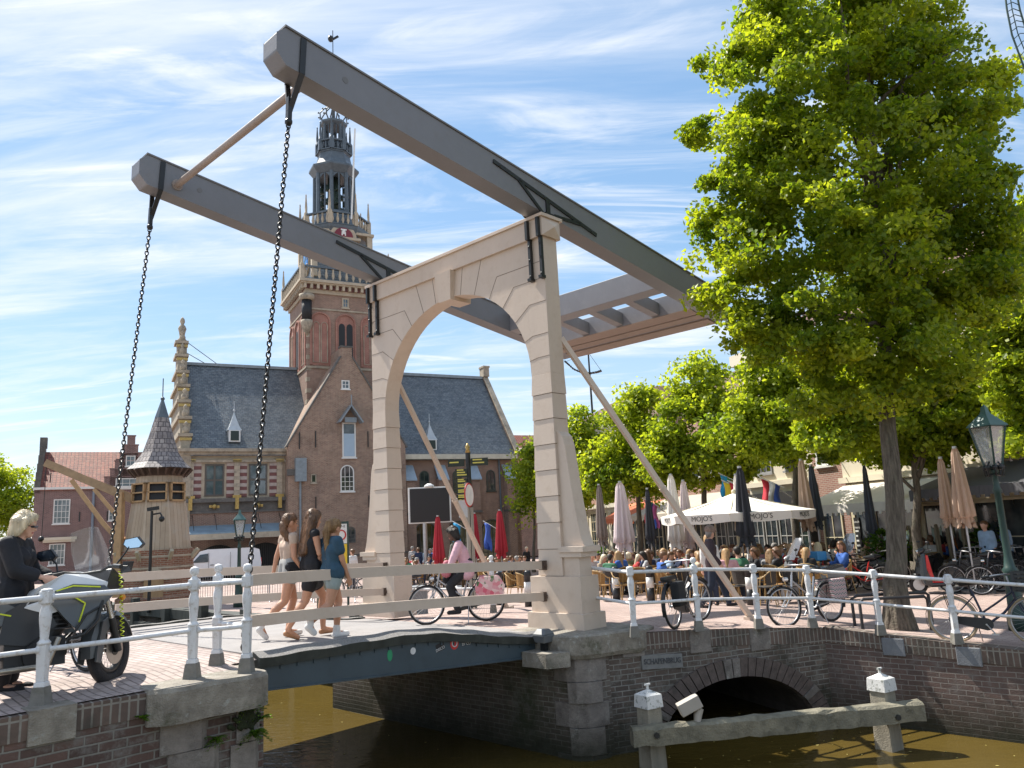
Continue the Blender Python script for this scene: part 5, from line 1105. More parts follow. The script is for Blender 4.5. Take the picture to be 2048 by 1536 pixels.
# ------------------------------------------------------------------ the row of cafe houses along the right of the square
RA = R(162); RU = V(math.sin(RA), math.cos(RA), 0); RP = at(1800, 1100, 27); RP[2] = 0
def rowthing(name, label, t): p = RP+RU*t; return thing(name, label, 'building', (p[0], p[1], -.9), pi/2-RA, 'cafe houses along the right of the square')
redb = BRK('row_brick', (.26, .12, .09), (.34, .17, .13), (.40, .34, .29), .22, .07, .012, bump=.2, var=.2)
creamw = M('cream_joinery', (.62, .55, .38), .55, .05)
darkpav = M('dark_shopfront', (.03, .03, .032), .5, .2)
def signtext(par, s, x, z, y, size, mat): return lettering(s, size, mat, par, (x, y, z), (pi/2, 0, 0), ext=.006, bold=.004)
tblk = M('sign_black', (.02, .02, .02), .5); tgold = M('sign_gold_brown', (.22, .16, .05), .5); twht = M('sign_white', (.75, .75, .72), .5)
def awning(par, x0, x1, z1, z0, dep, mat, val=.28, name='awning'):
    mb = MB(); mb.hexa([(x0, -dep, z0), (x1, -dep, z0), (x1, -.02, z1), (x0, -.02, z1)], [(x0, -dep, z0+.03), (x1, -dep, z0+.03), (x1, -.02, z1+.03), (x0, -.02, z1+.03)])
    n = max(6, int((x1-x0)/.14))
    for i in range(n): a, b_ = x0+(x1-x0)*i/n, x0+(x1-x0)*(i+1)/n; h = val*(1-.25*(i % 2)); mb.box(a, b_-.004, -dep-.012, -dep+.012, z0-h, z0+.02)
    o = mb.build(name, mat, par); mb = MB()
    for x in (x0+.3, x1-.3): mb.bar((x, -.05, z0-.1), (x, -dep+.05, z0), .04, .04)
    mb.build('awning_arm', alu, o); return o
canvas_w = M('white_canvas', (.74, .70, .64), .8, .05, 2); canvas_g = M('grey_canvas', (.09, .09, .10), .8); canvas_o = M('orange_canvas', (.62, .17, .08), .8); canvas_b = M('beige_canvas', (.42, .37, .30), .8)
rowtile = BRK('brown_tiles', (.13, .07, .055), (.21, .12, .09), (.07, .045, .035), .26, .32, .03, off=0, bump=.8)
# far corner house with hipped roof
b1 = rowthing('corner_house', 'cream windowed cafe house with hipped tile roof at the far end of the row', -34)
mb = MB(); mb.box(0, 13.5, 0, 9, -.5, 8.7); mb.build('wall', redb, b1)
mb = MB(); mb.hexa([(-.4, -.5, 8.75), (13.9, -.5, 8.75), (13.9, 9.4, 8.75), (-.4, 9.4, 8.75)], [(3.2, 4.2, 11.3), (10.5, 4.2, 11.3), (10.5, 4.8, 11.3), (3.2, 4.8, 11.3)]); mb.build('roof', rowtile, b1)
mb = MB(); mb.box(-.15, 13.6, -.2, 0, 8.0, 8.7); fz = mb.build('frieze', creamwall, b1); signtext(fz, 'SPORT', 3.0, 8.35, -.21, .5, tblk)
mb = MB(); mb.box(0, 13.4, -.35, 0, 3.5, 3.75); mb.box(0, 13.4, -.12, 0, .2, 3.5); mb.build('shopfront', creamwall, b1)
for x in np.arange(1, 13, 1.55): window(b1, x, .9, -.12, 1.1, 2.4, 3, 4, frame=creamw, fw=.1, sill=False)
for x in np.arange(1.2, 13, 2.1): window(b1, x, 4.5, 0, 1.0, 1.8, 2, 3, frame=creamw, fw=.1)
for x in (5.4, 7.0):
    mb = MB(); mb.box(x-.25, x+.25, -.06, .0, 4.2, 5.3); mb.add([(x-.25, -.064, 4.2), (x+.25, -.064, 4.2), (x, -.064, 4.75), (x-.25, -.064, 5.3), (x+.25, -.064, 5.3)], [(0, 1, 2), (2, 4, 3)], 1); mb.build('shutter', [M('shutter_red', (.25, .03, .04), .5), whitep], b1)
# brick house with awnings
b2 = rowthing('cafe_house', 'red brick cafe house with white sash windows and orange and beige awnings', -20.4)
mb = MB(); mb.box(0, 12, 0, 9, -.5, 8.2); mb.build('wall', redb, b2); mb = MB(); gableroof(mb, -.2, 12.1, 0, 9, 8.2, 10.4, .3); mb.build('roof', rowtile, b2)
for x in (1, 3.2, 5.4, 7.6, 9.8): window(b2, x, 4.4, 0, 1.25, 2.2, 2, 3, fw=.1)
mb = MB(); mb.box(3.2-.5, 3.2+.5, -.08, -.02, 4.3, 5.4); pb = mb.build('white_shop_sign', twht, b2); mb = MB(); mb.prism([(3.2+.28*math.cos(t), 4.85+.34*math.sin(t)) for t in np.linspace(.6, 5.2, 12)], lambda u, v: V(u, -.082, v), lambda u, v: V(u, -.086, v)); mb.build('sign_mark', tblk, pb)
awning(b2, .4, 4.6, 3.6, 2.75, 2.0, canvas_o); awning(b2, 4.9, 11.6, 3.7, 2.85, 2.4, canvas_b)
mb = MB(); mb.box(.2, 11.8, -.06, 0, 0, 3.6); mb.build('shopfront', darkpav, b2)
for x in np.arange(1, 11.8, 1.3): window(b2, x, .6, -.06, 1.0, 2.2, 2, 2, frame=creamw, sill=False)
# pale stucco house with dark glass front
b3 = rowthing('cafe_house', 'pale stucco house with tall sash windows above a dark glass shopfront', -8.2)
mb = MB(); mb.box(0, 4.3, 0, 9, -.5, 9.5); mb.build('wall', creamwall, b3); mb = MB(); mb.box(-.1, 4.3, -.3, 0, 9.2, 9.7); mb.box(0, 4.3, -.15, 0, 3.75, 3.95); mb.build('cornice', creamwall, b3); mb = MB(); gableroof(mb, 0, 4.3, 0, 9, 9.5, 12.0, .2); mb.build('roof', rowtile, b3)
for x in (1.2, 3.2): window(b3, x, 4.3, 0, 1.15, 2.3, 3, 4, frame=M('grey_sash', (.3, .3, .3), .5))
mb = MB(); mb.box(-2.3, 4.2, -.5, 0, 2.95, 3.45); mb.box(-2.3, 4.2, -.42, 0, -.2, 2.95); sf = mb.build('shopfront', darkpav, b3); signtext(sf, '& STUDIO FIFTY FOUR', -.3, 3.2, -.505, .30, twht)
for x in np.arange(-1.9, 4.2, .95): window(b3, x, .55, -.42, .8, 2.3, 2, 2, frame=M('pale_mullion', (.42, .42, .4), .5), fw=.04, sill=False)
mb = MB(); mb.box(2.35, 2.65, -.5, -.2, 4.9, 5.3); mb.frus(2.5, -.35, 5.3, 5.6, .4, .4, .1, .1); mb.build('wall_lantern', gold, b3)
# narrow brick house
b3b = rowthing('narrow_house', 'narrow red brick house front with one white window left of the cream cafe', -3.9)
mb = MB(); mb.box(0, 1.75, 0, 9, -.5, 9); mb.build('wall', redb, b3b); mb = MB(); gableroof(mb, 0, 1.75, 0, 9, 9, 11.5, .2); mb.build('roof', rowtile, b3b)
window(b3b, .75, 4.3, 0, .95, 2.1, 2, 2, fw=.1); window(b3b, .8, .4, 0, 1.1, 2.4, 2, 2, frame=creamw); mb = MB(); mb.box(1.3, 1.7, -.35, -.1, 4.9, 5.2); mb.bar((1.5, -.1, 4.75), (1.5, -.9, 4.75), .03, .03); mb.build('wall_lamp', ironblk, b3b)
# cream cafe with the wide white awning
b4 = rowthing('cafe_house', 'cream painted cafe with wide white awning and black lettering on its fascia', -2.1)
mb = MB(); mb.box(0, 6.2, .15, 9, 4.4, 9.5); mb.build('upper_wall', creamwall, b4); mb = MB(); mb.box(0, 6.2, .0, 9, -.5, 4.4); mb.build('wall', creamw, b4)
mb = MB(); gableroof(mb, 0, 6.2, 0, 9, 9.5, 12.2, .3); mb.build('roof', rowtile, b4)
mb = MB(); mb.box(-.05, 6.2, -.12, .15, 3.75, 4.75); mb.box(-.1, 6.25, -.3, .1, 3.55, 3.75); mb.box(-.1, 6.25, -.2, .15, 4.75, 4.9); fz = mb.build('fascia', creamwall, b4); signtext(fz, "MOJO'S", 1.15, 4.35, -.125, .30, tblk)
for x in (1.4, 4.6): window(b4, x, 5.5, .15, 1.2, 2.2, 3, 3)
awning(b4, .1, 5.2, 3.5, 2.75, 2.2, canvas_w, .34)
for x in (.6, 1.65, 2.7, 3.75, 4.8, 5.7):
    wd_ = window(b4, x, .55, 0, .9, 2.1, 1, 1, frame=creamw, fw=.07, sill=False)
    if x in (1.65, 3.75, 4.8): mb = MB(); mb.prism([(x-.2, 1.5), (x-.2, 1.95), (x, 1.72), (x+.2, 1.95), (x+.2, 1.5), (x, 1.3)], lambda u, v: V(u, -.014, v), lambda u, v: V(u, -.02, v)); mb.build('window_mark', M('pale_green_mark', (.40, .52, .46), .5), wd_)
mb = MB(); mb.box(.15, .42, -.06, -.0, 1.0, 2.3); cb_ = mb.build('menu_board', tblk, b4)
for i in range(6): lettering('menu' if i % 2 else 'lunch', .13, twht, cb_, (.285, -.063, 2.15-.2*i), (pi/2, 0, 0), ext=.001) if i < 2 else None
mb = MB()
for i in range(2, 7): mb.box(.18, .18+.1+.03*(i % 3), -.065, -.06, 2.13-.17*i, 2.19-.17*i)
mb.build('chalk_lines', twht, cb_)
# brick house at the right edge
b5 = rowthing('brick_house', 'dark brick house with tall windows and charcoal awning at the right edge', 4.1)
mb = MB(); mb.box(0, 9, 0, 9, -.5, 9.8); mb.build('wall', BRK('old_row_brick', (.19, .10, .085), (.26, .15, .125), (.4, .35, .3), .22, .07, .012, bump=.2), b5); mb = MB(); gableroof(mb, 0, 9, 0, 9, 9.8, 12.5, .3); mb.build('roof', rowtile, b5)
for x in (.95, 3.0, 5.2): window(b5, x, 4.35, 0, 1.25, 2.5, 2, 2, fw=.1); window(b5, x, 7.2, 0, 1.25, 1.9, 2, 2, fw=.1)
mb = MB(); mb.box(0, 9, -.1, 0, 0, 3.6); mb.build('shopfront', creamw, b5); awning(b5, -.9, 7, 3.7, 3.0, 2.4, canvas_g)
for x in np.arange(.6, 8, 1.2): window(b5, x, .5, -.1, 1.0, 2.2, 1, 2, frame=creamw, sill=False)
mb = MB(); mb.box(1.75, 1.8, -.9, -.1, 5.0, 5.5); mb.bar((1.77, 0, 5.55), (1.77, -.95, 5.55), .04, .04); mb.build('hanging_sign', ironblk, b5)

# ------------------------------------------------------------------ parasols
def folded(px, top, bot, w, mat, Y, label, fab2=None):
    b = gp(px, Y); zt = at(px, top, Y)[2]-b[2]; zb = at(px, bot, Y)[2]-b[2]; W = w*Y/FPX/2; W *= .95
    t = thing('folded_parasol', label, 'parasol', b, random.random()*3, 'folded parasols on the terraces')
    prof = [(.25, 0), (.42, -.06), (.62, -.3), (.8, -.55), (.95, -.8), (1.0, -.88), (.72, -.9), (.8, -.97), (.9, -1.)]; n = 40; mb = MB(); H = zt-zb; vs = []; fs = []
    for k, (r, z) in enumerate(prof):
        for j in range(n):
            ph = 2*pi*j/n; e = 1+.30*math.sin(8*ph+.5*math.sin(3*ph))*(.3+r)+.06*math.sin(3*ph+k*.8)+.05*math.sin(13*ph+k)
            vs.append((W*r*e*math.cos(ph), W*r*e*math.sin(ph), zb+H*(1+z)-(.04*H*(math.sin(4*ph+1)) if k == len(prof)-1 else 0)))
    for k in range(len(prof)-1):
        for j in range(n): fs.append((k*n+j, (k+1)*n+j, (k+1)*n+(j+1) % n, k*n+(j+1) % n)[::-1])
    fs.append(tuple(range(n))); mb.add(vs, fs, 0, True); cp = mb.build('canopy', mat, t)
    mb = MB(); mb.tor((0, 0, zb+H*.11), W*.80, .02, (0, 0, 1), 16, 5); mb.build('strap', mat, cp)
    mb = MB(); mb.tube([(0, 0, 0), (0, 0, zt+.05)], .03, 8); mb.tube([(0, 0, zt), (0, 0, zt+.06)], .06, 8); mb.build('pole', alu, t)
    mb = MB(); mb.box(-.35, .35, -.35, .35, .0, .08); mb.build('base', M('parasol_base', (.12, .12, .12), .8), t)
    return t
ptaupe = M('taupe_canvas', (.22, .18, .16), .85, .1); ppink = M('pale_pink_canvas', (.60, .51, .52), .85, .06); pdark = M('charcoal_canvas', (.035, .038, .048), .8, .15); pwhite = M('off_white_canvas', (.66, .62, .58), .85, .06)
ptan = M('tan_canvas', (.44, .31, .23), .85, .1); pslate = M('slate_canvas', (.055, .062, .082), .8, .12); pred = M('red_canvas', (.38, .02, .035), .75, .12)
for q in ((1212, 970, 1088, 20, ptaupe, 30, 'folded taupe parasol nearest the right bridge leg'), (1256, 965, 1100, 35, ppink, 26.5, 'wide folded pink white parasol in front of the orange awning'),
          (1310, 978, 1090, 17, pdark, 29, 'folded black parasol between the pink one and the bridge strut'), (1361, 950, 1098, 28, pwhite, 27, 'tall folded off white parasol behind the bridge strut'),
          (1385, 962, 1100, 26, ppink, 27.5, 'folded pale pink parasol just under the left rim of the open parasol'), (1505, 935, 1088, 30, pdark, 22, 'folded charcoal parasol crossing the open white parasol'),
          (1494, 950, 1075, 20, pwhite, 25.6, 'folded white parasol half hidden behind the charcoal one'), (1631, 920, 1058, 27, ptan, 24.4, 'folded tan parasol with orange strap beside a slate one'),
          (1650, 931, 1055, 21, pslate, 25, 'folded slate parasol leaning on a tan neighbour'), (1759, 930, 1078, 18, pslate, 24, 'slim folded slate parasol left of the lime trunk'),
          (1812, 925, 1085, 22, ptan, 24, 'folded tan parasol mostly hidden by the lime trunk'), (1920, 916, 1050, 26, ptan, 21.0, 'slimmer folded tan parasol left of the lantern'), (1953, 895, 1050, 34, ptan, 20.0, 'widest folded tan parasol touching the lantern post'),
          (880, 1033, 1128, 20, pred, 36, 'folded red parasol under the black screen'), (955, 1027, 1115, 15, pred, 41, 'thin folded red parasol right of the signpost'), (1006, 1021, 1115, 21, pred, 38, 'folded red parasol nearest the arched weigh house door')): folded(*q)
b = gp(1487, 24); t = thing('open_parasol', 'large open white terrace parasol with black lettering on its valance', 'parasol', b, .35); zt = at(1487, 985, 24)[2]-b[2]; ze = at(1487, 1026, 24)[2]-b[2]; W = 2.28
mb = MB(); n = 8; rim = [(W*math.cos(2*pi*i/n+.1), W*math.sin(2*pi*i/n+.1), ze) for i in range(n)]
for i in range(n):
    p, q = V(*rim[i]), V(*rim[(i+1) % n]); c = V(0, 0, zt)
    for k in range(6):
        f0, f1 = k/6, (k+1)/6; g_ = lambda a, f: c+(a-c)*f+V(0, 0, -.05*math.sin(pi*f)); mb.add([g_(p, f0), g_(p, f1), g_(q, f1), g_(q, f0)], [(0, 1, 2, 3)] if k else [(0, 1, 2)])
    m = 6
    for k in range(m):
        u0, u1 = p+(q-p)*k/m, p+(q-p)*(k+1)/m; s0, s1 = .22+.05*math.sin(pi*k/m), .22+.05*math.sin(pi*(k+1)/m); mb.add([u0, u1, u1*V(.985, .985, 1)-V(0, 0, s1), u0*V(.985, .985, 1)-V(0, 0, s0)], [(3, 2, 1, 0)])
cp = mb.build('canopy', M('parasol_white', (.78, .75, .70), .8, .04), t)
for i in range(n):
    p, q = V(*rim[i]), V(*rim[(i+1) % n]); m_ = (p+q)/2; ang = math.atan2(m_[1], m_[0])+pi/2
    lettering("MOJO'S", .2, M('canvas_print', (.08, .075, .07), .6), cp, (m_[0]*1.0, m_[1]*1.0, ze-.12), (pi/2, 0, ang), ext=.002)
mb = MB(); mb.tube([(0, 0, 0), (0, 0, zt)], .05, 10); mb.ball((0, 0, zt+.04), .07, 8); mb.build('pole', creamw, t)
mb = MB()
for i in range(n): mb.bar((0, 0, zt-.75), V(*rim[i])*.6+V(0, 0, zt*.4)-V(0, 0, .05), .03, .03); mb.bar((0, 0, zt-.05), V(*rim[i])-V(0, 0, .03), .03, .03)
mb.build('ribs', creamw, t); mb = MB(); mb.box(-.45, .45, -.45, .45, 0, .1); mb.build('base', M('parasol_base', (.12, .12, .12), .8), t)

# ------------------------------------------------------------------ lanterns, masts, signs, screen, barriers
lgreen = M('lamp_green', (.02, .05, .042), .4, .2, 6)
def lantern_post(px, Y, h, label, head=1., glassm=None):
    b = gp(px, Y); t = thing('street_lantern', label, 'lantern', b, .4, 'green lanterns')
    mb = MB(); mb.lathe([(.17, 0), (.17, .25), (.13, .3), (.11, .95), (.13, 1.0), (.09, 1.05), (.062, 1.25), (.055, h*.62), (.075, h*.63), (.05, h*.65), (.045, h-.95*head), (.07, h-.93*head), (.03, h-.86*head)], 12); 
    mb.build('post', lgreen, t); mb = MB()
    for k in range(8): a_ = k*pi/4; c_, s_ = math.cos(a_), math.sin(a_); mb.ball((.13*c_, .13*s_, h*.74), .05, 6); mb.tube([(.03*c_, .03*s_, h*.71), (.14*c_, .14*s_, h*.70), (.16*c_, .16*s_, h*.74), (.08*c_, .08*s_, h*.77)], .014, 5)
    mb.build('scroll_collar', ironblk, t)
    z0 = h-.86*head; z1 = h-.22*head; w0, w1 = .12*head, .25*head; mb = MB()
    for k in range(4): a_ = pi/4+k*pi/2; mb.bar((w0*math.cos(a_), w0*math.sin(a_), z0), (w1*math.cos(a_), w1*math.sin(a_), z1), .025*head, .025*head)
    for w_, z_ in ((w0, z0), (w1, z1)):
        for k in range(4): a_ = pi/4+k*pi/2; mb.bar((w_*math.cos(a_), w_*math.sin(a_), z_), (w_*math.cos(a_+pi/2), w_*math.sin(a_+pi/2), z_), .03*head, .03*head)
    hd = mb.build('lamp_frame', lgreen, t)
    mb = MB(); mb.lathe([(w0*.93, z0+.01), (w1*.93, z1)], 4, rot=pi/4, sm=False); mb.build('lamp_glass', CLEAR('lantern_glass', (.95, .95, .93), .45), hd)
    mb = MB(); mb.lathe([(w1*1.18, z1), (w1*1.1, z1+.03), (.08*head, z1+.2*head), (.06*head, z1+.24*head), (.05*head, z1+.3*head), (.0, z1+.36*head)], 4, rot=pi/4, sm=False); mb.build('lamp_roof', M('green_copper', (.07, .15, .14), .45, .2), hd)
    mb = MB(); mb.tube([(0, 0, z0), (0, 0, z0+.3*head)], .035*head, 8); mb.build('bulb', M('frosted_bulb', (.7, .68, .6), .5), hd)
    return t
t = lantern_post(2040, 13.8, 3.72, 'large green lantern on a scrolled post beside the right row of bicycles', 1.12)
t = lantern_post(477, 27, 3.1, 'small green lantern by the crowd barriers left of the bridge', 1.)
def pole_mast(px, Y, ytop, label):
    b = gp(px, Y); h = at(px, ytop, Y)[2]-b[2]; t = thing('ornamental_mast', label, 'mast', b, R(-12), 'masts with hanging arc ornament')
    mb = MB(); mb.tube([(0, 0, 0), (0, 0, h)], [.10, .05], 10); mb.ball((0, 0, h+.06), .09, 8); mb.build('post', ironblk, t)
    mb = MB(); arc = [(-1.45, 0, h-.42), (-1.25, 0, h-.62), (-.95, 0, h-.95), (-.5, 0, h-1.2), (0, 0, h-1.3), (.45, 0, h-1.27), (.72, 0, h-1.2)]
    for dy in (-.16, .16): mb.tube([V(*p)+V(0, dy, 0) for p in arc], .028, 6)
    for p, q in zip(arc[:-1], arc[1:]):
        for f in (.15, .5, .85): c = V(*p)+(V(*q)-V(*p))*f; mb.bar(c+V(0, -.2, 0), c+V(0, .2, 0), .09, .06)
    mb.build('arc_ornament', ironblk, t); mb = MB(); mb.tube([(0, 0, h), (-1.4, 0, h-.45)], .012, 5); mb.tube([(0, 0, h), (.7, 0, h-1.2)], .012, 5); mb.build('stay_wire', ironblk, t)
    return t
pole_mast(1207, 46, 703, 'slender black mast with sagging ladder ornament against the sky')
# green wrought lattice hanging in at the upper right corner
t = thing('lattice_arm', 'green wrought iron lattice arm curving down in the top right corner', 'lamp arm', gp(2250, 11))
b_ = np.array(t.location); mb = MB(); P_ = [at(2008, -30, 11), at(2014, 20, 11), at(2024, 70, 11), at(2048, 135, 11), at(2080, 190, 11)]; Q_ = [at(2030, -30, 11), at(2040, 20, 11), at(2052, 60, 11), at(2075, 110, 11), at(2100, 170, 11)]
mb.tube([p-b_ for p in P_], .014, 6); mb.tube([p-b_ for p in Q_], .014, 6); mb.tube([(p*.6+q*.4)-b_ for p, q in zip(P_, Q_)], .008, 5)
for i in range(16):
    f = i/15*3.999; k = int(f); f -= k; p = P_[k]+(P_[k+1]-P_[k])*f-b_; q = Q_[k]+(Q_[k+1]-Q_[k])*f-b_; m_ = (p+q)/2; mb.tube([p, m_+V(0, 0, .05), q], .007, 5)
mb.build('lattice', lgreen, t); mb = MB(); mb.tube([Q_[-1]-b_, at(2180, 230, 11)-b_, at(2250, 250, 11)-b_], .03, 8); mb.tube([(0, 0, 0), at(2250, 60, 11)-b_], [.1, .06], 10); mb.build('post', lgreen, t)
# direction sign with fingers
b = gp(947, 27.5); t = thing('direction_signpost', 'black pedestrian signpost with gold lettered fingers seen through the arch', 'signpost', b)
hz_ = lambda y: at(947, y, 27.5)[2]-b[2]
mb = MB(); mb.tube([(0, 0, 0), (0, 0, hz_(905))], .09, 10); mb.build('post', ironblk, t); mb = MB(); mb.lathe([(.1, hz_(905)), (.06, hz_(898)), (.09, hz_(893)), (.02, hz_(886))], 8); mb.build('finial', gold, t)
fm = M('sign_dark_green', (.012, .02, .012), .45); fg = M('sign_yellow', (.55, .50, .10), .5)
def finger(x0, x1, y0, y1, lines, d=-1):
    mb = MB(); s_ = 27.5/FPX; a, c = (x0-947)*s_, (x1-947)*s_; z0, z1 = hz_(y1), hz_(y0); mb.box(a, c, -.13, -.09, z0, z1); f = mb.build('sign_finger', fm, t); mb = MB()
    for i in range(lines): z = z1-(z1-z0)*(i+.75)/(lines+.5); w_ = (c-a)*(.55+.25*((i*7) % 3)/2); mb.box(a+.06, a+.06+w_, -.135, -.13, z, z+.045)
    mb.build('gold_lines', fg, f)
finger(907, 940, 918, 932, 1); finger(953, 987, 917, 932, 2); finger(921, 945, 937, 954, 3); 
for k in range(5): finger(922, 944, 957+k*10.5, 966+k*10.5, 2)
finger(923, 933, 995, 1006, 1)
b = gp(943, 22.5); t = thing('traffic_sign', 'round traffic sign seen from the side on a grey pole in front of the signpost', 'traffic sign', b); h = at(943, 965, 22.5)[2]-b[2]
mb = MB(); mb.tube([(0, 0, 0), (0, 0, h)], .06, 10); mb.tube([(.12, .05, 0), (.12, .05, h*.8)], .04, 8); mb.build('pole', M('galvanised_pole', (.30, .28, .24), .5), t)
cz_ = at(943, 990, 22.5)[2]-b[2]; rt_ = R(-38); nx_ = V(math.sin(rt_), -math.cos(rt_), 0); ux_ = V(math.cos(rt_), math.sin(rt_), 0); mb = MB(); n = 24
ax_ = V(math.sin(R(72)), -math.cos(R(72)), 0); u_ = V(math.cos(R(72)), math.sin(R(72)), 0)
for r0, m, d in ((.345, 0, .0), (.30, 1, .012)): mb.prism([(r0*math.cos(2*pi*i/n), r0*math.sin(2*pi*i/n)) for i in range(n)], lambda u, v: u_*u+V(0, 0, cz_+v)+ax_*(.06+d-.01), lambda u, v: u_*u+V(0, 0, cz_+v)+ax_*(.07+d), m)
mb.build('sign_disc', [M('sign_red', (.5, .03, .03), .45), twht], t); mb = MB(); mb.box(-.25, .0, -.06, -.03, h*.72, h*.86); mb.build('small_plate', alu, t)
# zone sign
b = gp(683, 24); t = thing('zone_sign', 'white zone sign with red ring above a yellow panel on green posts', 'traffic sign', b, R(3)); Z_ = lambda y: at(683, y, 24)[2]-b[2]; s_ = 24/FPX
mb = MB()
for x in (-.2, .2): mb.tube([(x, 0.02, 0), (x, 0.02, Z_(1045))], .035, 8)
mb.box(-.24, .24, -.02, .03, Z_(1145), Z_(1043)); mb.build('frame', lgreen, t)
mb = MB(); mb.box(-.17, .19, -.045, -.02, Z_(1087), Z_(1048)); zp_ = mb.build('zone_panel', twht, t); lettering('ZONE', .1, tblk, zp_, (.01, -.047, Z_(1053)), (pi/2, 0, 0), ext=.001); mb = MB(); mb.tor((.01, -.05, Z_(1070)), .145, .022, (0, 1, 0), 24, 6); mb.build('red_ring', M('sign_red', (.5, .03, .03), .45), zp_)
mb = MB(); mb.box(-.17, .19, -.045, -.02, Z_(1142), Z_(1088)); yp_ = mb.build('yellow_panel', M('sign_yellow_board', (.75, .52, .03), .5), t); mb = MB()
for i in range(5): mb.box(-.13, .05+.03*(i % 3), -.05, -.045, Z_(1095+9*i)-.03, Z_(1095+9*i))
mb.build('panel_lines', tblk, yp_)
# screen on a post
b = gp(864, 44); t = thing('video_screen', 'large blank black video screen with white frame on a grey post', 'screen', b, R(10)); Z_ = lambda y: at(864, y, 44)[2]-b[2]; hw = 42*44/FPX
mb = MB(); mb.box(-hw, hw, -.1, .15, Z_(1046), Z_(974)); sb_ = mb.build('frame', whitep, t, bevel=.02); mb = MB(); mb.box(-hw+.09, hw-.09, -.13, -.09, Z_(1043.5), Z_(976.5)); mb.build('display', M('screen_black', (.016, .013, .015), .35), sb_); mb = MB(); mb.tube([(-.3, .02, 0), (-.3, .02, Z_(1046))], .13, 10); mb.build('post', alu, t); mb = MB(); mb.lathe([(.3, 0), (.25, .1), (.1, .2)], 10, (0, 0, Z_(974))); mb.build('top_badge', whitep, sb_)
# camera mast by the crane house
b = gp(297, 26.5); t = thing('camera_mast', 'thin black mast with cctv cameras in front of the wooden crane tower', 'camera mast', b); h = at(305, 1022, 26.5)[2]-b[2]
mb = MB(); mb.tube([(0, 0, 0), (0, 0, h)], [.06, .045], 8); mb.build('mast', ironblk, t); mb = MB(); mb.bar((-.12, -.1, h+.05), (.22, .05, h+.1), .12, .12); mb.tube([(0, 0, h-.12), (.28, 0, h-.08), (.34, 0, h-.18)], .03, 6); mb.ball((.34, 0, h-.28), .1, 8); mb.build('camera', ironblk, t)
# barriers
bar_ = thing('x', 'x', 'x'); bpy.data.objects.remove(bar_)
first = None; k = 0
for px, Y in ((420, 30), (465, 29.6), (515, 29.2), (560, 28.8), (604, 28.4), (648, 28), (690, 27.6)):
    b = gp(px, Y); lab = ['crowd barrier leftmost in its row behind the small lantern', 'crowd barrier directly behind the small lantern', 'crowd barrier left of the girl in beige', 'crowd barrier behind the girl in beige', 'crowd barrier between the girl in beige and the woman in black', 'crowd barrier behind the woman in black', 'crowd barrier at the right end of its row by the zone sign'][k]; k += 1
    if first is None:
        t = thing('crowd_barrier', lab, 'barrier', b, R(12), 'grey steel crowd barriers in a row'); mb = MB(); w_ = .42
        mb.tube([(-w_, 0, .15), (-w_, 0, 1.05), (-w_+.05, 0, 1.1), (w_-.05, 0, 1.1), (w_, 0, 1.05), (w_, 0, .15)], .022, 6); mb.tube([(-w_, 0, .18), (w_, 0, .18)], .02, 6)
        for x in np.linspace(-w_+.07, w_-.07, 9): mb.tube([(x, 0, .18), (x, 0, 1.09)], .009, 5)
        mb.build('barrier_frame', alu, t)
        for x in (-w_*.8, w_*.8): mb = MB(); mb.tube([(x, -.28, 0), (x, 0, .2), (x, .28, 0)], .018, 6); mb.build('foot', alu, t)
        first = t
    else: dup(first, b, R(12), lab)
# bollards
first = None
for px, Y, lab in ((918, 22.5, 'black and white bollard behind the cyclist, leftmost of its kind'), (1058, 21.8, 'bollard just left of the right bridge leg'), (1234, 22.6, 'bollard by the wicker chairs right of the bridge leg'), (1303, 21.8, 'bollard left of the parked electric bicycle'), (1504, 19.4, 'bollard right of the walking man'), (1000, 23.5, 'bollard half hidden behind the cyclist flower bag')):
    b = gp(px, Y)
    if first is None:
        t = thing('bollard', lab, 'bollard', b, 0, 'black and white bollards at the square edge'); mb = MB(); mb.lathe([(.11, 0), (.105, .38)], 14, m=0); mb.lathe([(.106, .38), (.10, .66)], 14, m=1); mb.lathe([(.101, .66), (.10, .88), (.09, .93), (.05, .96)], 14, m=0); mb.build('bollard_body', [blackpl, whitep], t); first = t
    else: dup(first, b, 0, lab)
b = gp(822, 19.5); t = thing('litter_bin', 'low grey metal cabinet right of the left bridge leg', 'cabinet', b, R(25)); mb = MB(); mb.box(-.36, .36, -.25, .25, 0, .62); mb.build('body', M('cabinet_grey', (.20, .21, .22), .5), t, bevel=.02); mb = MB(); mb.box(-.39, .39, -.28, .28, .62, .67); mb.build('lid', M('cabinet_lid', (.28, .29, .3), .5), t)
# flags on the facades
def flag(px, py, Y, cols, label, w=.8, h=1.1, tilt=.6):
    p = at(px, py, Y); t = thing('flag', label, 'flag', p, -.2, 'flags on the cafe fronts'); n = 10; mb = MB(); vs = []
    for i in range(n+1):
        for j in range(len(cols)+1): u = i/n; v = j/len(cols); vs.append((v*w*.75+.05*math.sin(6*u+3*v), .09*math.sin(7*v+4*u), -u*h+v*w*-.35+.0))
    k = len(cols)+1
    for j in range(len(cols)): mb.add(vs, [(i*k+j, (i+1)*k+j, (i+1)*k+j+1, i*k+j+1) for i in range(n)], j, True)
    o = mb.build('cloth', cols, t); s_ = o.modifiers.new('Solid', 'SOLIDIFY'); s_.thickness = .008; mb = MB(); mb.tube([(-.05, .0, .08), (w*.9, .0, -w*.42)], .018, 6) ; mb.tube([(-.05, 0, .08), (w*1.5, .6, -w*1.0)], .018, 6); mb.build('pole', whitep, t); return t
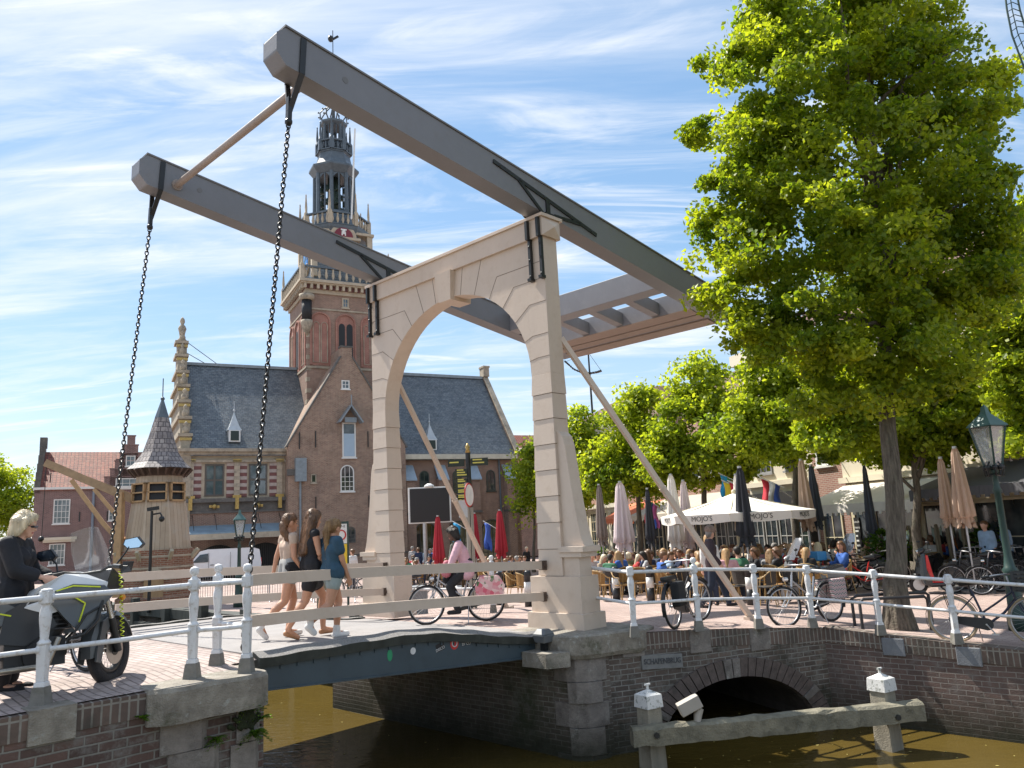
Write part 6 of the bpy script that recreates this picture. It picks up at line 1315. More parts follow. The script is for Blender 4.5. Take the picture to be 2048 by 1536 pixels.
fr = M('flag_red', (.55, .03, .05), .7); fw_ = M('flag_white', (.72, .72, .72), .7); fb = M('flag_blue', (.04, .10, .42), .7); fy = M('flag_yellow', (.75, .55, .03), .7); fgn = M('flag_green', (.05, .35, .12), .7); fp = M('flag_pink', (.55, .12, .35), .7); fc = M('flag_cyan', (.02, .32, .62), .7)
flag(1522, 958, 27, [fr, fw_, fb], 'red white and blue flag right of the charcoal parasol'); flag(1458, 965, 28, [fr, fw_, fb], 'red white and blue flag beside the yellow flag'); flag(1446, 964, 28.4, [fy, fy], 'yellow flag behind the top of the open parasol'); flag(1440, 950, 28.6, [fc, fgn], 'blue and green pennant above the yellow flag', .5, .8)
flag(1288, 1000, 32, [fr, fy, fgn, fb], 'rainbow flag hanging by the thin black parasol', .5, 1.0); flag(1299, 1006, 32, [fp, fp], 'pink flag hanging beside the rainbow flag', .4, .9); flag(906, 1045, 40, [fc, fc], 'light blue flag above the cyclist', .5, 1.3); flag(968, 1045, 40, [fb, fb], 'dark blue flag between two red parasols', .45, 1.3)
# ------------------------------------------------------------------ iron railings
def railing(name, label, pts, foot=True, tops=None, sc=.9):
    t = thing(name, label, 'railing', pts[0], scale=sc); b0 = np.array(pts[0], float); pts = [b0+(np.array(p, float)-b0)/sc for p in pts]
    for i, p in enumerate(pts):
        p = np.array(p, float); q = p-b0; H = 1.24
        mb = MB(); mb.frus(q[0], q[1], q[2]-.01, q[2]+.17, .165, .165, .125, .125, 1); mb.frus(q[0], q[1], q[2]+.17, q[2]+.22, .115, .115, .10, .10, 0)
        pr = [(.05, .22), (.046, .48), (.05, .56)]
        mb.frus(q[0], q[1], q[2]+.22, q[2]+.58, .085, .085, .098, .098)
        mb.lathe([(.062, .58), (.066, .60), (.04, .63), (.046, .72), (.058, .84), (.056, .90), (.036, .97), (.055, .99)], 12, q); mb.frus(q[0], q[1], q[2]+.99, q[2]+1.11, .105, .105, .105, .105)
        k = (tops or {}).get(i, 1)
        if k: mb.lathe([(.05, 1.11), (.03, 1.135), (.022, 1.15), (.045, 1.165), (.055, 1.20), (.045, 1.24), (.01, 1.255)], 12, q)
        else: mb.lathe([(.06, 1.11), (.055, 1.13), (.02, 1.14)], 10, q)
        mb.build('post', [white_rail, stone_foot], t, bevel=.006)
    for z, r in ((1.045, .031), (.53, .027)):
        for p, q in zip(pts[:-1], pts[1:]):
            p = np.array(p, float)-b0; q = np.array(q, float)-b0; d = nrm(q-p); mb = MB(); mb.tube([p+d*.045+V(0, 0, z), (p+q)/2+V(0, 0, z-.004), q-d*.045+V(0, 0, z)], r, 10)
            mb.tube([p+d*.045+V(0, 0, z), p+d*.07+V(0, 0, z)], r*1.35, 8); mb.tube([q-d*.07+V(0, 0, z), q-d*.045+V(0, 0, z)], r*1.35, 8); mb.build('rail', white_rail, t)
    return t
lz = .285
LP = [BW(-10.4, .43, lz), BW(-9.0, .44, lz), BW(-7.56, .45, lz), BW(-6.2, .47, lz), BW(-5.73, .70, lz)]
railing('iron_railing', 'white cast iron railing with ball topped posts along the left canal wall by the motorcycle', LP, tops={2: 0}, sc=.885)
pp = thing('railing_post', 'single white ball topped iron post behind the railing at the left end of the deck', 'post', BW(-5.74, .04, lz), 0, scale=.885)
mb = MB(); mb.frus(0, 0, -.01, .17, .165, .165, .125, .125, 1); mb.frus(0, 0, .17, .22, .115, .115, .10, .10); mb.frus(0, 0, .22, .58, .085, .085, .098, .098); mb.lathe([(.062, .58), (.066, .60), (.04, .63), (.046, .72), (.058, .84), (.056, .90), (.036, .97), (.055, .99)], 12); mb.frus(0, 0, .99, 1.11, .105, .105, .105, .105); mb.lathe([(.05, 1.11), (.03, 1.135), (.022, 1.15), (.045, 1.165), (.055, 1.20), (.045, 1.24), (.01, 1.255)], 12)
mb.build('post', [white_rail, stone_foot], pp, bevel=.006); mb = MB(); d = (BW(-5.73, .70)-BW(-5.74, .04))/.885
for z, r in ((1.045, .03), (.53, .026)): mb = MB(); mb.tube([V(0, 0, z), d*.93+V(0, 0, z)], r, 10); mb.build('short_rail', white_rail, pp)
RP_ = [(1268, 12.2), (1398, 12.8), (1518, 13.3), (1626, 13.75), (1760, 13.15), (1910, 12.4)]
pts = []
for px, Y in RP_:
    p = at(px, 1255, Y); pts.append(V(p[0], p[1], gz(p[0], p[1])))
d = pts[-1]-pts[-2]; pts += [pts[-1]+d*1.0, pts[-1]+d*2.1]
q = BW(D+.02, .42); railing('iron_railing', 'white iron railing with bicycles leaning on it along the right canal wall', pts, tops={0: 0, 2: 0, 3: 0, 4: 0, 5: 0})
mb = MB()
for z, r in ((1.045, .031), (.53, .027)): mb.tube([(V(q[0], q[1], 0)-pts[0]*V(1, 1, 0))/.9+V(0, 0, z+.05), V(0, 0, z)], r, 10)
o_ = [o for o in C.objects if o.get('label', '').startswith('white iron railing with bicycles')][0]; mb.build('rail', white_rail, o_)
p0 = gp(800, 14.6); p1 = gp(987, 16.3); railing('iron_railing', 'white iron railing behind the cyclist on the far side of the bridge head', [BW(.3, CL-HO-.55, 0), p1])
# fender of two posts and a mossy beam in the water
fd = thing('mooring_fender', 'mossy timber fender beam on two white capped posts in front of the culvert', 'fender', (0, 0, 0))
FA, FB = V(1.70, 11.7, 0), V(5.14, 12.0, 0)
for p in (FA, FB):
    zt = -.80; mb = MB(); w_ = .30; mb.hexa([(p[0]-.165, p[1]-.165, -3), (p[0]+.165, p[1]-.165, -3), (p[0]+.165, p[1]+.165, -3), (p[0]-.165, p[1]+.165, -3)], [(p[0]-.12, p[1]-.12, zt), (p[0]+.12, p[1]-.12, zt), (p[0]+.12, p[1]+.12, zt), (p[0]-.12, p[1]+.12, zt)])
    rot_ = Matrix.Rotation(R(32), 4, 'Z'); c_ = p.copy()
    mb.v = [tuple((rot_ @ Vector((x-c_[0], y-c_[1], z)))+Vector((c_[0], c_[1], 0))) for x, y, z in mb.v]
    po = mb.build('post', M('grey_post_timber', (.27, .245, .195), .9, .3, 6, streak=True, bump=.5, spot=(.12, .12, .09)), fd, bevel=.01)
    mb = MB(); mb.frus(p[0], p[1], zt-.15, zt+.02, .29, .29, .27, .27); mb.frus(p[0], p[1], zt+.02, zt+.085, .27, .27, .03, .03); mb.tube([(p[0], p[1], zt+.06), (p[0], p[1], zt+.15)], .02, 8); mb.tube([(p[0]-.05, p[1], zt+.15), (p[0]+.05, p[1], zt+.15)], .015, 6)
    c_ = p; mb.v = [tuple((rot_ @ Vector((x-c_[0], y-c_[1], z)))+Vector((c_[0], c_[1], 0))) for x, y, z in mb.v]; mb.build('post_cap', whitecap, po)
d = nrm(FB-FA); nn = V(d[1], -d[0], 0); mb = MB(); A0 = FA-d*.32+nn*.22+V(0, 0, -1.27); A1 = FB+d*.42+nn*.22+V(0, 0, -1.20); n = 26; vs = []; fs = []
g_ = np.random.default_rng(4)
for i in range(n+1):
    c = A0+(A1-A0)*i/n
    for y, z in ((-.11, -.125), (.11, -.125), (.11, .09), (.06, .125), (-.06, .125), (-.11, .09)): vs.append(c+nn*(y+g_.normal()*.006)+V(0, 0, z+g_.normal()*.008))
for i in range(n):
    for j in range(6): fs.append((i*6+j, i*6+(j+1) % 6, (i+1)*6+(j+1) % 6, (i+1)*6+j))
fs += [tuple(range(6))[::-1], tuple(range(n*6, n*6+6))]; mb.add(vs, fs); mb.build('beam', mossbeam, fd); mb = MB()
for p in (FA, FB): c = p+nn*.335+V(0, 0, -1.25); mb.tube([c, c+nn*.025], .04, 8)
mb.build('bolt', ironblk, fd)
fl2 = thing('floodlight', 'tilted grey box floodlight standing on the mossy fender beam', 'floodlight', FA+d*.62+nn*.2+V(0, 0, -1.13)); mb = MB(); mb.box(-.16, .16, -.09, .09, .14, .31); 
rt_ = Matrix.Rotation(R(-24), 4, 'Y'); mb.v = [tuple(rt_ @ Vector(v)) for v in mb.v]; mb.build('housing', M('pale_floodlight', (.40, .37, .33), .6), fl2, bevel=.01); mb = MB(); mb.tube([(0, 0, -.03), (.02, 0, .08), (.06, 0, .16)], [.05, .06, .05], 8); mb.build('bracket', M('pale_floodlight', (.40, .37, .33), .6), fl2)
# timber guide posts under the far side of the bridge, wharf edge and boat
tp = thing('guide_posts', 'brown timber guide post with cross block standing in the canal behind the bridge', 'post', (at(650, 1370, 21)[0], 21, WZ)); mb = MB(); mb.box(-.16, .16, -.16, .16, -1, 2.4); mb.build('post', timber, tp); mb = MB(); mb.box(-.75, -.16, -.2, .2, .75, 1.3); mb.build('cross_block', timber, tp)
mb = MB()
wf = thing('wharf_edge', 'dark timber wharf edge with low mooring posts along the far canal bank', 'wharf', BW(1.0, -5.7, 0), TH)
mb.box(-.25, .25, .3, 40, -.62, -.34); mb.box(-.4, -.2, .3, 40, -1.0, -.8); wb = mb.build('edge_beam', darkwood, wf)
for y in np.arange(1, 30, 2.6): mb = MB(); mb.box(-.42, -.2, y-.12, y+.12, -2.4, -.15+.1*math.sin(y)); mb.build('mooring_post', darkwood, wf)
bt_ = thing('rowing_boat', 'small dark green boat moored by the far bank behind the motorcycle', 'boat', BW(-1.0, -18, WZ), TH+pi/2); mb = MB()
sec = [(-2, .35, .5), (-1.6, .6, .42), (0, .75, .36), (1.4, .6, .45), (2.2, .06, .68)]; vs = []; fs = []
for x, w_, h_ in sec: vs += [(x, -w_, h_+.3), (x, -w_*.7, .0), (x, w_*.7, .0), (x, w_, h_+.3)]
for i in range(4):
    for j in range(3): fs.append((i*4+j, i*4+j+1, i*4+j+5, i*4+j+4))
fs += [(0, 1, 2, 3)]; mb.add(vs, fs); hb_ = mb.build('hull', M('boat_green', (.02, .10, .07), .5), bt_); hb_.modifiers.new('S', 'SOLIDIFY').thickness = .05; mb = MB(); mb.box(-.9, -.6, -.68, .68, .45, .5); mb.box(.6, .9, -.66, .66, .45, .5); mb.build('bench', timber, bt_)

# ------------------------------------------------------------------ bicycles
def wheelmesh(mb, c, r, tw, tyre=0, rim=1, spoke=1, ns=28, ax=(0, 1, 0)):
    mb.tor(c, r-tw, tw, ax, 36, 8, tyre); mb.tor(c, r-2.3*tw, tw*.62, ax, 36, 6, rim)
    c = np.array(c, float); a = nrm(np.array(ax, float)); mb.tube([c-a*.045, c+a*.045], .022, 8, rim); u, w, _ = basis(a)
    for i in range(ns): t = 2*pi*i/ns; s = .03 if i % 2 else -.03; mb.tube([c+a*s, c+(r-2.3*tw)*(math.cos(t)*u+math.sin(t)*w)], .0016, 3, spoke, cap=False)
def bicycle(label, loc, rotz, frame, tyrem=None, step=True, carrier=True, lean=0., steer=0., r=.345, group=None, extras=None, mud=None, bars='up', name='bicycle'):
    t = thing(name, label, 'bicycle', loc, rotz, group); t.rotation_euler.x = lean; mud = mud or blackpl; ty = tyrem or rubber
    RW, FWc, BBk, ST, HD, HT = V(-.52, 0, r), V(.56, 0, r), V(-.06, 0, .29), V(-.22, 0, .80), V(.36, 0, .64), V(.31, 0, .86)
    mb = MB(); wheelmesh(mb, RW, r, .02); mb.build('wheel', [ty, alu], t)
    fk = bpy.data.objects.new('fork', None); 
    mb = MB(); mb.tube([HD, HT], .019, 8)
    if step: mb.tube([HD+V(.0, 0, .02), V(.18, 0, .46), V(.02, 0, .34), BBk], .018, 8); mb.tube([HD+V(-.02, 0, .14), V(.10, 0, .60), V(-.1, 0, .46), V(-.145, 0, .48)], .015, 8)
    else: mb.tube([HD, BBk], .02, 8); mb.tube([HD+V(-.02, 0, .15), V(-.20, 0, .72)], .017, 8)
    mb.tube([BBk, ST], .017, 8)
    for s in (-.05, .05): mb.tube([BBk+V(0, s*.5, 0), RW+V(0, s, 0)], .010, 6); mb.tube([V(-.195, s*.3, .70), RW+V(0, s, 0)], .009, 6)
    mb.build('frame', frame, t)
    def st(p): p = np.array(p, float); a = steer; q = p-HD; return HD+V(q[0]*math.cos(a)-q[1]*math.sin(a), q[0]*math.sin(a)+q[1]*math.cos(a), q[2])
    mb = MB(); wheelmesh(mb, st(FWc), r, .02, ax=(-math.sin(steer), math.cos(steer), 0)); mb.build('wheel', [ty, alu], t)
    mb = MB()
    for s in (-.055, .055): mb.tube([st((.40, s, .60)), st((.44, s, .5)), st(FWc+V(0, s, 0))], .011, 6)
    mb.build('fork', frame, t)
    mb = MB(); mb.tube([HT, st((.28, 0, 1.0))], .014, 8)
    if bars == 'up': mb.tube([st((.03, -.29, .98)), st((.2, -.28, 1.02)), st((.3, -.12, 1.03)), st((.31, .12, 1.03)), st((.2, .28, 1.02)), st((.03, .29, .98))], .012, 8)
    else: mb.tube([st((.2, -.32, 1.0)), st((.28, -.1, 1.0)), st((.28, .1, 1.0)), st((.2, .32, 1.0))], .013, 8)
    hbm = mb.build('handlebar', alu, t); mb = MB()
    for s in (-1, 1): a_ = (st((.02, s*.29, .98)), st((.13, s*.285, 1.0))) if bars == 'up' else (st((.19, s*.33, 1.0)), st((.24, s*.2, 1.0))); mb.tube(a_, .018, 8)
    mb.build('grip', blackpl, hbm)
    mb = MB(); mb.tube([ST-V(.0, 0, .1), ST+V(-.02, 0, .08)], .013, 8); mb.caps((-.33, 0, .91), .075, (-.1, 0, .905), .028, 8); mb.v = mb.v; mb.build('saddle', blackpl, t)
    mb = MB()
    for c, a0, a1, f in ((RW, 20, 200, 0), (FWc, 40, 165, 1)):
        pl = []
        for k in range(13): a_ = R(a0+(a1-a0)*k/12); pl.append((c[0]+(r+.022)*math.cos(a_), c[2]+(r+.022)*math.sin(a_)))
        for (x0, z0), (x1, z1) in zip(pl[:-1], pl[1:]):
            q = [V(x0, -.03, z0), V(x1, -.03, z1), V(x1, .03, z1), V(x0, .03, z0)]; q = [st(p) for p in q] if f else q
            mb.hexa(q, [p+V(0, 0, .006) for p in q])
        mb.build('mudguard', mud, t); mb = MB()
    mb = MB(); mb.prism([(BBk[0]+.09*math.cos(a_), BBk[2]+.09*math.sin(a_)) for a_ in np.linspace(-pi/2, pi/2, 10)]+[(RW[0]+.05*math.cos(a_), RW[2]+.05*math.sin(a_)) for a_ in np.linspace(pi/2, 3*pi/2, 8)], lambda u, v: V(u, -.06, v), lambda u, v: V(u, -.035, v)); mb.build('chain_case', blackpl, t)
    mb = MB(); mb.tube([BBk+V(0, -.1, 0), BBk+V(0, .1, 0)], .012, 6); mb.tube([BBk+V(0, -.09, 0), BBk+V(.1, -.09, -.13)], .011, 6); mb.tube([BBk+V(0, .09, 0), BBk+V(-.1, .09, .13)], .011, 6); mb.box(.0, .1, -.17, -.09, .145, .165); mb.box(-.2, -.1, .09, .17, .405, .425); mb.build('crank', alu, t)
    if carrier:
        mb = MB()
        for y in (-.06, 0, .06): mb.tube([(-.28, y, .74), (-.80, y, .75)], .007, 5)
        for y in (-.07, .07): mb.tube([(-.6, y, .74), RW+V(0, y*.8, 0)], .007, 5)
        mb.tube([(-.8, -.06, .75), (-.8, .06, .75)], .007, 5); mb.build('carrier', blackpl, t)
    mb = MB(); mb.tube([(-.2, .05, .3), (-.18, .2, .01)], .009, 6); mb.build('kickstand', alu, t)
    mb = MB(); p = st((.42, 0, .80)); mb.tube([p, p+V(.07*math.cos(steer), .07*math.sin(steer), 0)], .035, 10); mb.build('headlamp', chrome, t)
    if extras: extras(t, st)
    return t
black_fr = M('black_frame', (.018, .018, .022), .3, .1); silver_fr = M('silver_frame', (.42, .43, .46), .3, .1, metal=.7); red_fr = M('red_frame', (.62, .035, .025), .3, .05); blue_fr = M('navy_frame', (.02, .025, .06), .3)
tan_tyre = M('cream_tyre', (.42, .33, .22), .8)
zig = M('zigzag_bag', (.5, .45, .45), .8)
def ebike_x(t, st):
    mb = MB(); mb.box(-.74, -.4, -.22, -.08, .36, .74); mb.build('pannier', M('black_bag', (.015, .016, .018), .85, .2, bump=.4, bscale=18), t, bevel=.03); mb = MB(); mb.tube([V(-.06, -.07, .29), V(-.06, .07, .29)], .09, 12); mb.build('motor', blackpl, t); mb = MB(); mb.box(-.78, -.34, -.05, .05, .76, .83); mb.build('battery', blackpl, t, bevel=.02)
def railbike(px, Y, rot, *a, **k):
    p = gp(px, Y); return p
pb = (pts[1]+pts[0])*.5
drail = nrm(pts[2]-pts[0]); nrail = V(-drail[1], drail[0], 0); angr = math.atan2(drail[1], drail[0])
e0 = gp(1352, 12.95); e0 = e0+V(math.sin(R(33)), math.cos(R(33)), 0)*.5
bicycle('black electric city bicycle with handlebars high and pannier, leaning on the right railing', (e0[0], e0[1], gz(e0[0], e0[1])), R(57), black_fr, step=True, lean=R(-3), steer=R(-14), extras=ebike_x, r=.355)
def pann(t, st):
    for y in (-.2, .12):
        mb = MB(); mb.box(-.76, -.42, y, y+.1, .38, .74); b_ = mb.build('pannier', zigm, t, bevel=.025)
m, N, L, out = nodes('zigzag_canvas'); b = N('ShaderNodeBsdfPrincipled', Roughness=.85); tc_ = N('ShaderNodeTexCoord'); sx_ = N('ShaderNodeSeparateXYZ'); L(tc_.outputs['Object'], sx_.inputs[0])
pg = N('ShaderNodeMath', operation='PINGPONG'); L(sx_.outputs[0], pg.inputs[0]); pg.inputs[1].default_value = .035; ad_ = N('ShaderNodeMath', operation='ADD'); L(pg.outputs[0], ad_.inputs[0]); L(sx_.outputs[2], ad_.inputs[1])
mu_ = N('ShaderNodeMath', operation='MULTIPLY'); L(ad_.outputs[0], mu_.inputs[0]); mu_.inputs[1].default_value = 14; fr_ = N('ShaderNodeMath', operation='FRACT'); L(mu_.outputs[0], fr_.inputs[0])
cr_ = N('ShaderNodeValToRGB'); cr_.color_ramp.interpolation = 'CONSTANT'; e = cr_.color_ramp.elements; e[0].color = (.5, .45, .45, 1); e[1].position = .35; e[1].color = (.5, .2, .22, 1)
for p_, c_ in ((.55, (.6, .57, .55, 1)), (.8, (.05, .05, .06, 1))): k_ = e.new(p_); k_.color = c_
L(fr_.outputs[0], cr_.inputs[0]); L(cr_.outputs[0], b.inputs['Base Color']); L(b.outputs[0], out.inputs[0]); zigm = m
d2 = nrm(pts[3]-pts[2]); e1 = gp(1624, 14.15); a2 = math.atan2(d2[1], d2[0])
bicycle('silver city bicycle with zigzag patterned panniers at the corner of the right railing', (e1[0], e1[1], gz(e1[0], e1[1])), R(180+28), silver_fr, lean=R(3), extras=pann, r=.345, steer=R(-12))
def crate(t, st):
    mb = MB(); x0, x1, y0, y1, z0, z1 = .38, .78, -.24, .24, .80, 1.06
    for z in (.82, .88, .94, 1.0, 1.055): 
        for a, b_ in (((x0, y0), (x1, y0)), ((x1, y0), (x1, y1)), ((x1, y1), (x0, y1)), ((x0, y1), (x0, y0))): mb.bar((a[0], a[1], z), (b_[0], b_[1], z), .012, .035)
    for x, y in ((x0, y0), (x1, y0), (x1, y1), (x0, y1)): mb.box(x-.02, x+.02, y-.02, y+.02, .78, 1.07)
    mb.box(x0, x1, y0, y1, .78, .79); mb.build('front_crate', blackpl, t)
d3 = nrm(pts[5]-pts[4]); n3 = V(-d3[1], d3[0], 0); e2 = pts[5]+d3*.42+n3*.36
bicycle('dark blue step through bicycle with cream tyres and black front crate at the right edge', (e2[0], e2[1], gz(e2[0], e2[1])), math.atan2(d3[1], d3[0])+R(6), blue_fr, tyrem=tan_tyre, lean=R(-3), extras=crate, r=.355, steer=R(-8))
def rentbox(t, st):
    mb = MB(); mb.box(.3, .62, -.17, .17, .88, 1.12); mb.build('front_box', M('blue_box', (.05, .25, .5), .5), t, bevel=.02)
p = gp(1672, 22.0); bicycle('red rental bicycle with blue front box parked before the terrace', p, R(200), red_fr, extras=rentbox, steer=R(25), mud=red_fr)
p = gp(1728, 21.6); bicycle('red rental bicycle without box left of the lime trunk', p, R(165), red_fr, steer=R(-20), mud=blackpl)
p = gp(1776, 22.2); bicycle('black bicycle half hidden behind the lime trunk', p, R(10), black_fr, steer=R(15))
for px, Y, r_, lab in ((1945, 21.4, 20, 'black bicycle between the scooter and the lantern'), (1996, 22.0, 160, 'black bicycle behind the lantern post'), (2022, 21.2, 15, 'black bicycle at the right edge beyond the lantern'), (2046, 22.6, 175, 'black bicycle furthest right behind the crate bicycle'), (1968, 23.0, 10, 'black bicycle behind the dark scooter'), (2008, 19.4, 195, 'black bicycle nearest the lantern foot on its left'), (2034, 20.2, 350, 'black bicycle just right of the lantern post'), (1958, 20.0, 170, 'black bicycle overlapping the tail of the red shield scooter')):
    bicycle(lab, gp(px, Y), R(r_), black_fr, steer=R(random.uniform(-30, 30)), group='bicycles parked by the right lantern')
p = BW(-6.9, -1.3); bicycle('black bicycle seen behind the motorcycle wheels', (p[0], p[1], gz(p[0], p[1])), TH+R(100), black_fr, steer=R(20))
for px, Y, r_, lab in ((850, 25, 20, 'black bicycle parked beyond the cyclist'), (700, 30, 170, 'black bicycle parked beside the zone sign')): bicycle(lab, gp(px, Y), R(r_), black_fr, steer=R(20))

# ------------------------------------------------------------------ scooters
def scooter(label, loc, rotz, body, inner, seat, screen=False):
    t = thing('scooter', label, 'scooter', loc, rotz); r = .23
    for x, nm in ((-.60, 'wheel'), (.62, 'wheel')):
        mb = MB(); mb.tor((x, 0, r), r-.05, .05, (0, 1, 0), 28, 8, 0); mb.tube([(x, -.035, r), (x, .035, r)], .14, 16, 1); mb.build(nm, [rubber, alu], t)
    mb = MB(); mb.prism([(.36, .20), (.52, .22), (.62, .52), (.50, .98), (.42, 1.0), (.44, .62), (.34, .30)], lambda u, v: V(u, -.19+.06*(v > .8), v), lambda u, v: V(u, .19-.06*(v > .8), v)); mb.build('leg_shield', body, t, bevel=.03)
    mb = MB(); mb.prism([(.33, .31), (.43, .62), (.41, .96), (.36, .94), (.30, .5), (.26, .33)], lambda u, v: V(u, -.16, v), lambda u, v: V(u, .16, v)); mb.box(-.15, .34, -.17, .17, .27, .31); mb.build('inner_shield', inner, t, bevel=.015)
    mb = MB(); mb.box(-.2, .4, -.18, .18, .17, .27); mb.prism([(-.15, .28), (-.08, .62), (-.85, .80), (-.95, .66), (-.75, .42), (-.35, .25)], lambda u, v: V(u, -.17, v), lambda u, v: V(u, .17, v)); mb.build('body', body, t, bevel=.04)
    mb = MB(); mb.prism([(-.05, .64), (-.1, .74), (-.55, .80), (-.86, .86), (-.88, .80), (-.5, .70)], lambda u, v: V(u, -.14, v), lambda u, v: V(u, .14, v)); mb.build('seat', seat, t, bevel=.03)
    mb = MB(); mb.prism([(.62+.27*math.cos(a), r+.27*math.sin(a)) for a in np.linspace(R(20), R(160), 10)]+[(.62+.25*math.cos(a), r+.25*math.sin(a)) for a in np.linspace(R(160), R(20), 10)], lambda u, v: V(u, -.07, v), lambda u, v: V(u, .07, v)); mb.build('front_fender', body, t)
    mb = MB(); mb.tube([(.44, 0, .95), (.40, 0, 1.08)], .03, 8); mb.tube([(.32, -.34, 1.08), (.40, -.15, 1.1), (.40, .15, 1.1), (.32, .34, 1.08)], .016, 8); mb.tube([(.56, 0, .5), (.62, 0, r)], .035, 8); mb.build('handlebar', blackpl, t)
    mb = MB(); mb.caps((.42, 0, 1.08), .07, (.48, 0, 1.04), .08, 10); hl = mb.build('headset', body, t); mb = MB(); mb.ball((.53, 0, 1.04), .05, 8); mb.build('headlight', chrome, hl)
    mb = MB()
    for s in (-1, 1): mb.tube([(.36, s*.24, 1.09), (.38, s*.30, 1.24)], .008, 5); mb.ball((.38, s*.31, 1.27), .05, 8, 0, .7)
    mb.build('mirror', blackpl, t)
    mb = MB(); mb.box(-.98, -.92, -.09, .09, .66, .74); mb.build('tail_light', M('tail_red', (.5, .02, .02), .3), t)
    if screen:
        mb = MB(); vs = []; n = 9
        for i in range(n):
            for j in range(7): u = j/6*2-1; v = i/8; vs.append((.50-.30*v-.08*u*u, u*.27*math.sqrt(max(.08, 1-(v-.35)**2*1.6)), 1.02+.52*v))
        mb.add(vs, [(i*7+j, i*7+j+1, (i+1)*7+j+1, (i+1)*7+j) for i in range(n-1) for j in range(6)], 0, True); mb.build('windscreen', screen, t)
    return t
scblk = M('scooter_black', (.018, .02, .024), .25, .1, coat=.5); scred = M('scooter_red', (.55, .01, .012), .28, .05, coat=.5); scgrey = M('scooter_grey', (.16, .17, .18), .3, .1, coat=.4)
scr_b = CLEAR('blue_windscreen', (.45, .60, .80), .55); scr_g = CLEAR('smoke_windscreen', (.5, .5, .52), .4)
scooter('black scooter with bright red inner shield, parked right of the lime trunk', gp(1892, 20.3), R(172), scblk, scred, scblk)
scooter('black scooter behind the red and black one, seen from its tail', gp(1985, 21.6), R(20), scblk, scblk, scgrey)
scooter('grey scooter with tall smoked windscreen behind the zigzag pannier bicycle', gp(1622, 20.0), R(185), scgrey, scblk, scblk, scr_g)
scooter('scooter with pale blue windscreen between the red rental bicycle and the hedge', gp(1722, 23.6), R(200), scgrey, scblk, scblk, scr_b)
scooter('scooter with pale blue windscreen just right of the lime trunk', gp(1832, 23.2), R(195), scblk, scblk, scblk, scr_b)
# ------------------------------------------------------------------ motorcycle
mc = thing('motorcycle', 'grey and black touring motorcycle with yellow lines and clear windscreen by the left railing', 'motorcycle', (0, 0, 0)); 
f2 = nrm(V(.73, .68, 0)); l2 = V(-f2[1], f2[0], 0); mfr = BW(-6.80, -.08, .30); mc.location = tuple(mfr-f2*1.35-l2*.19); mc.rotation_euler.z = math.atan2(f2[1], f2[0]); mc.rotation_euler.x = R(-7)
mgrey = M('moto_grey', (.085, .092, .098), .35, .1, coat=.3); mlight = M('moto_silver', (.60, .61, .62), .32, .06, coat=.4); myel = M('moto_yellow', (.62, .72, .02), .4); mtyre = M('moto_tyre', (.025, .024, .026), .8, .3, 30, bump=.6, bscale=60)
r = .335; FXW = 1.42; SA = R(43); HP = V(1.12, 0, .95)
def ms(p): q = np.array(p, float)-HP; c, s = math.cos(SA), math.sin(SA); return HP+V(q[0]*c-q[1]*s, q[0]*s+q[1]*c, q[2])
AXF = (-math.sin(SA), math.cos(SA), 0)
mb = MB(); wheelmesh(mb, (0, 0, r), r, .068, 0, 1, 1, 32); mb.tube([(0, -.09, r), (0, -.08, r)], .12, 20, 1); mb.build('rear_wheel', [mtyre, M('black_rim', (.03, .03, .03), .3)], mc)
mb = MB(); c = ms((FXW, 0, r)); wheelmesh(mb, c, r, .056, 0, 1, 2, 36, AXF); nn_ = V(*AXF); 
mb.tube([c-nn_*.07, c-nn_*.064], .145, 24, 2); mb.tube([c-nn_*.075, c-nn_*.06], .06, 12, 1)
mb.build('front_wheel', [mtyre, M('black_rim', (.03, .03, .03), .3), M('disc_steel', (.5, .47, .44), .3, metal=1.)], mc)
mb = MB()
for s in (-.11, .11): mb.tube([ms((1.16, s, .92)), ms((1.30, s, .62))], .028, 10, 1); mb.tube([ms((1.29, s, .64)), ms((FXW, s*.95, r-.02))], .036, 10, 0)
mb.tube([ms((1.15, -.15, .90)), ms((1.15, .15, .90))], .035, 8, 0); mb.build('fork', [blackpl, chrome], mc)
mb = MB(); pl = [R(a) for a in np.linspace(20, 190, 12)]
for a0, a1 in zip(pl[:-1], pl[1:]):
    f = lambda a, y, k: ms((FXW+(r+.03+k)*math.cos(a), y, r+(r+.03+k)*math.sin(a))); mb.hexa([f(a0, -.075, -.03), f(a1, -.075, -.03), f(a1, .075, -.03), f(a0, .075, -.03)], [f(a0, -.05, .02), f(a1, -.05, .02), f(a1, .05, .02), f(a0, .05, .02)])
for s in (-1, 1): mb.prism([(FXW-.34, r+.02), (FXW-.25, r+.28), (FXW-.02, r+.38), (FXW-.06, r+.30), (FXW-.20, r+.16), (FXW-.28, r-.12), (FXW-.36, r-.1)], lambda u, v: ms((u, s*.08, v)), lambda u, v: ms((u, s*.10, v)))
mb.build('front_fender', mgrey, mc)
mb = MB(); mb.prism([(.50, .80), (.62, .98), (.86, 1.10), (1.06, 1.08), (1.22, .98), (1.20, .90), (1.0, .80), (.7, .72)], lambda u, v: V(u, -.20+.12*(v > 1.0), v), lambda u, v: V(u, .20-.12*(v > 1.0), v)); mb.build('tank', mlight, mc, bevel=.035)
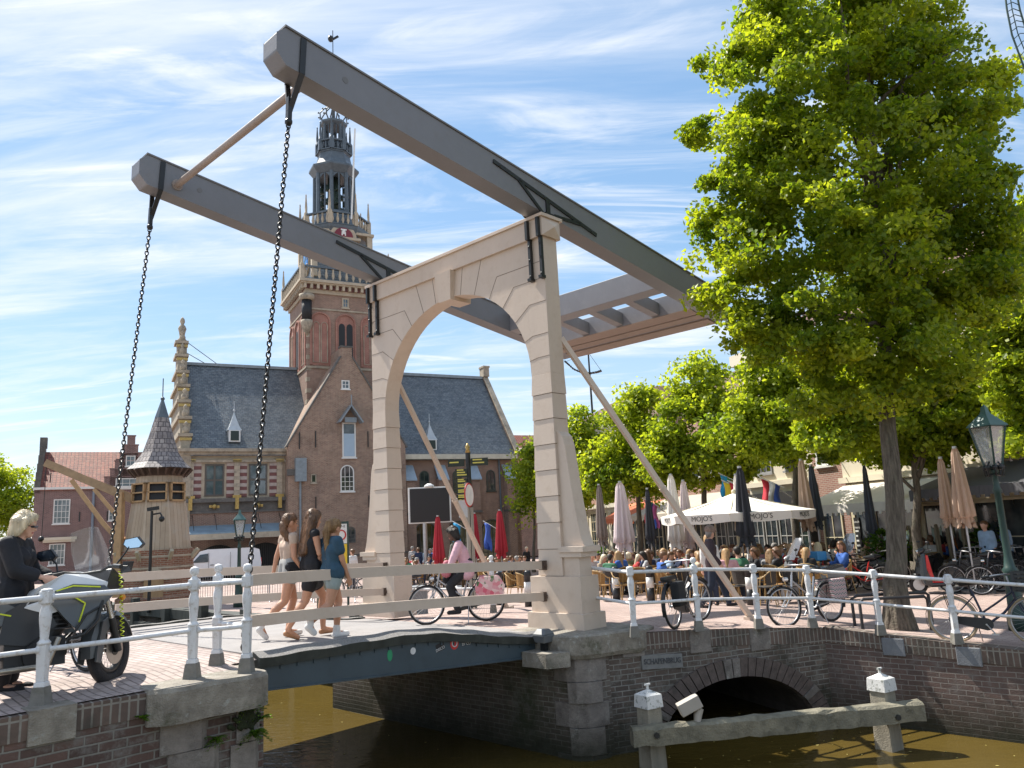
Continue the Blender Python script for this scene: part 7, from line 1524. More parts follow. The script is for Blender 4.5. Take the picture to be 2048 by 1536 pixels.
for s in (-1, 1):
    mb = MB(); mb.prism([(.66, .90), (.90, .985), (1.18, .95), (1.27, .86), (1.15, .74), (1.05, .56), (.94, .54), (.82, .68)], lambda u, v: V(u, s*(.17 if v > .9 else .2), v), lambda u, v: V(u, s*(.225 if v > .9 else .255), v)); so_ = mb.build('side_fairing', mgrey, mc, bevel=.012)
    mb = MB()
    for p, q in (((.70, .915), (.90, .965)), ((.90, .965), (1.14, .935)), ((.90, .86), (1.0, .79)), ((1.0, .79), (.95, .62))): mb.bar((p[0], s*(.235 if p[1] > .9 else .258), p[1]), (q[0], s*(.235 if q[1] > .9 else .258), q[1]), .012, .017, up=V(0, 1, 0))
    mb.build('yellow_stripe', myel, so_)
    mb = MB(); mb.prism([(-.05, .78), (.45, .62), (.5, .78), (.35, .86), (-.35, .92), (-.4, .86)], lambda u, v: V(u, s*.13, v), lambda u, v: V(u, s*.18, v)); sp2 = mb.build('side_panel', mgrey, mc, bevel=.012); mb = MB(); mb.bar((.0, s*.186, .86), (.40, s*.186, .74), .012, .022, up=V(0, 1, 0)); mb.build('yellow_stripe', myel, sp2)
    mb = MB(); mb.prism([(.36, .78), (.62, .92), (.78, .62), (.52, .46), (.3, .5)], lambda u, v: V(u, s*.15, v), lambda u, v: V(u, s*.19, v)); mb.build('frame_cover', blackpl, mc)
mb = MB(); mb.prism([(.52, .82), (.5, .90), (.2, .88), (-.1, .96), (-.45, .98), (-.5, .90), (-.1, .84), (.2, .78)], lambda u, v: V(u, -.15, v), lambda u, v: V(u, .15, v)); mb.build('seat', M('moto_seat', (.02, .022, .026), .55, .2), mc, bevel=.04)
mb = MB(); mb.box(.36, .86, -.16, .16, .26, .52); mb.tube([(.62, -.2, .36), (.62, .2, .36)], .12, 14); mb.tube([(.70, 0, .5), (.88, 0, .78)], .12, 10)
for z in (.58, .62, .66, .70): mb.box(.66, .92, -.15, .15, z, z+.014)
mb.build('engine', M('engine_black', (.03, .03, .032), .45, .2, 9, metal=.4), mc)
mb = MB(); mb.tube([(.8, -.16, .5), (.7, -.2, .26), (.3, -.2, .26), (.05, -.22, .36)], .03, 8); mb.caps((.05, -.23, .38), .06, (-.42, -.25, .52), .075, 12); mb.build('exhaust', M('brushed_exhaust', (.42, .38, .32), .35, .15, 6, metal=.9), mc)
mb = MB()
for s in (-1, 1): mb.tube([(1.16, s*.24, .80), (1.1, s*.30, .62), (.98, s*.31, .50), (.86, s*.27, .48), (.84, s*.22, .34)], .016, 8); mb.tube([(1.12, s*.26, .74), (1.0, s*.30, .68), (.9, s*.28, .52)], .012, 8)
mb.build('crash_bar', ironblk, mc)
mb = MB(); mb.prism([(1.16, .96), (1.26, 1.14), (1.40, 1.05), (1.42, .92), (1.24, .86)], lambda u, v: ms((u, -.13, v)), lambda u, v: ms((u, .13, v))); hf = mb.build('headlight_fairing', blackpl, mc, bevel=.02)
mb = MB(); mb.prism([(1.26, .97), (1.52, .86), (1.56, .90), (1.36, 1.02)], lambda u, v: ms((u, -.09, v+.12)), lambda u, v: ms((u, .09, v+.12))); mb.build('beak', blackpl, mc, bevel=.01)
mb = MB(); vs = []; n = 9
for i in range(n):
    for j in range(7): u = j/6*2-1; v = i/8; vs.append(ms((1.27-.17*v-.10*u*u, u*.19*(1-.45*max(0, v-.55)), 1.10+.46*v-.05*u*u*v)))
mb.add(vs, [(i*7+j, i*7+j+1, (i+1)*7+j+1, (i+1)*7+j) for i in range(n-1) for j in range(6)], 0, True); mb.build('windscreen', CLEAR('clear_windscreen', (.86, .88, .9), .3), mc)
mb = MB(); mb.tube([ms((.92, -.42, 1.10)), ms((1.04, -.24, 1.13)), ms((1.12, -.1, 1.10)), ms((1.12, .1, 1.10)), ms((1.04, .24, 1.13)), ms((.92, .42, 1.10))], .014, 8); hb2 = mb.build('handlebar', ironblk, mc)
mb = MB()
for s in (-1, 1): mb.tube([ms((.90, s*.44, 1.095)), ms((.98, s*.32, 1.12))], .022, 8); mb.tube([ms((1.0, s*.45, 1.1)), ms((1.06, s*.26, 1.13))], .007, 5); a_ = [ms((.96, s*.47, 1.13)), ms((1.08, s*.47, 1.15)), ms((1.14, s*.32, 1.17)), ms((1.12, s*.30, 1.05)), ms((1.05, s*.46, 1.05))]; mb.add(a_, [(0, 1, 2, 3, 4)])
mb.build('grip', blackpl, hb2)
for s in (-1, 1):
    mb = MB(); mb.tube([ms((1.04, s*.30, 1.13)), ms((1.10, s*.36, 1.24)), ms((1.08, s*.42, 1.30))], .009, 6); mo = mb.build('mirror_stem', ironblk, mc); c = ms((1.08, s*.46, 1.34)); q = lambda y, z, x=0: ms((1.08+x, s*.46+y, 1.33+z)); o8_ = [(-.11, -.02), (-.07, -.055), (.06, -.05), (.11, -.0), (.09, .05), (-.05, .06)]
    mb = MB(); mb.add([q(y, z) for y, z in o8_]+[q(y*1.05, z*1.05, .03) for y, z in o8_], [(5, 4, 3, 2, 1, 0), (6, 7, 8, 9, 10, 11)]+[(i, (i+1) % 6, 6+(i+1) % 6, 6+i) for i in range(6)]); mi = mb.build('mirror', blackpl, mo); mb = MB(); mb.add([q(y*.88, z*.88, -.002) for y, z in o8_], [(0, 1, 2, 3, 4, 5)]); mb.build('mirror_glass', M('mirror_silver', (.55, .68, .8), .06, .05, metal=1.), mi)
mb = MB(); mb.tube([(.2, -.1, .3), (.12, -.22, .02)], .014, 8); mb.tube([(.2, .1, .3), (.16, .2, .0)], .016, 8); mb.tube([(.1, -.14, .26), (.05, -.2, .0)], .012, 8); mb.box(.0, .16, -.26, -.16, 0, .012); mb.build('stand', M('purple_stand', (.06, .03, .045), .5), mc)
mb = MB(); mb.bar((0, 0, r), (.5, .1, .42), .05, .07); mb.bar((0, 0, r), (.5, -.1, .42), .05, .07); mb.tube([(.05, .0, .4), (.25, .0, .78)], .05, 8); mb.build('swing_arm', blackpl, mc)
mb = MB(); mb.ball(ms((1.40, -.16, .84)), .035, 8); mb.build('indicator', M('amber', (.7, .28, .02), .3), mc)
mb = MB()
pts_ = [ms((1.36+.02*math.sin(9*k)+.02*k*.2, -.16+.02*math.cos(9*k), 1.10-.065*k)) for k in np.linspace(0, 10, 60)]; mb.tube(pts_, .005, 5); mb.build('coiled_cord', myel, mc)
# ------------------------------------------------------------------ van
vp_ = gp(440, 46.5); van = thing('van', 'white delivery van parked in front of the arched gates of the weigh house', 'van', vp_, R(22), scale=.93)
vw = M('van_white', (.70, .71, .73), .3, .04, coat=.4); mb = MB()
prof = [(-2.35, .35), (-2.4, 1.0), (-2.28, 1.82), (-1.9, 1.95), (.75, 1.96), (1.2, 1.85), (1.75, 1.18), (2.35, .98), (2.45, .5), (2.4, .3)]
prof = [(-x, z) for x, z in prof]; mb.prism(prof, lambda u, v: V(u, -.85+.1*(v > 1.5), v), lambda u, v: V(u, .85-.1*(v > 1.5), v)); mb.build('body', vw, van, bevel=.06)
mb = MB(); mb.add([(-.72, -.80, 1.72), (-1.2, -.80, 1.66), (-1.62, -.86, 1.2), (-.72, -.86, 1.2)], [(0, 1, 2, 3)]); mb.add([(-1.25, -.7, 1.78), (-1.25, .7, 1.78), (-1.74, .78, 1.22), (-1.74, -.78, 1.22)], [(0, 1, 2, 3)]); mb.v = [(x*1.005, y*1.02, z) for x, y, z in mb.v]; mb.build('windows', glassd, van)
for x in (-1.55, 1.5):
    for y in (-.82, .82): mb = MB(); mb.tor((x, y, .33), .25, .08, (0, 1, 0), 20, 8, 0); mb.tube([(x, y-.07, .33), (x, y+.07, .33)], .19, 14, 1); mb.build('wheel', [rubber, alu], van)
mb = MB(); mb.box(2.36, 2.42, -.8, -.65, .9, 1.3); mb.build('tail_light', M('tail_red', (.5, .02, .02), .3), van)
mb = MB(); mb.box(-.7, -.68, -.872, -.86, .5, 1.75); mb.box(.55, .57, -.872, -.86, .5, 1.75); mb.box(-.6, -.4, -.885, -.86, 1.0, 1.04); mb.build('door_seam', M('door_gap', (.1, .1, .1), .6), van)
# tree guard rail by the lime tree
tg = thing('tree_guard', 'low dark hoop rail beside the lime trunk', 'guard rail', gp(1795, 13.75)); mb = MB(); mb.tube([(-.62, -.1, 0), (-.62, -.1, .5), (-.55, -.1, .55), (.45, -.15, .55), (.5, -.15, .5), (.5, -.15, 0)], .028, 8); mb.tube([(-.5, .5, 0), (-.5, .5, .5), (-.4, .5, .55), (.8, .5, .55), (.85, .5, .5), (.85, .5, 0)], .028, 8) ; mb.build('hoop', M('dark_guard', (.03, .028, .03), .5), tg)
# ------------------------------------------------------------------ people
def OV(**k): return k
hairm = {'blond': M('blond_hair', (.36, .22, .10), .5, .25, 14, streak=True), 'pale': M('pale_blond_hair', (.66, .55, .38), .45, .35, 22, streak=True, bump=.4, bscale=30), 'brown': M('brown_hair', (.13, .065, .03), .45, .3, 14, streak=True), 'dark': M('dark_hair', (.018, .013, .010), .6, .3, 14, streak=True),
         'ombre': M('ombre_hair', (.035, .018, .011), .38, .3, 16, col2=(.26, .13, .06), streak=True, bump=.5, bscale=40), 'grey': M('grey_hair', (.26, .25, .24), .7), 'red': M('ginger_hair', (.40, .13, .04), .5), 'lightbrown': M('light_brown_hair', (.20, .105, .045), .45, .3, 18, col2=(.42, .26, .12), streak=True, bump=.5, bscale=40)}
def hand(mb, wr, d, pal, sc=1., curl=.5):
    """palm, four unequal bent fingers and a thumb; d: direction of the hand, pal: palm normal"""
    d = nrm(d); pal = nrm(pal-d*(pal@d)); sd = np.cross(d, pal); wr = np.array(wr, float); s = sc
    mb.caps(wr, .022*s, wr+d*.035*s, .026*s, 8)
    for k, (o, L_) in enumerate(((-.030, .062), (-.010, .074), (.010, .070), (.028, .054))):
        k0 = wr+d*.085*s+sd*o*s; mb.caps(wr+d*.02*s+sd*o*.7*s, .014*s, k0, .0115*s, 6); k1 = k0+nrm(d*math.cos(curl)+pal*math.sin(curl))*L_*.5*s; k2 = k1+nrm(d*math.cos(2*curl)+pal*math.sin(2*curl))*L_*.5*s
        mb.caps(k0, .0105*s, k1, .0095*s, 6); mb.caps(k1, .0095*s, k2, .0078*s, 6)
    t0 = wr+d*.03*s-sd*.028*s; t1 = t0+nrm(d*.6-sd*.75+pal*.3)*.035*s; mb.caps(t0, .013*s, t1, .011*s, 6); mb.caps(t1, .011*s, t1+nrm(d*.9-sd*.2+pal*.4)*.03*s, .009*s, 6)
def mirror_pts(j): return j
def person(label, loc, rotz, j, skin, hair, garments, vox=.012, group=None, face=True, scale=1., extra=None, name='person', fem=1., handp=None):
    """j: joint positions, facing +x, left = +y"""
    t = thing(name, label, 'person', loc, rotz, group, scale)
    J = {k: np.array(v, float) for k, v in j.items()}
    b = MB(); hd = J['head']; fx = nrm(J.get('look', V(1, 0, 0))); up = nrm(hd-J['neck']); up = nrm(up+V(0, 0, 1.2)); sy = nrm(np.cross(up, fx)); fx = np.cross(sy, up)
    H = lambda x, y, z: hd+fx*x+sy*y+up*z
    b.caps(H(-.022, 0, .025), .088, H(.012, 0, .035), .084, 12); b.caps(H(.02, 0, -.02), .074, H(.045, 0, -.07), .044, 10); b.caps(H(.045, 0, -.085), .030, H(.062, 0, -.09), .024, 8)
    b.caps(H(.082, 0, .0), .010, H(.104, 0, -.030), .0135, 6); b.caps(H(.082, -.018, -.062), .010, H(.082, .018, -.062), .010, 6)
    for s in (-1, 1): b.caps(H(-.005, s*.083, .012), .018, H(-.01, s*.084, -.03), .012, 6)
    b.caps(J['neck']-V(0, 0, .05), .056, H(-.01, 0, -.07), .050, 8)
    ch, pe = J['chest'], J['pelvis']; shd = nrm(J['shL']-J['shR']); hpd = nrm(J['hipL']-J['hipR']); wa = pe*.55+ch*.45
    def torso(mb, e, lo=True):
        mb.caps(J['shL']-shd*.02, .052+e, J['shR']+shd*.02, .052+e, 10); mb.caps(ch+shd*.07, .098+e, ch-shd*.07, .098+e, 12); mb.caps(ch+shd*.065, .098+e, wa+hpd*.045, .085+e, 12); mb.caps(ch-shd*.065, .098+e, wa-hpd*.045, .085+e, 12)
        mb.caps(J['neck']-V(0, 0, .06), .07+e*.7, ch, .09+e, 10)
        if fem: 
            for s in (-1, 1): mb.caps(ch+shd*s*.065+V(.06, 0, -.0), .062*fem+e, ch+shd*s*.06+V(.03, 0, .03), .06+e, 8)
        mb.caps(wa+hpd*.04, .085+e, pe+hpd*.065, .10+e, 12); mb.caps(wa-hpd*.04, .085+e, pe-hpd*.065, .10+e, 12)
    torso(b, 0)
    for s in 'LR':
        b.caps(J['sh'+s], .050, J['el'+s], .037, 10); b.caps(J['el'+s], .036, J['wr'+s], .025, 10); d = J['wr'+s]-J['el'+s]; hp_ = (handp or {}).get(s, (d, V(0, -1 if s == 'L' else 1, 0), .45)); hand(b, J['wr'+s], *hp_[:2], 1., hp_[2])
        b.caps(J['hip'+s], .092, J['kn'+s]*.55+J['hip'+s]*.45, .074, 12); b.caps(J['kn'+s]*.55+J['hip'+s]*.45, .074, J['kn'+s], .054, 12); cf = J['kn'+s]*.62+J['an'+s]*.38; b.caps(J['kn'+s], .052, cf+nrm(V(-.6, 0, 0))*.018, .055, 10); b.caps(cf+V(-.010, 0, 0), .053, J['an'+s], .035, 10); b.caps(J['an'+s]-V(0, 0, .02), .036, J['toe'+s], .03, 8)
    mats = [skin]
    fn = None
    if face:
        mats = [skin, eyem, lipm, hairm[hair] if isinstance(hair, str) else hair]
        def fn(c):
            q = c-hd; x, y, z = q@fx, q@sy, q@up; m = np.zeros(len(c), int); f = x > .045
            m[f & (abs(z+.0) < .010) & (abs(abs(y)-.033) < .016)] = 1; m[f & (abs(z-.026) < .006) & (abs(abs(y)-.035) < .022)] = 3; m[f & (abs(z+.062) < .009) & (abs(y) < .026)] = 2
            return m
    body = remesh(b, 'body', mats, t, vox, 4, fn)
    global SIDES
    gl = []
    for q in garments: gl += [('shoe', q[1], q[2], q[3], s) for s in 'LR'] if q[0] in ('shoes', 'sneakers', 'wedge_sandals') else [q+('LR',)]
    for nm, mt, fnb, kw, SIDES in gl:
        g = MB(); fnb(g, J, torso, shd, hpd, H); go = remesh(g, nm, mt, t, kw.get('vox', vox*1.1), kw.get('sm', 4))
        if nm == 'hair' and face: strands(go, mt, hd)
    if extra: extra(t, J, H)
    return t
def strands(ho, mt, hd):
    """loose flat locks lying along the hair"""
    g = np.random.default_rng(6); me = ho.data; n = len(me.vertices); co = np.empty(n*3); me.vertices.foreach_get('co', co); co = co.reshape(-1, 3); no = np.empty(n*3); me.vertices.foreach_get('normal', no); no = no.reshape(-1, 3)
    ix = g.integers(0, n, 1500); vs = []; fs = []
    for i in ix:
        p, q = co[i], no[i]; d = V(-.35, 0, -1)-(V(-.35, 0, -1)@q)*q+g.normal(size=3)*.10; d = nrm(d); s = nrm(np.cross(d, q)); L_ = g.uniform(.03, .075)*(.6 if p[2] > hd[2]+.02 else 1.15); w = g.uniform(.002, .005); o = g.uniform(.001, .004)
        b0 = len(vs); vs += [p-s*w, p+s*w, p+d*L_*.5+q*o+s*w, p+d*L_*.5+q*o-s*w, p+d*L_-q*L_*.22+s*w*.3, p+d*L_-q*L_*.22-s*w*.3]; fs += [(b0, b0+1, b0+2, b0+3), (b0+3, b0+2, b0+4, b0+5)]
    rawmesh('hair_locks', np.array(vs), np.array(fs), mt, ho)
def top(e=.012, sleeve=.45, low=0.):
    def f(g, J, torso, shd, hpd, H):
        torso(g, e); pe = J['pelvis']
        if low: g.caps(pe+hpd*.07, .11+e, pe+hpd*.075-V(0, 0, low), .105+e, 10); g.caps(pe-hpd*.07, .11+e, pe-hpd*.075-V(0, 0, low), .105+e, 10)
        for s in 'LR':
            sh, el, wr = J['sh'+s], J['el'+s], J['wr'+s]
            if sleeve <= 0: g.caps(sh, .056+e*.4, sh*.93+el*.07, .05+e*.4, 10)
            elif sleeve <= 1: g.caps(sh, .054+e, sh*(1-sleeve)+el*sleeve, .048+e, 10)
            else: k = sleeve-1; g.caps(sh, .054+e, el, .043+e, 10); g.caps(el, .042+e, el*(1-k)+wr*k, .033+e, 10)
    return f
def pants(e=.012, leg=.9, waist=.06):
    def f(g, J, torso, shd, hpd, H):
        pe = J['pelvis']; g.caps(pe+hpd*.06+V(0, 0, waist), .096+e, pe+hpd*.075-V(0, 0, .05), .105+e, 12); g.caps(pe-hpd*.06+V(0, 0, waist), .096+e, pe-hpd*.075-V(0, 0, .05), .105+e, 12); g.caps(pe+hpd*.06+V(0, 0, waist), .096+e, pe-hpd*.06+V(0, 0, waist), .096+e, 12)
        for s in 'LR':
            hp, kn, an = J['hip'+s], J['kn'+s], J['an'+s]
            if leg <= .5: q = hp*(1-leg*2)+kn*leg*2; g.caps(hp, .096+e, q, .088+e, 12)
            else: k = (leg-.5)*2; g.caps(hp, .096+e, kn, .062+e, 12); g.caps(kn, .062+e, kn*(1-k)+an*k, .048+e, 10)
    return f
def skirt(hem, r0=.13, r1=.17, e=.0):
    def f(g, J, torso, shd, hpd, H):
        pe = J['pelvis']
        for s in (-1, 1): g.caps(pe+hpd*s*.05+V(0, 0, .07), r0*.78, J['hipL' if s > 0 else 'hipR'], .108, 12)
        m = (J['knL']+J['knR'])/2
        for s in 'LR': k = hem; q = J['hip'+s]*(1-k)+J['kn'+s]*k; g.caps(J['hip'+s], .108, q, r1*.62, 12)
        for f_ in (.3, .6, .95): g.caps(J['hipL']*(1-hem*f_)+J['knL']*hem*f_, .095, J['hipR']*(1-hem*f_)+J['knR']*hem*f_, .095, 10)
    return f
def shoes(e=.008, hi=0.):
    def f(g, J, torso, shd, hpd, H):
        for s in SIDES:
            an, to = J['an'+s], J['toe'+s]; d = nrm(to-an); heel = an+V(0, 0, -.045)-nrm(d*V(1, 1, 0))*.03
            g.caps(heel, .034+e, to, .030+e, 8); g.caps(an+V(0, 0, -.02), .036+e, heel, .034+e, 8)
            if hi: g.caps(an+V(0, 0, hi), .038+e, an, .038+e, 8)
    return f
def hairfn(kind, ln=.35):
    def f(g, J, torso, shd, hpd, H):
        g.caps(H(-.035, 0, .045), .097, H(.0, 0, .052), .092, 12)
        if kind == 'short': g.caps(H(-.05, 0, -.01), .078, H(-.045, 0, -.03), .066, 10)
        if kind == 'bob':
            for y in (-.065, 0, .065): g.caps(H(-.05, y, .03), .07, H(-.062, y*1.25, -.075), .052, 10)
            for s in (-1, 1): g.caps(H(.02, s*.075, .05), .045, H(-.015, s*.092, -.055), .034, 8)
            g.caps(H(.05, 0, .085), .05, H(-.03, 0, .085), .075, 10)
        if kind == 'long':
            for y in (-.055, 0, .055): g.caps(H(-.055, y, .0), .062, H(-.075, y*1.15, -.16), .05, 10); g.caps(H(-.075, y*1.15, -.16), .05, H(-.085, y*1.1, -.16-ln*.8), .034, 10)
            for s in (-1, 1): g.caps(H(.0, s*.07, .04), .038, H(-.03, s*.088, -.13), .03, 8); g.caps(H(-.03, s*.088, -.13), .03, H(-.05, s*.075, -.16-ln*.5), .022, 8)
        if kind in ('pony', 'highpony'):
            z = .0 if kind == 'pony' else .075; p0 = H(-.11, 0, z); g.caps(H(-.06, 0, z), .06, p0, .035, 8); p1 = p0+V(-.035, 0, -.10); g.caps(p0, .035, p1, .045, 8); p2 = p1+V(.02, 0, -ln*.55); g.caps(p1, .045, p2, .04, 8); g.caps(p2, .04, p2+V(.015, 0, -ln*.35), .018, 8)
    return f
def stand(h=1.68, **k):
    s = h/1.68
    J = dict(head=(.02, 0, 1.565), neck=(-.01, 0, 1.42), chest=(0, 0, 1.24), pelvis=(0, 0, .95), shL=(-.01, .165, 1.37), shR=(-.01, -.165, 1.37), elL=(-.03, .20, 1.10), elR=(-.03, -.20, 1.10), wrL=(.02, .21, .86), wrR=(.02, -.21, .86),
             hipL=(0, .085, .90), hipR=(0, -.085, .90), knL=(.02, .085, .49), knR=(.02, -.085, .49), anL=(-.02, .09, .085), anR=(-.02, -.09, .085), toeL=(.15, .10, .03), toeR=(.15, -.10, .03), look=(1, 0, 0))
    J.update(k); return {a: (tuple(np.array(v, float)*s) if a != 'look' else v) for a, v in J.items()}
sneak = M('white_sneaker', (.68, .67, .66), .6); wedge = M('tan_wedge', (.40, .20, .10), .6); denim = M('light_denim', (.30, .36, .36), .85, .15, 9); blackc = M('black_cloth', (.014, .014, .018), .8, .4, 9, bump=.9, bscale=10); beige = M('beige_cotton', (.50, .38, .30), .85, .12, 8, bump=.9, bscale=11); tealc = M('petrol_blue_cotton', (.03, .075, .12), .85, .25, 8, bump=.9, bscale=10); greyden = M('pale_grey_shorts', (.36, .36, .35), .85)
# the three on the bridge, walking to the right
GZ = lambda p: p
def on_deck(px, Y):
    p = at(px, 1265, Y); a, l = bloc(p[0], p[1]); z = zd(a); p = at(px, 768+0, Y)
    for _ in range(3):
        v = V(p[0], p[1], z)-CAM; py = 768-FPX*(v@UP)/(v@FW); p = at(px, py, Y)
    return V(p[0], p[1], z)
az_ = math.atan2(BA[1], BA[0])
def bag(t, J, H):
    mb = MB(); mb.caps((.07, -.15, .92), .05, (-.08, -.16, .92), .05, 8); mb.box(-.1, .09, -.20, -.145, .86, .98); mb.build('shoulder_bag', blackc, t, bevel=.01); mb = MB(); mb.tube([(.02, -.185, .97), (-.04, -.15, 1.15), (-.02, .02, 1.385), (.06, .10, 1.3)], .008, 5); mb.build('bag_strap', blackc, t)
J1 = stand(1.60, anL=(.02, .07, .10), toeL=(.20, .08, .045), knL=(.10, .08, .50), anR=(-.43, -.08, .21), knR=(-.10, -.08, .50), toeR=(-.36, -.08, .05), elR=(-.02, -.21, 1.09), wrR=(.13, -.20, .88), elL=(-.10, .20, 1.10), wrL=(-.14, .22, .87), look=(.92, -.18, -.30))
person('girl in beige blouse with side ponytail, rearmost of three on the bridge', on_deck(578, 10.75), az_-R(6), J1, skin_t, 'brown', [('blouse', beige, top(.012, .22), {}), ('shorts', greyden, pants(.014, .13), {}), ('hair', hairm['ombre'], lambda g, J, to, a, b_, H: (hairfn('none')(g, J, to, a, b_, H), g.caps(H(-.09, 0, -.02), .06, H(-.10, -.04, -.10), .045, 8), g.caps(H(-.10, -.04, -.10), .045, H(.02, -.12, -.26), .05, 8), g.caps(H(.02, -.12, -.26), .05, H(.05, -.13, -.42), .025, 8)), {}), ('shoes', sneak, shoes(), {})], .010, extra=bag)
J2 = stand(1.64, head=(.05, 0, 1.565), anL=(.21, .07, .11), toeL=(.38, .08, .055), knL=(.22, .08, .52), anR=(-.36, -.08, .16), knR=(-.12, -.08, .49), toeR=(-.22, -.08, .04), elR=(.02, -.22, 1.10), wrR=(.26, -.14, 1.10), elL=(.02, .2, 1.12), wrL=(.2, .16, 1.08), look=(1, .05, -.1))
person('woman with long dark hair in black top and skirt, walking between two girls', on_deck(622, 10.6), az_-R(6), J2, skin_t, 'dark', [('sleeveless_top', blackc, top(.014, 0, .02), {}), ('skirt', blackc, skirt(.52), {}), ('hair', hairm['ombre'], hairfn('long', .36), {}), ('wedge_sandals', wedge, lambda g, J, *a: [g.caps(J['an'+s]+V(-.03, 0, -.055), .036, J['toe'+s]+V(0, 0, -.012), .026, 8) for s in SIDES], {})], .010)
J3 = stand(1.50, head=(.03, 0, 1.55), anL=(.10, .07, .085), toeL=(.27, .08, .03), knL=(.14, .08, .50), anR=(-.40, -.08, .26), knR=(-.10, -.08, .48), toeR=(-.34, -.08, .12), elR=(.05, -.20, 1.10), wrR=(.16, -.17, .85), elL=(-.10, .22, 1.12), wrL=(-.2, .24, .95), look=(1, .25, -.15))
person('young girl in petrol blue t-shirt with high ponytail, foremost on the bridge', on_deck(666, 10.45), az_-R(4), J3, skin_t, 'lightbrown', [('t_shirt', tealc, top(.024, .5, .03), {}), ('denim_shorts', denim, pants(.012, .17, -.01), {}), ('hair', hairm['lightbrown'], hairfn('highpony', .42), {}), ('sneakers', sneak, shoes(.012, .05), {})], .010)
# woman at the left edge
JW = stand(1.68, head=(.06, 0, 1.55), neck=(.0, 0, 1.41), elR=(.10, -.23, 1.12), wrR=(.32, -.20, 1.05), elL=(.05, .23, 1.12), wrL=(.28, .18, 1.02), look=(1, .12, -.12))
def sung(t, J, H):
    mb = MB(); mb.tube([H(.09, -.06, .0), H(.10, -.03, .0), H(.10, .03, .0), H(.09, .06, .0)], .010, 6); mb.tube([H(.09, -.065, .004), H(.0, -.088, .008)], .004, 5); mb.build('sunglasses', blackpl, t)
pw = at(34, 1100, 7.9); person('older woman with pale blond bob in loose black top behind the motorcycle', (pw[0], pw[1], .31), R(10), JW, skin_l, 'pale', [('loose_top', blackc, top(.035, 1.65, .18), {}), ('trousers', blackc, pants(.02, .95), {}), ('hair', hairm['pale'], hairfn('bob'), {}), ('shoes', blackc, shoes(), {})], .010, extra=sung, scale=1.02)
# man with cap walking right
JM = stand(1.76, head=(.03, 0, 1.56), anL=(.30, .09, .10), toeL=(.47, .10, .06), knL=(.18, .09, .51), anR=(-.30, -.09, .11), knR=(-.06, -.09, .49), toeR=(-.16, -.09, .03), elR=(-.03, -.24, 1.12), wrR=(.12, -.22, .93), elL=(-.05, .24, 1.12), wrL=(.08, .23, .93), look=(.9, .5, 0))
capm = M('patterned_cap', (.22, .16, .13), .85, .4, 20); jack = M('dark_plum_jacket', (.035, .018, .024), .6, .3, 8, bump=.9, bscale=9); navy = M('navy_jeans', (.018, .028, .05), .85, .3, 9)
def cap_(t, J, H):
    g = MB(); g.caps(H(-.035, 0, .072), .110, H(.005, 0, .075), .108, 12); g.caps(H(.07, -.04, .062), .02, H(.15, -.03, .045), .014, 8); g.caps(H(.07, .04, .062), .02, H(.15, .03, .045), .014, 8); g.caps(H(.15, -.03, .045), .014, H(.15, .03, .045), .014, 8); remesh(g, 'cap', capm, t, .012, 2)
pm = gp(1432, 17.9); person('man in plum jacket and navy jeans with flat cap striding behind the right railing', pm, R(-4), JM, skin_l, 'grey', [('jacket', jack, top(.03, 1.95, .06), {}), ('jeans', navy, pants(.018, .98), {}), ('hair', hairm['grey'], hairfn('short'), {}), ('shoes', blackc, shoes(.01), {})], .012, extra=cap_, fem=0)
# the cyclist
cyp = gp(916, 14.6); cya = az_+R(180-40)
cyp = V(cyp[0], cyp[1], gz(cyp[0], cyp[1]))
fl_m = None
m, N, L, out = nodes('flower_print'); b = N('ShaderNodeBsdfPrincipled', Roughness=.7); tc_ = N('ShaderNodeTexCoord'); vo = N('ShaderNodeTexVoronoi', Scale=16.); L(tc_.outputs['Object'], vo.inputs[0]); cr_ = N('ShaderNodeValToRGB'); e = cr_.color_ramp.elements; e[0].color = (.55, .08, .14, 1); e[1].position = .75; e[1].color = (.70, .58, .55, 1); k_ = e.new(.45); k_.color = (.62, .35, .38, 1); k_ = e.new(.9); k_.color = (.08, .14, .06, 1); sx_ = N('ShaderNodeSeparateColor'); L(vo.outputs['Color'], sx_.inputs[0]); L(sx_.outputs[0], cr_.inputs[0]); L(cr_.outputs[0], b.inputs['Base Color']); L(b.outputs[0], out.inputs[0]); flm = m
def flowerbag(t, st):
    for y in (-.22, .12):
        mb = MB(); mb.prism([(-.82, .40), (-.36, .36), (-.32, .62), (-.42, .80), (-.76, .80), (-.86, .64)], lambda u, v: V(u, y, v), lambda u, v: V(u, y+.12, v)); mb.build('flower_pannier', flm, t, bevel=.03)
    mb = MB(); 
    for k in range(16): a = k*2.4; mb.ball((.52+.12*math.cos(a)*(k/16), .14*math.sin(a)*(k/16), .98+.05*math.sin(k*1.3)), .045, 6)
    mb.build('handlebar_flowers', flm, t)
bicycle('silver ladies bicycle with flower panniers ridden onto the bridge', cyp, cya, silver_fr, extras=flowerbag, steer=R(18), r=.35)
JC = dict(head=(.04, 0, 1.58), neck=(-.06, 0, 1.43), chest=(-.10, 0, 1.25), pelvis=(-.20, 0, .99), shL=(-.06, .165, 1.38), shR=(-.06, -.165, 1.38), elL=(.04, .24, 1.17), elR=(.04, -.24, 1.17), wrL=(.10, .27, 1.03), wrR=(.10, -.27, 1.03), hipL=(-.17, .09, .95), hipR=(-.17, -.09, .95), knL=(.13, .10, .66), knR=(.18, -.10, .78), anL=(.0, .12, .25), anR=(-.02, -.13, .40), toeL=(.16, .13, .20), toeR=(.14, -.14, .34), look=(1, .1, -.05))
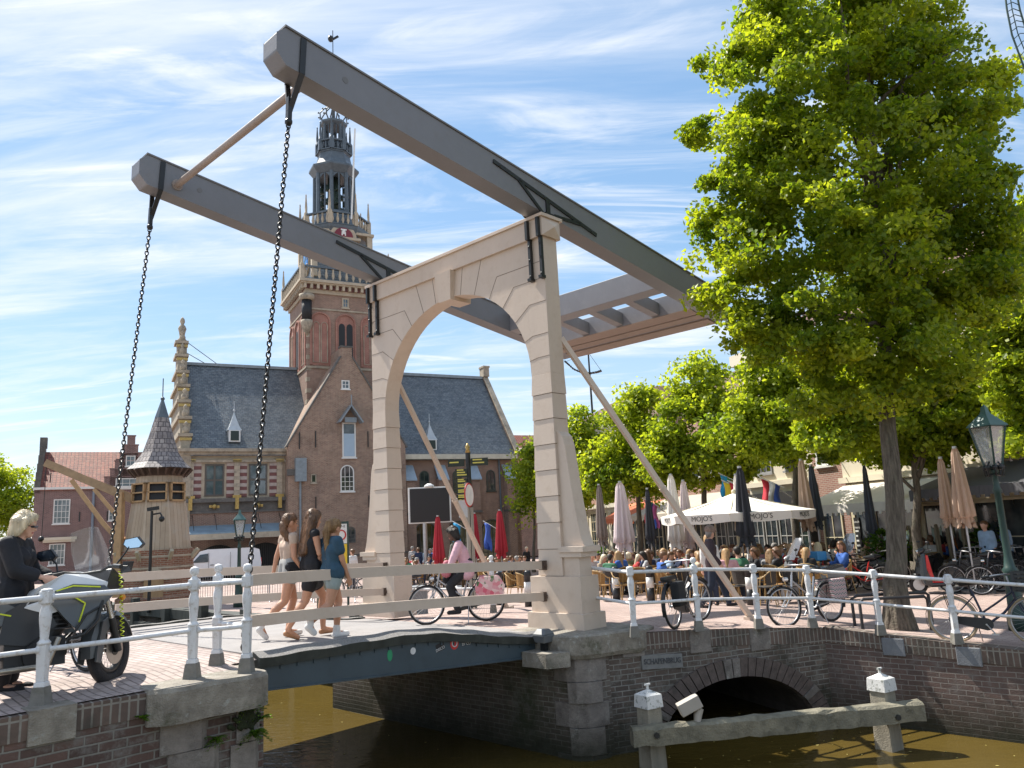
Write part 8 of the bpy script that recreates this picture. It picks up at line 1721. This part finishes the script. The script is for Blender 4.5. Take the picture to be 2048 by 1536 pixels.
pinkj = M('pink_quilted_jacket', (.60, .36, .42), .75, .1, 9, bump=.5, bscale=22); scarfm = M('grey_green_scarf', (.11, .12, .10), .9)
def scarf(t, J, H):
    g = MB(); g.caps((.0, -.06, 1.40), .055, (.0, .06, 1.40), .055, 8); g.caps((.05, .02, 1.36), .05, (.07, .03, 1.05), .045, 8); g.caps((.06, -.03, 1.34), .04, (.10, -.02, 1.12), .04, 8); remesh(g, 'scarf', scarfm, t, .014, 3); mb = MB(); mb.caps((.17, .03, 1.05), .07, (.18, .03, .90), .10, 10); mb.build('front_bag', M('rose_bag', (.50, .16, .20), .7, .2, 9), t)
person('woman in pink quilted jacket riding the silver bicycle with flower panniers', cyp, cya, JC, skin_d, 'dark', [('quilted_jacket', pinkj, top(.03, 1.92, .12), {}), ('trousers', blackc, pants(.016, .96), {}), ('hair', hairm['dark'], hairfn('bob'), {}), ('shoes', blackc, shoes(.01), {})], .012, extra=scarf)
# ---- terrace crowd
SEAT = dict(head=(.03, 0, 1.16), neck=(-.05, 0, 1.02), chest=(-.06, 0, .84), pelvis=(-.10, 0, .53), shL=(-.06, .17, .96), shR=(-.06, -.17, .96), elL=(.02, .22, .74), elR=(.02, -.22, .74), wrL=(.24, .14, .76), wrR=(.24, -.14, .76), hipL=(-.06, .09, .51), hipR=(-.06, -.09, .51), knL=(.34, .11, .50), knR=(.34, -.11, .50), anL=(.32, .11, .09), anR=(.32, -.11, .09), toeL=(.46, .12, .03), toeR=(.46, -.12, .03), look=(1, 0, 0))
def sit(**k): J = dict(SEAT); J.update(k); return J
poses = [sit(), sit(head=(-.02, .03, 1.17), look=(.8, .6, 0), wrL=(.12, .05, .98), elL=(.10, .22, .76)), sit(head=(.10, 0, 1.12), chest=(-.01, 0, .84), neck=(.03, 0, 1.0), shL=(.02, .17, .94), shR=(.02, -.17, .94), wrR=(.34, -.08, .78), wrL=(.34, .08, .78), look=(.9, -.35, -.1)), sit(look=(.6, -.8, 0), elR=(-.08, -.25, .74), wrR=(.1, -.26, .68))]
protos = {}
def clothc(o, c): o.color = (c[0], c[1], c[2], 1)
for pi_, J in enumerate(poses):
    for hk in ('short', 'long', 'bob'):
        g = [('shirt', cloth, top(.016, (.5, 1.9, .5, 1.9)[pi_], .02), {}), ('trousers', cloth, pants(.014, .96), {}), ('hair', hairm['brown'], hairfn(hk, .28), {}), ('shoes', blackc, shoes(.01), {})]
        protos[(pi_, hk)] = person('x', (0, 0, -50), 0, J, skin_l, 'brown', g, .026, face=False, fem=0 if hk == 'short' else 1.)
used_p = set()
cols = {'white': (.70, .69, .68), 'black': (.015, .015, .018), 'navy': (.025, .04, .09), 'light blue': (.30, .42, .58), 'bright blue': (.04, .12, .40), 'pink': (.60, .33, .36), 'beige': (.45, .36, .26), 'grey': (.28, .28, .29), 'red': (.42, .04, .04), 'green': (.05, .18, .10), 'olive': (.14, .14, .07), 'striped grey': (.42, .42, .43)}
hairs = ['blond', 'brown', 'dark', 'lightbrown', 'brown', 'blond', 'lightbrown', 'red', 'dark', 'pale']
hname = {'blond': 'blond', 'brown': 'brown', 'dark': 'dark', 'lightbrown': 'light brown', 'grey': 'grey', 'pale': 'pale blond', 'red': 'ginger'}
skins = [skin_l, skin_t, skin_l, skin_t]
def seated(loc, rot, pose, hk, shirt, hair, sk, label, trou=None):
    key = (pose, hk); P = protos[key]
    if key not in used_p:
        used_p.add(key); t = P; t.location = tuple(map(float, loc)); t.rotation_euler.z = rot; t['label'] = label; t['group'] = 'guests seated on the terraces'
    else: t = dup(P, loc, rot, label, 'guests seated on the terraces')
    for o in t.children:
        n = o.name.split('.')[0]
        if n == 'shirt': clothc(o, cols[shirt])
        elif n == 'trousers': clothc(o, trou or (.03, .035, .06))
        elif n == 'hair': o.material_slots[0].link = 'OBJECT'; o.material_slots[0].material = hairm[hair]
        elif n == 'body': o.material_slots[0].link = 'OBJECT'; o.material_slots[0].material = sk
    t.scale = (random.uniform(.97, 1.06),)*3
    return t
# chairs and tables
wick = BRK('woven_wicker', (.48, .25, .06), (.58, .34, .11), (.16, .08, .02), .035, .02, .006, rough=.6, bump=.4, var=.2); wickd = BRK('dark_wicker', (.07, .055, .045), (.11, .085, .07), (.02, .018, .015), .035, .02, .006, rough=.6, bump=.4)
bam = M('bamboo_frame', (.45, .30, .13), .5, .15, 6); tabt = M('table_top', (.16, .13, .11), .45, .2, 5)
def mkchair(label, w, fr):
    t = thing('terrace_chair', label, 'chair', (0, 0, -50), 0, 'terrace chairs'); mb = MB(); mb.lathe([(.23, .43), (.24, .45), (.22, .465)], 16); mb.build('seat', w, t)
    mb = MB(); a = [R(x) for x in np.linspace(100, 260, 11)]
    for a0, a1 in zip(a[:-1], a[1:]):
        f = lambda t_, r, z: (r*math.cos(t_), r*math.sin(t_), z); mb.hexa([f(a0, .24, .50), f(a1, .24, .50), f(a1, .225, .50), f(a0, .225, .50)], [f(a0, .27, .86-.08*abs(math.sin(a0))**3), f(a1, .27, .86-.08*abs(math.sin(a1))**3), f(a1, .255, .86-.08*abs(math.sin(a1))**3), f(a0, .255, .86-.08*abs(math.sin(a0))**3)])
    mb.build('backrest', w, t); mb = MB(); ar = [R(x) for x in np.linspace(60, 300, 15)]; mb.tube([(.27*math.cos(q), .27*math.sin(q), .66+.21*max(0, -math.cos(q))**.6) for q in ar], .014, 6); mb.build('arm_hoop', fr, t)
    for s in (-1, 1):
        mb = MB(); mb.tube([(.19, s*.19, 0), (.16, s*.17, .44), (.135, s*.235, .66)], .013, 6); mb.build('leg', fr, t); mb = MB(); mb.tube([(-.23, s*.17, 0), (-.15, s*.16, .44), (-.16, s*.21, .8)], .013, 6); mb.build('leg', fr, t)
    return t
ch_w = mkchair('x', wick, bam); ch_d = mkchair('x', wickd, bam); used_c = set()
tb0 = thing('terrace_table', 'x', 'table', (0, 0, -50), 0, 'round terrace tables'); mb = MB(); mb.lathe([(.36, .72), (.37, .735), (.36, .75)], 20); mb.build('tabletop', tabt, tb0); mb = MB(); mb.tube([(0, 0, .03), (0, 0, .72)], .03, 8); mb.build('pedestal', ironblk, tb0); mb = MB()
for k in range(4): mb.bar((0, 0, .05), (.27*math.cos(k*pi/2+.7), .27*math.sin(k*pi/2+.7), .02), .05, .03)
mb.build('foot', ironblk, tb0)
def put(P, loc, rot, label):
    if P.name not in used_c: used_c.add(P.name); P.location = tuple(map(float, loc)); P.rotation_euler.z = rot; P['label'] = label; return P
    return dup(P, loc, rot, label)
ords = ['leftmost', 'second from left', 'third from left', 'fourth from left', 'fifth from left', 'sixth from left', 'seventh from left', 'eighth from left', 'ninth from left', 'tenth from left', 'eleventh from left', 'twelfth from left', 'thirteenth from left', 'fourteenth from left', 'fifteenth from left']
def nth(i): return ['first', 'second', 'third', 'fourth', 'fifth', 'sixth', 'seventh', 'eighth', 'ninth', 'tenth', 'eleventh', 'twelfth', 'thirteenth', 'fourteenth', 'fifteenth', 'sixteenth', 'seventeenth', 'eighteenth', 'nineteenth', 'twentieth', 'twenty-first', 'twenty-second', 'twenty-third', 'twenty-fourth', 'twenty-fifth', 'twenty-sixth', 'twenty-seventh', 'twenty-eighth', 'twenty-ninth', 'thirtieth'][i]
def zone(zname, x0, x1, rows, seed, dens=1.):
    """rows: (distance, number of tables, row name); every table gets two to four guests"""
    g = random.Random(seed)
    for Y, nt, rn in rows:
        ppl = []; chs = []; tbs = []
        for i in range(nt):
            px = x0+(x1-x0)*(i+.5+g.uniform(-.2, .2))/nt; c = gp(px, Y+g.uniform(-.5, .5)); tbs.append((px, c))
            n = g.choice([2, 3, 3, 4]); ph = g.uniform(0, 6.28)
            for k in range(n):
                a = ph+2*pi*k/n+g.uniform(-.2, .2); q = c+V(math.cos(a), math.sin(a), 0)*.72; q[2] = gz(q[0], q[1]); v = V(q[0], q[1], q[2]+1)-CAM; sx = 1024+FPX*(v@RT)/(v@FW); chs.append((sx, q, a+pi, g.random() < .6)); 
                if g.random() < dens: ppl.append((sx, q, a+pi))
        for i, (px, c) in enumerate(sorted(tbs, key=lambda e: e[0])): put(tb0, c, g.random(), f'round dark table, {nth(i)} from left in {rn} row {zname}')
        for i, (px, q, a, w) in enumerate(sorted(chs, key=lambda e: e[0])): put(ch_w if w else ch_d, q, a, f'{"golden" if w else "dark"} wicker chair, {nth(i)} from left in {rn} row {zname}')
        for i, (px, q, a) in enumerate(sorted(ppl, key=lambda e: e[0])):
            hk = g.choice(['short', 'short', 'long', 'bob']); sh = g.choice(list(cols)); hr = g.choice(hairs if hk != 'short' else ['brown', 'dark', 'grey', 'lightbrown', 'brown'])
            lab = f'{hname[hr]} haired guest in {sh}, {nth(i)} in {rn} row {zname}'
            seated(q, a, g.randrange(4), hk, sh, hr, g.choice(skins), lab, g.choice([(.03, .035, .06), (.02, .02, .02), (.3, .28, .22), (.12, .15, .22)]))
zone('inside the arch', 795, 1048, [(36.5, 6, 'front'), (39.5, 6, 'middle'), (43, 7, 'back')], 3, .95)
zone('right of the bridge leg', 1190, 1345, [(25.5, 4, 'front'), (28.5, 5, 'second'), (32, 5, 'third'), (36, 5, 'back')], 5, .97)
zone('under the open parasol', 1360, 1660, [(21.4, 5, 'front'), (23.6, 5, 'second'), (26, 6, 'third'), (28.6, 6, 'back')], 8, .93)
zone('right of the lime trunk', 1690, 1960, [(25.3, 4, 'front')], 12, .85)
# empty chairs nearest the canal
g = random.Random(2); row = [(1205, 22.9, 1), (1246, 22.6, 1), (1283, 23.2, 1), (1318, 22.4, 0), (1338, 23.0, 1), (1372, 21.2, 0), (1402, 20.6, 1), (1462, 20.4, 1), (1490, 19.8, 0), (1536, 18.9, 0), (1552, 19.8, 1), (1590, 19.3, 0), (1642, 19.6, 1), (1030, 24.5, 1), (1052, 24.2, 1), (985, 26.5, 0)]
rl = [p for p in sorted(row)]
for i, (px, Y, w) in enumerate(rl): put(ch_w if w else ch_d, gp(px, Y), g.uniform(0, 6.3), f'empty {"golden" if w else "dark"} wicker chair near the canal, {ords[i] if i < 15 else "rightmost"} of the outer row')
for k_ in list(protos):
    if k_ not in used_p:
        for o in list(protos[k_].children): bpy.data.objects.remove(o)
        bpy.data.objects.remove(protos[k_])
# white menu stands on the tables
ms_ = None
for px, Y, lab in ((1447, 22.6, 'white menu stand right behind the walking man'), (1468, 24.0, 'white menu stand left of the charcoal parasol'), (1511, 21.3, 'white menu stand nearest the silver bicycle'), (1648, 23.4, 'white menu stand under the tan parasol'), (1382, 24.5, 'white menu stand left of the walking man')):
    b0 = gp(px, Y)+V(0, 0, .74)
    if ms_ is None:
        ms_ = thing('menu_stand', lab, 'menu stand', b0, .3, 'white menu stands on terrace tables'); mb = MB(); mb.prism([(-.16, 0), (-.05, 0), (0, .1), (.05, 0), (.16, 0), (.11, .42), (-.11, .42)], lambda u, v: V(u, -.02, v), lambda u, v: V(u, .02, v)); mb.build('card', twht, ms_)
    else: dup(ms_, b0, random.random(), lab)
# standing people further off
def standing(px, Y, rot, shirt, hair, hk, label, sk=skin_l, h=1.7, trou=None):
    t = person(label, gp(px, Y), rot, stand(h), sk, hair, [('shirt', cloth, top(.02, 1.3, .06), {}), ('trousers', cloth, pants(.016, .96), {}), ('hair', hairm[hair], hairfn(hk, .25), {}), ('shoes', blackc, shoes(), {})], .024, 'people standing beyond the tables', False, fem=0)
    for o in t.children:
        if o.name.startswith('shirt'): clothc(o, cols[shirt])
        if o.name.startswith('trousers'): clothc(o, trou or (.03, .04, .07))
standing(1428, 19.3, R(100), 'white', 'blond', 'long', 'blond woman in white standing behind the man with the cap', h=1.66)
standing(1988, 21.5, R(200), 'light blue', 'brown', 'short', 'waiter in light blue shirt left of another waiter under the charcoal awning'); standing(2026, 21.8, R(170), 'light blue', 'dark', 'short', 'waiter with dark tie at the right edge under the charcoal awning')
for i, (px, Y, s, h, hk, lab) in enumerate(((826, 45, 'grey', 'grey', 'short', 'man in grey standing leftmost below the screen'), (838, 44, 'navy', 'brown', 'short', 'man in navy standing below the screen'), (852, 45, 'light blue', 'brown', 'short', 'person in light blue below the screen post'), (862, 44, 'navy', 'grey', 'short', 'grey haired person in navy left of the first red parasol'), (868, 45.5, 'bright blue', 'dark', 'short', 'person in bright blue touching the first red parasol'), (1056, 44, 'black', 'pale', 'short', 'man in black just left of the right bridge leg'))): standing(px, Y, R(60+50*i), s, h, hk, lab)
standing(706, 33, R(150), 'white', 'brown', 'short', 'person in white beyond the zone sign beside the left bridge leg')
# glazed terrace screen posts, hedges
hd_ = LEAF('hedge_leaf', (.03, .08, .012), (.12, .20, .03), (2.2, 2.1, .8))
for px, Y, w_, lab in ((1783, 23.8, 36, 'leafy laurel hedge in a planter behind the lime trunk'), (1995, 23.6, 40, 'leafy laurel hedge in a planter behind the lantern post'), (1195, 36, 20, 'low planter hedge under the taupe parasol')):
    b0 = gp(px, Y); t = thing('planter_hedge', lab, 'hedge', b0); w = w_*Y/FPX; leaves('foliage', [(b0+V(0, 0, 1.1), V(w, .35, .45)), (b0+V(w*.4, 0, .9), V(w*.6, .35, .4))], 1500, .10, hd_, t, b0, 40, .2, .6, 5); mb = MB(); mb.box(-w, w, -.3, .3, 0, .55); mb.build('planter', timber, t)
for i, px in enumerate((1832, 1888, 1912, 1942, 1972)):
    p = gp(px, 23.9); t = thing('screen_post', f'weathered wooden screen post, {ords[i]} in the row behind the scooters', 'post', p, .2, 'wooden screen posts by the terrace'); mb = MB(); mb.box(-.05, .05, -.05, .05, 0, 1.55); mb.frus(0, 0, 1.55, 1.68, .1, .1, .1, .01); mb.build('upright', timber, t)
